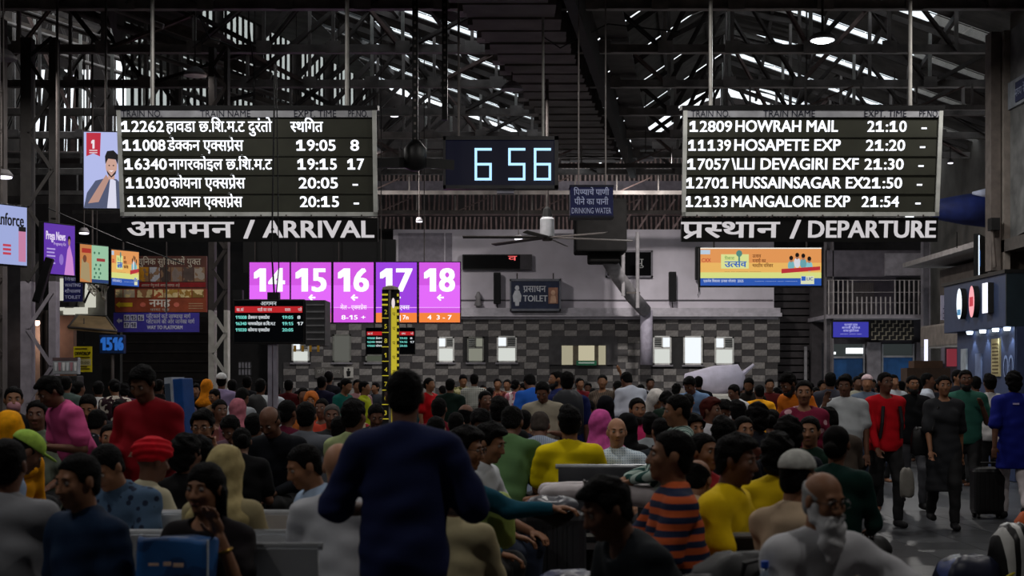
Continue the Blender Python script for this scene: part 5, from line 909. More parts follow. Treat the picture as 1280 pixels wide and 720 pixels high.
# poses: lean (deg), legs, arm directions per side as (upper, fore); person faces -Y, left side is +X
AR = dict(down=((.13, .03, -1), (.04, -.22, -1)), front=((.18, -.05, -1), (-.45, -1, .12)), lap=((.16, -.42, -1), (-.38, -1, -.28)), ear=((.45, -.55, -.75), (-.30, -.2, 1)), cheek=((.25, -.75, -.75), (-.32, -.15, 1)),
          reach=((.2, -1, -.35), (.0, -1, .05)), back=((.15, .35, -1), (.05, .1, -1)), fwd=((.1, -.35, -1), (0, -.6, -1)), knee=((.5, -.8, -.45), (.25, -1, -.35)), up=((.75, -.2, .35), (-.35, -.2, 1)), mouth=((.3, -.6, -.8), (-.42, -.55, .75)), strap=((.25, .05, -1), (-.35, -.6, .75)), out=((.42, -.12, -1), (-.5, -.9, -.1)))
POSE = {'stand': dict(a=('down', 'down')), 'standf': dict(a=('front', 'front'), head=(18, 0)), 'stando': dict(a=('out', 'out'), head=(14, 0)), 'phone': dict(a=('down', 'ear'), head=(5, -12)), 'walk': dict(a=('back', 'fwd'), legs='walk'), 'walk2': dict(a=('strap', 'down'), legs='walk'), 'bend': dict(a=('fwd', 'fwd'), lean=38, head=(10, 0)),
        'bendf': dict(a=('front', 'front'), lean=22, head=(28, 0)), 'raise': dict(a=('up', 'front'), head=(0, 10)), 'sit': dict(sit=1, a=('lap', 'lap')), 'sitd': dict(sit=1, a=('lap', 'lap'), lean=16, head=(30, 0)), 'sitf': dict(sit=1, a=('front', 'front'), lean=8, head=(22, 0)), 'sitl': dict(sit=1, a=('lap', 'lap'), lean=34, head=(20, 0)),
        'sitear': dict(sit=1, a=('lap', 'mouth'), lean=6), 'sitcheek': dict(sit=1, a=('cheek', 'lap'), lean=6, head=(6, 8)), 'sitreach': dict(sit=1, a=('reach', 'lap'), lean=18), 'sitknee': dict(sit=1, a=('knee', 'lap'), lean=14, head=(4, 0), kneeup=1), 'recline': dict(sit=1, a=('lap', 'lap'), lean=-22, straight=1, head=(15, 0)), 'sitdn': dict(sit=1, a=('down', 'down'), lean=3)}
def rot(deg, ax): return np.array(Matrix.Rotation(R(deg), 3, ax))
def unit(v): v = np.array(v, float); return v/np.linalg.norm(v)
class Skel:
    def __init__(s, pose, fem=False, hp=None, hy=None, fat=0):
        p = POSE[pose]; s.sit = p.get('sit', 0); s.fem = fem; s.fat = fat; lean = p.get('lean', 0); s.T = rot(lean, 'X') # forward lean tips +Z toward -Y
        s.P = np.array((0, .0 if not s.sit else .08, .93 if not s.sit else .55)); u = s.T @ np.array((0, 0, 1.)); s.u = u; s.tor = lambda x, y, z: s.P+s.T @ np.array((x, y, z), float)
        hd = p.get('head', (0, 0)); hp = hd[0] if hp is None else hp; hy = hd[1] if hy is None else hy
        s.HR = s.T @ rot(-lean*.75, 'X') @ rot(hy, 'Z') @ rot(hp, 'X'); s.nb = s.tor(0, .012, .50); s.H = s.nb+s.HR @ np.array((0, -.02, .158)); sw = .165 if fem else .185
        s.arm = []
        for k, side in enumerate((1, -1)):
            ua, fa = AR[p['a'][k]]; ml = np.array((side, 1, 1)); S_ = s.tor(side*sw, .01, .435); W0 = rot(lean*.5, 'X'); E = S_+(W0 @ unit(np.array(ua)*ml))*.285; d = unit(np.array(fa)*ml); Wr = E+d*.245; s.arm.append((S_, E, Wr, d, side))
        s.leg = []
        for side in (1, -1):
            h = s.P+np.array((side*.09, 0, -.02))
            if s.sit:
                k = h+unit((side*.14, -1, .02))*.42; a = np.array((k[0]+side*.0, k[1]+.02, .09))
                if p.get('straight'): k = h+unit((side*.04, -1, .1))*.42; a = k+unit((0, -1, -.05))*.4
                if p.get('kneeup') and side == 1: k = h+unit((.35, -.8, .62))*.43; a = np.array((k[0], k[1]-.02, .42))
            elif p.get('legs') == 'walk':
                if side == 1: k = h+unit((0, -.35, -1))*.42; a = k+unit((0, .05, -1))*.42; a[2] = max(a[2], .09)
                else: k = h+unit((0, .12, -1))*.42; a = k+unit((0, .62, -1))*.38; a[2] = max(a[2], .13)
            else: k = h+unit((side*.02, -.03, -1))*.43; a = np.array((h[0]+side*.02, .02, .085))
            s.leg.append((h, k, a, side))
def torso(s, g, k=.05):
    w = .93 if s.fem else 1; B = []
    E = lambda c, r: B.append((_ell(s.tor(*c), [q+g for q in r], s.T), k, 'u'))
    E((0, .0, .31), (.155*w, .105, .185)); E((0, -.01-.02*s.fat, .13), (.142*w+.03*s.fat, .1+.05*s.fat, .16)); E((0, .012, 0), (.158+.015*s.fem, .118, .12))
    B.append((_cap(s.tor(-.135*w, .01, .425), s.tor(.135*w, .01, .425), .056+g), k, 'u'))
    for sx in (-1, 1): B.append((_cap(s.tor(0, .015, .475), s.tor(sx*.15*w, .01, .43), .046+g, .045+g), k*.8, 'u'))
    if s.fem:
        for x in (-.07, .07): E((x, -.085, .315), (.058, .05, .058))
    return B
def head_prims(s):
    L = lambda x, y, z: s.H+s.HR @ np.array((x, y, z), float); e = lambda c, r, k=.02, op='u': ((_ell(L(*c), r, s.HR)), k, op); c_ = lambda a, b, ra, rb=None, k=.012, op='u': (_cap(L(*a), L(*b), ra, rb), k, op)
    return [e((0, .014, .028), (.073, .09, .086)), e((0, -.02, -.04), (.056, .066, .075), .03), e((0, -.066, -.092), (.022, .018, .018), .02), e((.034, -.062, -.022), (.024, .022, .026), .02), e((-.034, -.062, -.022), (.024, .022, .026), .02),
            e((.031, -.100, .006), (.015, .016, .011), .012, 's'), e((-.031, -.100, .006), (.015, .016, .011), .012, 's'), c_((-.035, -.073, .026), (.035, -.073, .026), .011), c_((0, -.084, .012), (0, -.103, -.03), .007, .013), e((.013, -.092, -.034), (.009, .01, .008), .008), e((-.013, -.092, -.034), (.009, .01, .008), .008),
            c_((-.016, -.083, -.056), (.016, -.083, -.056), .007, k=.006), c_((-.013, -.081, -.068), (.013, -.081, -.068), .008, k=.006), e((.076, .006, -.005), (.010, .02, .031), .008), e((-.076, .006, -.005), (.010, .02, .031), .008)]
def body_mesh(s, h, hands=True, legs=True):
    B = torso(s, 0); B.append((_cap(s.nb-s.u*.04, s.H+s.HR @ np.array((0, .015, -.05)), .056 if not s.fem else .048, .052 if not s.fem else .044), .03, 'u'))
    for S_, E, W, d, side in s.arm:
        q = .88 if s.fem else 1; B += [(_cap(S_, E, .05*q, .04*q), .03, 'u'), (_cap(E, W, .041*q, .026*q), .02, 'u')]
        # hand frame
        lat = unit(np.cross(d, (0, 0, 1) if abs(d[2]) < .8 else (0, -1, 0))); nrm = unit(np.cross(d, lat)) 
        if nrm @ np.array((0, -1, 0)) < -.2 and abs(d[2]) > .8: nrm = -nrm
        if abs(d[2]) <= .8 and nrm[2] > 0: nrm = -nrm
        Hd = W+d*.055; Rm = np.stack([lat, d, nrm], 1); B.append((_ell(Hd, (.038*q, .052*q, .017), Rm), .012, 'u'))
        if hands:
            sgn = 1 if (lat @ np.array((-side, 0, 0)) if abs(d[2]) > .8 or True else 1) > 0 else -1
            for i, (o, l) in enumerate(((.027, .068), (.010, .078), (-.008, .073), (-.025, .058))):
                a = Hd+lat*(o*sgn)+d*.04; m = a+d*l*.5+nrm*.012; e = m+d*l*.32+nrm*.03; B += [(_cap(a, m, .0092*q, .0088*q), .004, 'u'), (_cap(m, e, .0088*q, .0075*q), .004, 'u')]
            a = Hd+lat*.03*sgn-d*.02; m = a+lat*.022*sgn+d*.028+nrm*.012; e = m+d*.03+nrm*.012; B += [(_cap(a, m, .012*q, .0105*q), .006, 'u'), (_cap(m, e, .0105*q, .009*q), .004, 'u')]
        else: B.append((_ell(Hd+d*.06+nrm*.01, (.034*q, .05, .016), Rm), .02, 'u'))
    for hp_, k, a, side in s.leg:
        if legs: B += [(_cap(hp_, k, .085, .055), .04, 'u'), (_cap(k, a, .054, .036), .02, 'u'), (_cap(a-np.array((0, -.03, .04)), a+np.array((0, -.14, -.055)), .034, .026), .02, 'u')]
    B += head_prims(s)
    return solid(B, h, name='body')
def wrinkle(P, amp): return amp*(np.sin(P[:, 0]*23+P[:, 2]*31+2*np.sin(P[:, 1]*17))+.6*np.sin(P[:, 2]*55+P[:, 0]*19*np.sin(P[:, 2]*6)))
def top_mesh(s, h, sleeve='short', hem=-.1, style='shirt', collar=True):
    g = .02; B = torso(s, g, .06); a_ = {'short': .72, 'elbow': 1.0, 'long': 2, 'none': .15}[sleeve]
    for S_, E, W, d, side in s.arm:
        q = .9 if s.fem else 1
        if a_ <= 1: B.append((_cap(S_, S_+(E-S_)*a_*.96, .066*q, (.078 if sleeve != 'none' else .05)*q), .035, 'u'))
        else: B += [(_cap(S_, E, .062*q, .054*q), .04, 'u'), (_cap(E, E+(W-E)*.93, .054*q, .038*q), .025, 'u')]
    low = -1
    if not s.fem: B.append((_ell(s.tor(0, .005, .14), (.176, .132+.04*s.fat, .27), s.T), .05, 'u'))
    if style == 'shirt': E2 = _ell(s.tor(0, .01, -.05), (.188, .148, .17), s.T); B.append((E2, .05, 'u'))
    if style in ('kurta', 'dress', 'tunic'):
        if not s.sit:
            zb = {'kurta': .45, 'tunic': .62, 'dress': .1}[style]; B.append((_ell((0, .01, .8), (.19, .14, .2)), .06, 'u')); B.append((_cap((-.05, .01, .85), (-.07, .01, zb), .12, .13), .06, 'u')); B.append((_cap((.05, .01, .85), (.07, .01, zb), .12, .13), .06, 'u'))
            if style == 'dress': B += [(_cap((x, .01, .8), (x*2.2, .01, .12), .12, .14), .08, 'u') for x in (-.06, .06)]
            low = zb
        else:
            for hp_, k, a, side in s.leg: B.append((_cap(hp_, k, .11, .09), .08, 'u')); (B.append((_cap(k, a, .09, .1), .08, 'u')) if style == 'dress' else None)
    if s.fat: B.append((_ell(s.tor(0, -.05, .13), (.16, .13, .15), s.T), .05, 'u'))
    if collar:
        for t_ in range(10):
            a1 = t_*.5-2.25; a2 = a1+.5; f = lambda a: s.nb+s.T @ np.array((math.sin(a)*.064, -math.cos(a)*.062, .005+.018*(1-math.cos(a))*.5)); B.append((_cap(f(a1), f(a2), .012), .008, 'u'))
    u = s.u.astype(f32); P0 = s.P.astype(f32); nb = s.nb+s.T @ np.array((0, -.035, .035)); nbf = nb.astype(f32); rn = .056 if collar else .074
    def post(P, D):
        D = D+wrinkle(P, .0038); D = np.maximum(D, -(np.sqrt(((P-nbf)**2).sum(1))-rn)) if not collar else D
        if style in ('shirt',): D = np.maximum(D, -((P-P0) @ u-hem))
        elif low > 0: D = np.maximum(D, (low-.03)-P[:, 2])
        return D
    return solid(B, h, post, name='shirt')
def pants_mesh(s, h, wide=0, skirt=False):
    B = [(_ell(s.tor(0, .012, .0), (.172, .128, .13), s.T), .05, 'u')]
    for hp_, k, a, side in s.leg: B += [(_cap(hp_, k, .1, .072+wide*.02), .05, 'u'), (_cap(k, a+np.array((0, 0, .015)), .07+wide*.02, .055+wide*.03), .03, 'u')]
    if skirt and not s.sit: B += [(_cap((x, 0, .85), (x*2, 0, .15), .13, .17), .1, 'u') for x in (-.05, .05)]
    def post(P, D): return np.maximum(D+wrinkle(P, .003), .07-P[:, 2])
    return solid(B, h, post, name='trousers')
def shoe_mesh(s, side_i):
    hp_, k, a, side = s.leg[side_i]; a = np.array((a[0], a[1], max(a[2]-.09, 0)+.09)); B = [(_cap(a+np.array((0, .03, -.045)), a+np.array((0, -.15, -.055)), .042, .036), .02, 'u'), (_ell(a+np.array((0, .0, -.03)), (.042, .05, .05)), .02, 'u')]
    z0 = float(a[2]-.088); return solid(B, .012, lambda P, D: np.maximum(D, z0-P[:, 2]), name='shoe')
def hair_mesh(kind, h):
    E = lambda c, r, k=.02, op='u': (_ell(c, r), k, op); K = lambda a, b, ra, rb=None, k=.02, op='u': (_cap(a, b, ra, rb), k, op); post = None
    noise = lambda amp, f=70: (lambda P, D: D+amp*(np.sin(P[:, 0]*f+3*np.sin(P[:, 2]*40))*np.sin(P[:, 1]*f*.8)+.5*np.sin(P[:, 2]*f*1.4)))
    face = [E((0, -.12, -.045), (.068, .085, .105), .015, 's')]
    core = lambda g=0: [E((0, .015, .033), (.080+g, .097+g, .088+g)), E((0, .036, -.03), (.070+g, .062+g, .062))]
    def line(amp, f=70, dz=0):
        n_ = noise(amp, f)
        def p(P, D):
            zl = np.interp(P[:, 1], [-.12, -.085, -.062, -.045, -.028, -.012, .012, .03, .06, .12], [.082, .074, .062, .05, -.005, -.012, .022, -.04, -.082, -.095])+dz*(P[:, 1] > .03)
            return np.maximum(n_(P, D), (zl-P[:, 2])*.6)
        return p
    if kind == 'short': B = core(); post = line(.002, 90)
    elif kind == 'thick': B = core(.006)+[E((0, -.05, .088), (.055, .045, .028)), E((.02, .0, .105), (.05, .06, .03))]; post = line(.004, 85)
    elif kind == 'messy': B = core(.016)+[E((0, .06, -.04), (.075, .06, .075))]; post = line(.008, 60, -.03)
    elif kind == 'bun': B = core()+[E((0, .13, -.02), (.042, .038, .042))]; post = line(.0015, 60)
    elif kind == 'long': B = core(.003)+[K((0, .07, -.02), (0, .11, -.30), .062, .045, .04), K((.07, .02, -.01), (.065, .05, -.14), .025, .02), K((-.07, .02, -.01), (-.065, .05, -.14), .025, .02), E((0, -.12, -.05), (.07, .08, .115), .015, 's')]; post = noise(.002)
    elif kind == 'ring': B = core(-.002); _l = line(.001, 60); post = lambda P, D: np.maximum(_l(P, D), (P[:, 2]-.035-.35*P[:, 1])*.7)
    elif kind == 'scarf': B = [E((0, .02, .028), (.096, .112, .112)), K((0, .02, -.05), (0, .035, -.19), .088, .12, .05), E((0, .03, -.25), (.19, .13, .09), .06), E((0, -.125, -.012), (.056, .08, .082), .015, 's')]; post = lambda P, D: D+.003*np.sin(P[:, 2]*60+6*P[:, 0]*6+10*P[:, 1])
    elif kind == 'turban': B = [E((0, .012, .065), (.108, .128, .066)), E((0, .0, .105), (.08, .1, .045)), E((0, .03, .03), (.09, .095, .05)), E((0, -.13, -.03), (.06, .075, .085), .01, 's')]; post = lambda P, D: D+.004*np.sin(P[:, 2]*150+P[:, 0]*45)
    elif kind == 'skullcap': B = [E((0, .016, .052), (.083, .1, .082)), K((0, .02, .04), (0, .02, .05), .075)]; post = lambda P, D: np.maximum(D+.0012*np.sin(P[:, 2]*420)*np.sin(P[:, 0]*300), .045-.12*P[:, 1]-P[:, 2]-.0)
    elif kind == 'cap': B = [E((0, .014, .05), (.088, .104, .078)), E((0, -.12, .045), (.06, .06, .008), .01)]; post = lambda P, D: np.maximum(D, .035-P[:, 2])
    elif kind == 'beard': B = [E((0, -.052, -.085), (.056, .05, .056)), E((.05, -.01, -.05), (.02, .03, .05)), E((-.05, -.01, -.05), (.02, .03, .05)), E((0, -.1, -.045), (.03, .028, .03), .015, 's')]; post = noise(.003)
    elif kind == 'longbeard': B = [E((0, -.055, -.09), (.064, .055, .06)), E((0, -.075, -.15), (.06, .045, .075)), K((0, -.07, -.17), (0, -.08, -.235), .045, .02), E((.055, -.01, -.045), (.022, .035, .05)), E((-.055, -.01, -.045), (.022, .035, .05)), E((0, -.104, -.04), (.03, .03, .024), .012, 's'), K((-.035, -.092, -.052), (.035, -.092, -.052), .009)]; post = noise(.004, 60)
    elif kind == 'moustache': B = [K((-.026, -.09, -.05), (0, -.098, -.044), .006, .008, .006), K((.026, -.09, -.05), (0, -.098, -.044), .006, .008, .006)]
    elif kind == 'mask': B = [E((0, -.062, -.052), (.06, .052, .05)), E((0, -.02, -.01), (.09, .06, .05), .01, 's')]
    return solid(B, h, post, name=kind)
_MC = {}
def cached(key, fn):
    if key not in _MC: _MC[key] = fn()
    return _MC[key]
SKIN = {'d': mat('#5c3c2c', .6, noise=.12, bump=.05), 'm': mat('#80583f', .6, noise=.12, bump=.05), 'l': mat('#9c7056', .6, noise=.12, bump=.05)}
HAIR = mat('#070606', .75, noise=.3, nscale=90, bump=1, spec=.08); EYEW = mat('#8a7f78', .6, noise=0, bump=0, spec=.05); EYEB = mat('#120c08', .2, noise=0, bump=0); LIP = mat('#6b3a33', .5, noise=0, bump=0)
TR = {'k': mat('#141416', .8), 'b': mat('#232c40', .8), 'g': mat('#3e3f44', .8), 't': mat('#8c7c60', .8), 'w': mat('#b5aeb0', .8), 'n': mat('#161d30', .8), 'm': mat('#4a1620', .8)}
def clothmat(c, pat=None, c2='#e0dcd8', sc=14): return mat(c, .85, noise=.15, nscale=5, kind=pat, col2=c2, scale=sc, bump=.3, spec=.1)
eyeme = MB().lathe((0, 0, 0), [(.001, -.011), (.006, -.0095), (.010, -.005), (.011, 0), (.009, .006)], 12, 'y').mesh('eye', smooth=True); irme = MB().lathe((0, -.0085, 0), [(.0008, -.0032), (.0045, -.0025), (.0052, .001)], 10, 'y').mesh('iris', smooth=True)
browme = MB().tube([(-.017, 0, -.002), (0, -.004, .003), (.017, .003, 0)], [.0028, .0042, .002], 6).mesh('eyebrow', smooth=True); lipme = MB().lathe((0, 0, 0), [(.002, -.021), (.005, -.012), (.0062, 0), (.005, .012), (.002, .021)], 8, 'x').mesh('lips', smooth=True)
PEOPLE = []; SPOT = []
def person(px, yt, Y, pose, face, label, top='#444', tp='short', pants='k', hair='short', skin='m', fem=False, style='shirt', pat=None, c2='#e0dcd8', sc=14, hp=None, hy=None, beard=None, fat=0, haircol=None, glasses=False, scale=None, collar=None, hem=-.1, wide=0, z0=0, band=None):
    Y0 = Y; ok = False
    for q in range(1 if scale else 14):
        Y = Y0*(1+.012*((q+1)//2)*(1 if q % 2 else -1)); X_ = (px-640)*Y/F
        if all((X_-a_)**2+((Y-b_)*.9)**2 > (.46 if Y0 > 17 else .5)**2 for a_, b_ in SPOT): break
    SPOT.append(((px-640)*Y/F, Y))
    near = Y < 9.7; mid = Y < 17; h = .0095 if near else (.0135 if mid else .019)
    key = (pose, fem, hp, hy, fat, h); sk = cached(('sk',)+key, lambda: Skel(pose, fem, hp, hy, fat))
    collar = (not fem) if collar is None else collar
    # stature so that the crown reaches the seen height
    crown = float(sk.H[2]+.118); want = CH-(yt-HZ)*Y/F-z0; s = scale or min(1.12, max(.84, want/crown)); zadd = 0
    if sk.sit and scale is None: zadd = max(-.12, min(.16, want-crown*s))
    hx = sk.H*s; a = R(face); wx = (px-640)*Y/F; x = wx-(hx[0]*math.cos(a)-hx[1]*math.sin(a)); y = Y-(hx[0]*math.sin(a)+hx[1]*math.cos(a))*.5
    if sk.sit: y = Y-(hx[0]*math.sin(a)+hx[1]*math.cos(a))
    x = (px-640)*(y+hx[0]*math.sin(a)+hx[1]*math.cos(a))/F-(hx[0]*math.cos(a)-hx[1]*math.sin(a))
    t = thing('person', label, 'person', (x, y, z0+zadd), (0, 0, a)); t.scale = (s, s, s)
    part('body', cached(('b',)+key, lambda: body_mesh(sk, h, hands=near or mid)), SKIN[skin], t)
    tm_ = clothmat(top, pat, c2, sc) if isinstance(top, str) else top
    part('shirt' if style == 'shirt' else ('dress' if style == 'dress' else 'tunic'), cached(('t', tp, style, collar, hem)+key, lambda: top_mesh(sk, h, tp, hem, style, collar)), tm_, t)
    part('trousers', cached(('p', wide)+key, lambda: pants_mesh(sk, h*1.25, wide)), TR[pants] if pants in TR else clothmat(pants), t)
    HM = Matrix.Translation(sk.H) @ Matrix(sk.HR.tolist()).to_4x4(); hh = .007 if near else (.010 if mid else .014)
    hm_ = mat(haircol, .8, noise=.2, nscale=30, spec=.06) if haircol else HAIR
    nm = {'scarf': 'headscarf', 'turban': 'turban', 'skullcap': 'skull_cap', 'cap': 'cap'}.get(hair, 'hair')
    if hair != 'bald': part(nm, cached(('h', hair, hh), lambda: hair_mesh(hair, hh)), hm_, t, M=HM)
    if hair in ('skullcap', 'cap'): part('hair', cached(('h', 'ring', hh), lambda: hair_mesh('ring', hh)), HAIR, t, M=HM)
    if beard: part('beard' if 'beard' in beard[0] else beard[0], cached(('h', beard[0], hh), lambda: hair_mesh(beard[0], hh)), mat(beard[1], .8, noise=.2, nscale=30), t, M=HM)
    facing = abs(((face+(hy or 0)+180) % 360)-180) < 125
    if facing and Y < 21:
        for sx in (-1, 1):
            e = part('eye', eyeme, EYEW, t, M=HM @ Matrix.Translation((sx*.031, -.077, .006))); part('iris', irme, EYEB, e, M=Matrix.Translation((0, 0, 0))); part('eyebrow', browme, HAIR, t, M=HM @ Matrix.Translation((sx*.032, -.087, .027)) @ Matrix.Scale(sx, 4, (1, 0, 0)))
        part('lips', lipme, LIP, t, M=HM @ Matrix.Translation((0, -.087, -.061)))
    if glasses:
        mb = MB()
        for sx in (-1, 1): c_ = sx*.032; mb.tube([(c_+.024*math.cos(k*math.pi/6), -.105, .006+.018*math.sin(k*math.pi/6)) for k in range(13)], .0022, 5, False); mb.tube([(sx*.056, -.104, .008), (sx*.078, 0, .006)], .002, 5)
        mb.tube([(-.008, -.106, .008), (.008, -.106, .008)], .002, 5); part('glasses', mb.mesh('glasses'), BLACK, t, M=HM)
    if not sk.sit and (mid or Y < 20):
        for i in (0, 1): part('shoe', cached(('shoe', i)+key, lambda: shoe_mesh(sk, i)), TR['k'] if skin != 'l' else mat('#8a8684', .6), t)
    PEOPLE.append(t); return t, sk, s
def P(*a, **k): return person(*a, **k)[0]
# ---- nearest figures
P(506, 462, 6.0, 'stando', 180, 'man in a navy shirt standing with his back to us in the foreground centre', '#1a2143', 'elbow', 'k', 'short', 'd', hem=-.12)
P(97, 567, 6.1, 'sitdn', -38, 'seated man in a dark navy polo shirt in the lower left foreground, looking left', '#0f2138', 'short', 'b', 'short', 'm', hp=8)
pw, skw, sw_ = person(256, 579, 6.2, 'sitcheek', -12, 'young woman in a black top in front, one raised hand by her hair', '#141013', 'short', 'k', 'long', 'm', fem=True, hp=0, hy=-8, collar=False)
MB().lathe((0, 0, 0), [(.034, -.006), (.037, 0), (.034, .006)], 20).build('bangle', mat('#a8843c', .3, .8), pw).matrix_local = Matrix.Translation(skw.arm[0][1]*.25+skw.arm[0][2]*.75) @ Vector(skw.arm[0][3]).to_track_quat('Z', 'Y').to_matrix().to_4x4()
P(425, 553, 6.9, 'sit', 170, 'bald man in a white shirt, half hidden by the navy shirt man', '#a8a9ae', 'short', 'g', 'bald', 'l', fat=.5)
P(380, 556, 7.7, 'sitd', -62, 'man in a pale blue shirt looking down, left of the navy shirt man', '#8ea0b8', 'short', 'k', 'short', 'm', hp=18)
P(10, 548, 6.3, 'sit', 175, 'person in a grey jacket at the lower left edge, red-striped scarf at the neck', '#77787c', 'long', 'g', 'short', 'd')
P(133, 556, 7.6, 'sitd', -25, 'man in a blue-grey printed shirt behind the navy polo man', '#41566e', 'short', 'k', 'short', 'm', pat='dots', c2='#20283a', sc=18)
P(191, 552, 7.8, 'sit', 130, 'man in a cream shirt and a red turban, turned away', '#a39c84', 'long', 't', 'turban', 'd', haircol='#b01420', hp=8)
P(33, 540, 8.6, 'sitd', 120, 'person in a pale blue shirt and a lime green cap, turned away', '#8090a8', 'long', 'b', 'cap', 'd', haircol='#8fae48')
P(10, 516, 9.8, 'sit', -150, 'person under a yellow-orange head veil at the left edge', '#c8860c', 'long', 'k', 'scarf', 'd', fem=True, haircol='#d8920e')
P(283, 560, 7.6, 'sit', 165, 'person in a beige head scarf seated behind the raised-hand woman', '#8f8464', 'long', 't', 'scarf', 'm', fem=True, haircol='#a39468', hp=8)
P(234, 545, 8.7, 'sit', 150, 'dark figure in black behind the cream shirt man, facing away', '#0f0e10', 'long', 'k', 'messy', 'd')
P(566, 640, 6.9, 'sit', 165, 'seated man in a beige shirt mostly hidden by the navy shirt man, sleeve showing', '#a09676', 'long', 't', 'short', 'd', scale=.88)
P(582, 535, 8.2, 'sitreach', 75, 'man in glasses and a teal shirt reaching his arm to the right', '#14485a', 'long', 'k', 'thick', 'm', glasses=True, hp=4)
P(612, 530, 9.1, 'sitd', 68, 'man with a white collar just beyond the teal shirt man', '#b8bcc0', 'short', 'b', 'thick', 'm', hp=12)
P(712, 508, 11.1, 'sit', 180, 'broad man in a bright yellow t-shirt seen from behind', '#d8c010', 'short', 'k', 'thick', 'm', fat=.6, collar=False)
P(757, 598, 5.6, 'sitl', -68, 'man in a charcoal t-shirt bending down in the lower centre foreground', '#14181c', 'short', 'k', 'thick', 'd', hp=15, collar=False)
pp, skp, sp_ = person(838, 537, 6.7, 'sitear', -88, 'man in an orange, white and navy striped shirt holding a phone to his mouth', '#b4532c', 'short', 'b', 'short', 'm', pat='stripes', c2='#202840', sc=5.5, hp=-4)
W = skp.arm[1][2]+skp.arm[1][3]*.1; ph = thing('mobile_phone', 'dark mobile phone held up by the striped shirt man', 'phone', pp.matrix_basis @ Vector(W+np.array((0, -.035, .01))), (R(15), 0, R(-88))); MB().box((0, 0, 0), (.075, .011, .155)).build('body', BLACK, ph, bevel=.004); MB().box((0, -.0065, 0), (.068, .002, .145)).build('screen', mat('#10141c', .1, noise=0), ph)
P(921, 545, 6.9, 'sitd', 62, 'man in a yellow shirt with a black collar, face turned right', '#d6b410', 'short', 'k', 'thick', 'd', hp=4, pat=None)
P(872, 575, 7.9, 'sitl', 150, 'person in a tan shirt hunched between the striped shirt and yellow shirt men', '#a38c74', 'long', 't', 'ring', 'm')
P(972, 543, 7.5, 'sit', 160, 'person with big dark hair and a yellow top behind the skull cap man', '#c8aa14', 'short', 'k', 'messy', 'd')
P(998, 566, 6.6, 'sit', 130, 'man in a tan shirt and a white knitted skull cap, turned away', '#b09a80', 'long', 't', 'skullcap', 'm', haircol='#a9a9a4', fat=.4, hp=8)
P(1030, 590, 5.7, 'sitknee', 20, 'bald man with glasses and a long white beard in a white kurta', '#a9a9ad', 'elbow', 'w', 'ring', 'm', beard=('longbeard', '#b8b8ba'), glasses=True, haircol='#8a8a8a', hp=6, hy=8, style='shirt')
P(1046, 532, 8.9, 'sit', 150, 'woman with dark hair and a sea-green shawl behind the bearded man', '#0e2a26', 'long', 'k', 'bun', 'd', fem=True, haircol='#0a0808')
P(880, 541, 8.6, 'sit', 40, 'man in a red collarless shirt partly hidden behind the phone-holding man', '#8a1c22', 'short', 'k', 'short', 'm')
P(905, 522, 9.9, 'sit', 165, 'dark-haired person facing away above the yellow shirt man', '#1a1b20', 'long', 'k', 'thick', 'd')
P(985, 522, 9.9, 'sit', 190, 'person with a dark mop of hair in the middle of the right-hand crowd', '#181a22', 'long', 'k', 'messy', 'd')
# lying man: legs over the luggage, body along the bench
ly, skl, sl_ = person(846, 585, 10.1, 'recline', -86, 'man in a green-striped shirt and white trousers stretched out on the dark bench', '#9fb0a8', 'long', 'w', 'short', 'm', pat='vstripes', c2='#2c4c48', sc=7, scale=.95)
ly.location.z = .30
# ---- standing left group
P(62, 471, 11.6, 'bendf', -48, 'man in a pink polo shirt standing and looking down at the left', '#b84a7c', 'short', 'b', 'thick', 'd')
P(46, 500, 12.3, 'sit', 8, 'man in a grey-green shirt seated beside the pink polo man', '#5c6458', 'short', 'k', 'short', 'd')
P(178, 458, 9.8, 'standf', -14, 'tall man in a dark red shirt standing with his head bowed', '#7a0c18', 'long', 'k', 'thick', 'd', hp=26)
P(110, 493, 15, 'sitf', 5, 'man in a dark shirt between the pink polo and the dark red shirt men', '#17191d', 'short', 'k', 'short', 'm')
P(122, 512, 13, 'sitf', 170, 'child-like figure in patterned black below the dark shirted phone watcher', '#15171c', 'long', 'k', 'short', 'd', pat='dots', c2='#6c7078', sc=24)
P(17, 483, 14, 'sit', 20, 'person in black with a pink face mask at the far left', '#101014', 'long', 'k', 'short', 'm', beard=('mask', '#a87880'))
P(83, 470, 20, 'stand', 180, 'person in a grey-green top standing just right of the pink polo man', '#43504c', 'short', 'k', 'short', 'd')
P(99, 476, 21, 'stand', 150, 'woman in a beige print dress standing under the yellow poster', '#8a7c68', 'elbow', 't', 'bun', 'd', fem=True, style='dress', pat='print', c2='#5c5040', sc=12)
P(123, 476, 20, 'stand', 200, 'person with a white shoulder cloth and dark red robe below the blue number box', '#b4b4b4', 'short', 'm', 'short', 'd')
P(143, 474, 19, 'standf', -150, 'woman in a black and white floral blouse and maroon dress', '#2c1c22', 'short', 'm', 'bun', 'm', fem=True, pat='print', c2='#b0a89c', sc=14)
P(212, 478, 17.5, 'bend', 200, 'person in a pale blue-white shirt bent behind the blue cabinet', '#8a98b0', 'short', 'b', 'short', 'd')
P(253, 513, 10.8, 'sitcheek', -8, 'man in glasses and a white shirt with a hand at his cheek', '#a8a9ac', 'short', 'k', 'thick', 'm', glasses=True)
P(252, 546, 9.8, 'sit', 190, 'back of a dark-haired head below the white shirt man in glasses', '#101216', 'long', 'k', 'thick', 'd')
P(337, 508, 12.0, 'sitd', -18, 'balding man in a black open-collared shirt looking down', '#0e1015', 'long', 'k', 'ring', 'd', haircol='#1a1715')
P(383, 502, 12.2, 'sit', 176, 'man in a plain grey shirt seen from behind, right of the black shirt man', '#50535a', 'short', 'k', 'short', 'd')
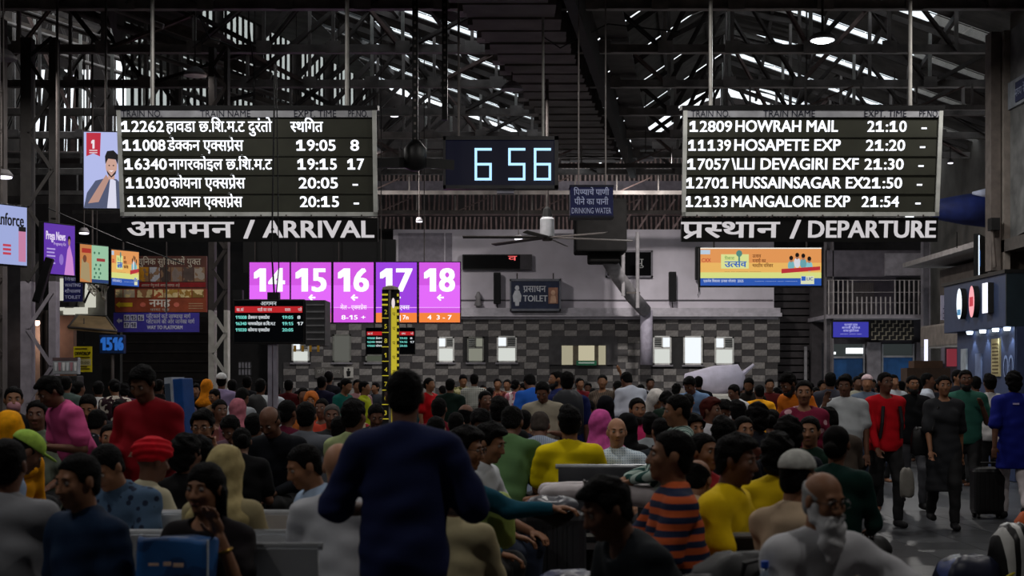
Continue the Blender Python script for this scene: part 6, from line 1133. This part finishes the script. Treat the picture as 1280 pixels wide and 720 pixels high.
P(360, 500, 14, 'sit', 150, 'dark haired woman with a plum shawl and white sleeve beside the grey shirt man', '#4c1428', 'long', 'k', 'bun', 'd', fem=True)
P(318, 516, 12.6, 'sit', 165, 'person in a light grey top just left of the black shirt man', '#8d9094', 'short', 'k', 'short', 'd')
P(415, 505, 14.2, 'sit', 6, 'man with grey hair in a dark shirt facing us, left of the olive shirt man', '#1f2022', 'short', 'k', 'short', 'd', haircol='#4a4846')
P(443, 500, 11.6, 'sit', 150, 'person in a pale olive shirt turned away beside the navy shirt man', '#8f9a6c', 'short', 'k', 'thick', 'd')
P(298, 492, 14, 'stand', 165, 'woman in a long dusty-pink dress facing away, left of centre', '#a0606c', 'long', 'm', 'scarf', 'd', fem=True, style='dress', haircol='#a0606c', scale=.84)
P(275, 499, 16, 'sit', 30, 'woman in a brown print sari seated left of the dusty-pink dress', '#5c3430', 'short', 'm', 'bun', 'd', fem=True, pat='print', c2='#8c6c60')
P(259, 475, 22, 'stand', 170, 'woman with an orange headscarf and a black dress far back on the left', '#0e0c0e', 'long', 'k', 'scarf', 'm', fem=True, style='dress', haircol='#c87818')
P(277, 467, 22.5, 'stand', 185, 'man in a lilac shirt and a white cap far back by the lattice column', '#8f80a4', 'short', 'k', 'skullcap', 'd', haircol='#c8c8c8')
P(290, 474, 23, 'stand', 200, 'man in a bright white shirt beside the lilac shirt man', '#bfc4cc', 'short', 'g', 'short', 'd')
P(303, 483, 19.5, 'sitl', 160, 'person in a grey-white shirt leaning forward beside the white shirts', '#8d9196', 'short', 'k', 'short', 'd')
P(309, 470, 24, 'stand', 190, 'dark haired figure in black standing near the barred window', '#15151a', 'short', 'k', 'short', 'd')
P(326, 473, 20, 'stand', 172, 'man in a pale shirt wearing a black backpack beside the grey post', '#a8acb0', 'short', 'k', 'short', 'd')
wear('backpack', 'black backpack on the back of the pale shirt man by the grey post', 'backpack', PEOPLE[-1], (.3, .18, .46), mat('#0c0c0e', .6), 21)
P(338, 477, 24, 'stand', 185, 'white-shirted man just behind the grey post', '#c4c8d0', 'short', 'k', 'short', 'd')
P(361, 474, 24, 'stand', 180, 'man in a maroon shirt seen from behind, right of the grey post', '#4c1418', 'short', 'k', 'short', 'd')
P(379, 484, 21, 'sit', 20, 'woman in a brown sari far back, right of the maroon shirt man', '#4a2820', 'short', 'm', 'bun', 'd', fem=True, z0=.15)
P(389, 490, 20, 'sit', 0, 'woman with an orange-brown veil over her head far back', '#8a4c20', 'short', 'm', 'scarf', 'm', fem=True, haircol='#a85c28')
P(403, 470, 24, 'stand', 160, 'tall dark figure in violet-navy standing below the dim window', '#1c1a30', 'short', 'k', 'short', 'd')
P(411, 464, 27, 'stand', 180, 'dark figure in black standing at the small figure plate', '#121218', 'short', 'k', 'short', 'd')
P(420, 494, 19, 'sit', 5, 'small person with an orange-lit face among the seated crowd', '#5c2c1c', 'short', 'k', 'bun', 'l', fem=True, scale=.84)
P(433, 473, 22, 'standf', 60, 'woman in a teal shawl standing left of the yellow-green shirt', '#115049', 'long', 'k', 'bun', 'm', fem=True)
P(447, 474, 24, 'stand', 15, 'person in a pale pink top behind the teal shawl woman', '#9c7478', 'short', 'k', 'short', 'm')
P(456, 476, 22.5, 'stand', 80, 'person in a yellow-green shirt standing sideways left of the pillar', '#98a01c', 'short', 'k', 'short', 'm')
P(439, 498, 17, 'sit', 12, 'woman in a red and cream sari seated in front of the teal shawl', '#9c2c30', 'short', 'm', 'bun', 'm', fem=True, pat='print', c2='#b8a890', sc=10)
P(402, 498, 17.5, 'sit', -10, 'woman in a red-orange sari seated left of the red and cream sari', '#a03828', 'short', 'm', 'bun', 'd', fem=True)
# ---- centre back
P(537, 472, 23.5, 'stand', 55, 'woman in a bright red tunic standing right of the navy shirt man', '#a81018', 'short', 'm', 'bun', 'm', fem=True, style='kurta')
P(549, 497, 16, 'sit', 170, 'person in a dark red shirt seated below the bright red tunic woman', '#5c1020', 'short', 'k', 'short', 'd')
P(563, 473, 23, 'stand', 170, 'man in a dark green shirt facing away right of the red tunic', '#10201a', 'short', 'k', 'short', 'd')
P(579, 468, 28, 'standf', 10, 'person in an olive floral top before the tiled wall', '#5c5c34', 'short', 'k', 'short', 'm', pat='print', c2='#a8a078')
P(593, 467, 27.5, 'stand', 175, 'man in a black and white checked shirt before the tiled wall', '#111216', 'short', 'k', 'short', 'd', pat='check', c2='#b0b0a8', sc=8)
P(583, 505, 14.5, 'sit', 160, 'balding man in a cream shirt turned away in the centre', '#a29a76', 'short', 'k', 'ring', 'd')
P(607, 488, 19, 'sit', 20, 'dark clothed seated person under the checked shirt', '#121418', 'short', 'k', 'short', 'd')
P(622, 473, 28.5, 'stand', 5, 'woman in a maroon floral sari before the tiled wall', '#4c1c1c', 'short', 'm', 'bun', 'm', fem=True, style='dress', pat='print', c2='#7c4c3c', sc=10)
P(634, 474, 28.8, 'stand', -15, 'person in a pale grey top between the two print-clad women', '#8c8880', 'short', 'k', 'short', 'm')
P(645, 474, 27, 'stand', 150, 'woman in a pink and white print top before the tiled wall', '#c07888', 'short', 'm', 'bun', 'm', fem=True, pat='print', c2='#e8d8dc', sc=10)
P(662, 467, 20, 'bendf', 200, 'man in a royal blue shirt stooping left of the khaki shirt man', '#1c4c9c', 'short', 'k', 'short', 'd')
P(678, 477, 15.5, 'standf', -10, 'man in a khaki-grey shirt standing and looking down in the centre', '#8f8878', 'short', 'k', 'short', 'd', hp=28)
P(675, 515, 12.5, 'sitd', 175, 'man in a pale striped shirt with thinning hair seen from behind', '#8d98a8', 'short', 'g', 'short', 'd', pat='vstripes', c2='#6c788c', sc=20, haircol='#38322e')
P(640, 508, 11.5, 'sitl', 165, 'man in a moss green shirt leaning forward left of the yellow t-shirt man', '#44603c', 'short', 'k', 'short', 'd')
P(625, 497, 13.5, 'sit', 175, 'dark shirted back of a person above the moss green shirt', '#101214', 'short', 'k', 'thick', 'd')
P(695, 463, 19.5, 'stand', -70, 'bearded man in a navy shirt in profile facing left', '#18204c', 'short', 'k', 'short', 'm', beard=('beard', '#0c0a0a'))
P(709, 464, 16.5, 'stand', 178, 'tall man in navy with a dark rucksack seen from behind', '#141c48', 'short', 'k', 'short', 'd')
wear('backpack', 'large dark rucksack on the tall navy shirted man in the centre', 'backpack', PEOPLE[-1], (.38, .22, .5), mat('#0a0e18', .6), 22)
P(725, 472, 27, 'stand', 20, 'boy in a dull red shirt before the tiled wall', '#681820', 'short', 'k', 'short', 'm')
P(753, 468, 23.5, 'raise', -20, 'woman in a brown striped top raising her hand to her face', '#6a5c50', 'elbow', 'k', 'bun', 'm', fem=True, pat='vstripes', c2='#3a302a', sc=14)
P(757, 496, 17, 'sit', 175, 'person in black seated behind the pink hijab', '#0c0c10', 'long', 'k', 'scarf', 'd', fem=True, haircol='#0d0d12')
P(772, 476, 24, 'bendf', 190, 'man in a pale blue shirt left of the white shirt man', '#7c8898', 'short', 'k', 'short', 'd')
P(783, 465, 21.5, 'bendf', 205, 'tall man in a white long-sleeved shirt turned away', '#a9acb8', 'long', 'g', 'short', 'd')
P(751, 514, 12.3, 'sit', 165, 'woman in a pink-mauve headscarf seen from behind', '#a4467c', 'long', 'k', 'scarf', 'm', fem=True, haircol='#b84c8c')
P(771, 522, 11.4, 'sit', 0, 'old bald man in a pale blue checked shirt facing us', '#8fa2b4', 'short', 'g', 'ring', 'l', pat='check', c2='#c8d4dc', sc=16, haircol='#5c5854')
P(797, 497, 15, 'sit', 12, 'bearded man in a hot-pink shirt seated and facing us', '#b02c5c', 'short', 'k', 'short', 'm', beard=('beard', '#100c0c'))
P(785, 518, 13, 'sit', 150, 'person wrapped in black between the bald man and the pink shirt man', '#0a0a0c', 'long', 'k', 'scarf', 'd', fem=True, haircol='#0a0a0c')
P(813, 472, 27, 'stand', 10, 'dark faced person in light grey far back right of the white shirt man', '#74767c', 'short', 'k', 'short', 'd')
P(820, 488, 18.5, 'sitd', 30, 'woman with a white veil draped over her head', '#a9a9a8', 'long', 'k', 'scarf', 'm', fem=True, haircol='#c4c0bc', z0=.1)
P(833, 479, 18, 'bendf', 195, 'bent person with dark hair in a dark green shirt right of the white veil', '#14241c', 'short', 'k', 'messy', 'd', scale=.9)
P(843, 502, 14.3, 'sit', -4, 'dark faced man in a faded striped shirt facing us', '#86808a', 'short', 'k', 'short', 'd', pat='vstripes', c2='#5c5058', sc=12, haircol='#2a2624')
P(814, 517, 14.6, 'sit', 168, 'person in a black, grey and white block-print shirt turned away', '#82888c', 'short', 'k', 'thick', 'd', pat='print', c2='#14161c', sc=6)
P(862, 471, 20.3, 'bendf', -32, 'man in a dusty blue shirt stooping before the white bundles', '#5c7494', 'short', 'k', 'thick', 'd')
P(873, 470, 25.5, 'stand', 180, 'dark figure standing immediately left of the lilac bundle', '#101116', 'short', 'k', 'short', 'd')
P(889, 498, 14.6, 'sit', 55, 'man with reddish-brown hair and a white collar in the right crowd', '#b4b4ba', 'short', 'k', 'thick', 'd', haircol='#3c1612')
P(868, 519, 12.4, 'sit', 20, 'person with a maroon-tinted face and dark hair low in the right crowd', '#141014', 'long', 'k', 'messy', 'm')
P(876, 503, 17, 'sit', 10, 'child in a maroon top seated left of the reddish-haired man', '#5c1c24', 'short', 'k', 'bun', 'm', fem=True, scale=.86)
P(917, 480, 20, 'standf', -60, 'man in a white shirt facing left beside the white bundles', '#a4a4a8', 'long', 'g', 'short', 'd', scale=.93)
P(922, 501, 15.4, 'sit', 185, 'back of a dark haired person in black under the white shirted man by the bundles', '#0c0c10', 'long', 'k', 'thick', 'd')
P(936, 472, 22, 'standf', -20, 'bearded man in dark brown beside the yellow shirt back', '#26221f', 'short', 'k', 'short', 'm', beard=('beard', '#0c0a0a'))
P(949, 480, 21, 'stand', 185, 'man in a saffron yellow shirt seen from behind in the right crowd', '#cc8c14', 'short', 'k', 'short', 'd', scale=.92)
P(962, 473, 24, 'stand', 0, 'boy in dark red peering over the saffron yellow shirt', '#4c1414', 'short', 'k', 'short', 'm')
P(985, 466, 16.5, 'bendf', -55, 'dark bearded man in an orange shirt looking down, left of the maroon sari', '#c0661c', 'short', 'n', 'thick', 'd', beard=('beard', '#0c0a0a'))
P(946, 505, 13, 'sit', 200, 'person with tousled black hair below the saffron yellow shirt', '#15161c', 'long', 'k', 'messy', 'd')
P(1005, 474, 12.8, 'stand', -12, 'woman in a maroon sari with pale dots facing us', '#6c1c34', 'elbow', 'm', 'bun', 'm', fem=True, style='dress', pat='dots', c2='#b89098', sc=8, scale=.95)
P(1038, 465, 20, 'stand', 170, 'dark haired person just behind the white shirt man on the phone', '#2c2c34', 'short', 'k', 'short', 'd')
P(1056, 469, 15.8, 'phone', -8, 'man in a white shirt with a shoulder strap holding a phone to his ear', '#a3a7aa', 'short', 'k', 'thick', 'd', fat=.5)
P(1020, 484, 22, 'stand', 20, 'person in white and grey between the sari woman and the phone caller', '#8a8c92', 'short', 'k', 'short', 'm')
P(1072, 470, 24, 'stand', 10, 'person in cream behind the phone caller', '#8c8878', 'short', 'k', 'short', 'd')
P(1084, 469, 21, 'stand', -15, 'man in a pinkish skull cap and a grey-blue shirt', '#4c5664', 'short', 'b', 'skullcap', 'm', haircol='#b8a0a4')
P(1078, 466, 26, 'stand', 190, 'black haired figure far behind the pinkish skull cap', '#14141a', 'short', 'k', 'short', 'd')
# ---- walkers on the right
P(1107, 465, 15.6, 'walk', 14, 'man in a bright red jumper and black trousers walking with a rucksack', '#b0101c', 'long', 'k', 'short', 'd', collar=False)
MB().tube([(.10, -.14, 1.33), (.12, -.155, 1.15), (.13, -.12, .98)], .02, 6).tube([(-.10, -.14, 1.33), (-.12, -.155, 1.15), (-.13, -.12, .98)], .02, 6).build('rucksack_strap', mat('#1a1c20', .6), PEOPLE[-1])
wear('backpack', 'dark rucksack on the back of the red-jumper man', 'backpack', PEOPLE[-1], (.3, .16, .42), mat('#15161a', .6), 23)
P(1141, 469, 18.2, 'walk2', 4, 'bearded man in a black polo shirt and grey jeans walking towards us', '#0f1013', 'short', 'g', 'short', 'm', beard=('beard', '#0c0a0a'))
P(1180, 469, 15.7, 'walk', -4, 'woman in a charcoal kurta walking towards us with a shoulder bag', '#26272a', 'elbow', 'k', 'bun', 'm', fem=True, style='kurta')
wear('handbag', 'black shoulder bag at the hip of the charcoal kurta woman', 'bag', PEOPLE[-1], (.18, .12, .3), mat('#0c0c0e', .5), 24, (-.27, 0, .82))
MB().tube([(-.08, -.1, 1.36), (-.16, -.16, 1.1), (-.27, -.02, .95)], .012, 6).build('bag_strap', BLACK, PEOPLE[-1])
P(1207, 462, 17.4, 'walk2', -8, 'bearded man in a sea-green t-shirt and dark jeans walking towards us', '#285448', 'short', 'k', 'short', 'd', beard=('beard', '#0c0a0a'))
P(1237, 468, 19, 'stand', 180, 'man in a white t-shirt seen from behind near the kiosk', '#a8a6a6', 'short', 'k', 'thick', 'd', collar=False)
P(1267, 465, 16.8, 'walk', 172, 'person in a royal blue tunic and pale pink trousers walking away at the right edge', '#141c6c', 'elbow', 'w', 'messy', 'd', style='tunic', haircol='#0b0a0c')
MB().bb((-.035, .125, 1.33), (.035, .135, 1.35)).build('label_patch', mat('#a89cc0', .6), PEOPLE[-1])
P(1160, 466, 22, 'stand', 70, 'man in a white shirt turned aside between the black polo and the kurta', '#aaaeb8', 'long', 'k', 'short', 'd')
P(1117, 468, 23, 'stand', 15, 'person in a white shirt half hidden behind the black polo man', '#a8aab0', 'short', 'k', 'short', 'm')
P(1219, 470, 22, 'stand', 190, 'person in a pale shirt behind the sea-green t-shirt man', '#9c98a0', 'short', 'k', 'short', 'd')
P(1198, 462, 22.5, 'stand', 30, 'dark haired man between the kurta woman and the sea-green t-shirt man', '#1c1c22', 'short', 'k', 'short', 'm')
P(1172, 474, 25, 'stand', 160, 'dark figure beyond the charcoal kurta woman', '#1a1a20', 'short', 'k', 'short', 'd')
P(1099, 478, 25, 'stand', 200, 'person in light blue far behind the red jumper', '#5c7090', 'short', 'k', 'short', 'd')
# ---- far rows behind everything, seen as heads before the tiled wall
far = [(346, 482, 26, 'dark green', '#1c2c20'), (372, 489, 28, 'rust red', '#5c1f14'), (428, 484, 28, 'pale khaki', '#77705a'), (469, 478, 28, 'slate grey', '#33363c'), (522, 482, 27, 'dark teal', '#123034'), (553, 482, 28, 'mustard', '#8a7418'), (571, 484, 29, 'dusty orange', '#8a4a24'), (604, 481, 29, 'jet black', '#0c0c0e'),
       (613, 484, 27, 'wine red', '#3c0f18'), (654, 480, 29, 'light grey', '#7c7c80'), (735, 478, 28, 'dark olive', '#2a2a18'), (742, 486, 26, 'bottle green', '#10281c'), (801, 480, 28, 'dull cream', '#85806c'), (806, 488, 24, 'dark violet', '#20142c'), (846, 480, 28, 'stone grey', '#55555a'), (903, 478, 30, 'dark blue', '#101a38'),
       (928, 484, 27, 'brick red', '#5c2018'), (971, 484, 27, 'faded blue', '#3c5478'), (1013, 478, 28, 'dark brown', '#241812'), (1028, 476, 29, 'ash white', '#85858a'), (1048, 474, 28, 'deep purple', '#2a1438'), (1063, 476, 29, 'coal black', '#0a0a0c'), (1091, 474, 30, 'soft pink', '#8a5c66'), (1126, 476, 28, 'steel blue', '#2c3c54'),
       (1148, 474, 29, 'dark maroon', '#2c0c14'), (1185, 474, 28, 'light beige', '#8a8272'), (1228, 474, 27, 'midnight blue', '#0e1430'), (1250, 476, 26, 'brown', '#3c2a20'), (70, 482, 22, 'dark grey', '#232428'), (155, 480, 23, 'dull plum', '#3a1c30'), (199, 474, 22, 'deep black', '#09090b'), (244, 480, 23, 'smoky brown', '#2c201c'), (231, 487, 21, 'grey violet', '#4c4258'), (268, 486, 20, 'tan', '#6c543c')]
def near_what(px):
    for a, w_ in ((110, 'near the yellow poster'), (190, 'under the purple direction sign'), (250, 'beside the blue machine'), (296, 'by the pale lattice column'), (352, 'by the grey monitor post'), (400, 'right of the grey monitor post'), (460, 'left of the yellow pillar'), (520, 'at the yellow pillar'), (560, 'right of the navy shirt man'), (600, 'below platform screen 18'), (640, 'left below the toilet sign'), (700, 'right below the toilet sign'), (740, 'left under the beige window'), (790, 'right under the beige window'), (850, 'below the downpipe'), (930, 'near the white bundles'), (985, 'at the end of the tiled wall'), (1040, 'by the dark shutter'), (1100, 'by the left blue door'), (1165, 'by the right blue door')):
        if px < a: return w_
    return 'near the blue kiosk'
for i, (px, yt, Y, cn, cc) in enumerate(far):
    P(px, yt, Y, ['stand', 'standf', 'phone', 'stand'][i % 4], [180, 20, 160, -35, 0, 200][i % 6], 'far back standing person in a %s top, %s' % (cn, near_what(px)), cc, 'short', 'k', ['short', 'thick', 'bun', 'short', 'messy'][i % 5], 'dm'[i % 2], fem=(i % 5 == 2))
seated = [(570, 515, 13.5, 'deep teal', '#0e2c34'), (600, 512, 13, 'inky black', '#0a0a0e'), (655, 512, 14.5, 'dim navy', '#10142c'), (735, 500, 17, 'sooty grey', '#1c1c20'), (826, 522, 12.5, 'dark slate', '#1c2228'), (850, 530, 11, 'black', '#0b0b0e'), (930, 520, 12, 'dark rust', '#3c1a10'), (965, 512, 13.5, 'raven black', '#0c0b10'), (1012, 520, 11, 'dim green', '#13281f'), (1035, 510, 13, 'grey brown', '#3a322c'),
          (545, 520, 12, 'dim olive', '#26281a'), (470, 505, 15, 'dark cyan', '#0e2c30'), (425, 520, 12.6, 'very dark grey', '#141416'), (288, 520, 13, 'dusty mauve', '#5c4450'), (222, 500, 16, 'dark red-brown', '#381410'), (150, 500, 16, 'dim charcoal', '#151619'), (137, 530, 11.5, 'coal grey', '#17181c'), (72, 522, 12.5, 'dull sage', '#39402f'), (212, 530, 11.3, 'black-brown', '#120d0c'), (302, 535, 11, 'near-black', '#0b0b0d'),
          (695, 500, 18, 'ink blue', '#0c1230'), (905, 500, 17, 'dim purple', '#241430'), (860, 492, 20, 'dark pink', '#5c2038'), (1085, 500, 18, 'grey-blue', '#3c4658')]
for i, (px, yt, Y, cn, cc) in enumerate(seated):
    P(px, yt, Y, ['sit', 'sitd', 'sit', 'sitf'][i % 4], [180, 15, 165, -20, 195][i % 5], 'dimly lit seated person in a %s top, %s' % (cn, near_what(px)), cc, 'short', 'k', ['short', 'thick', 'short', 'bun'][i % 4], 'dm'[(i+1) % 2], fem=(i % 4 == 3))
bpy.data.objects.remove(_to)
print('people', len(PEOPLE), 'objects', len(bpy.data.objects), 'tris', sum(len(m.polygons)*2 for m in bpy.data.meshes))
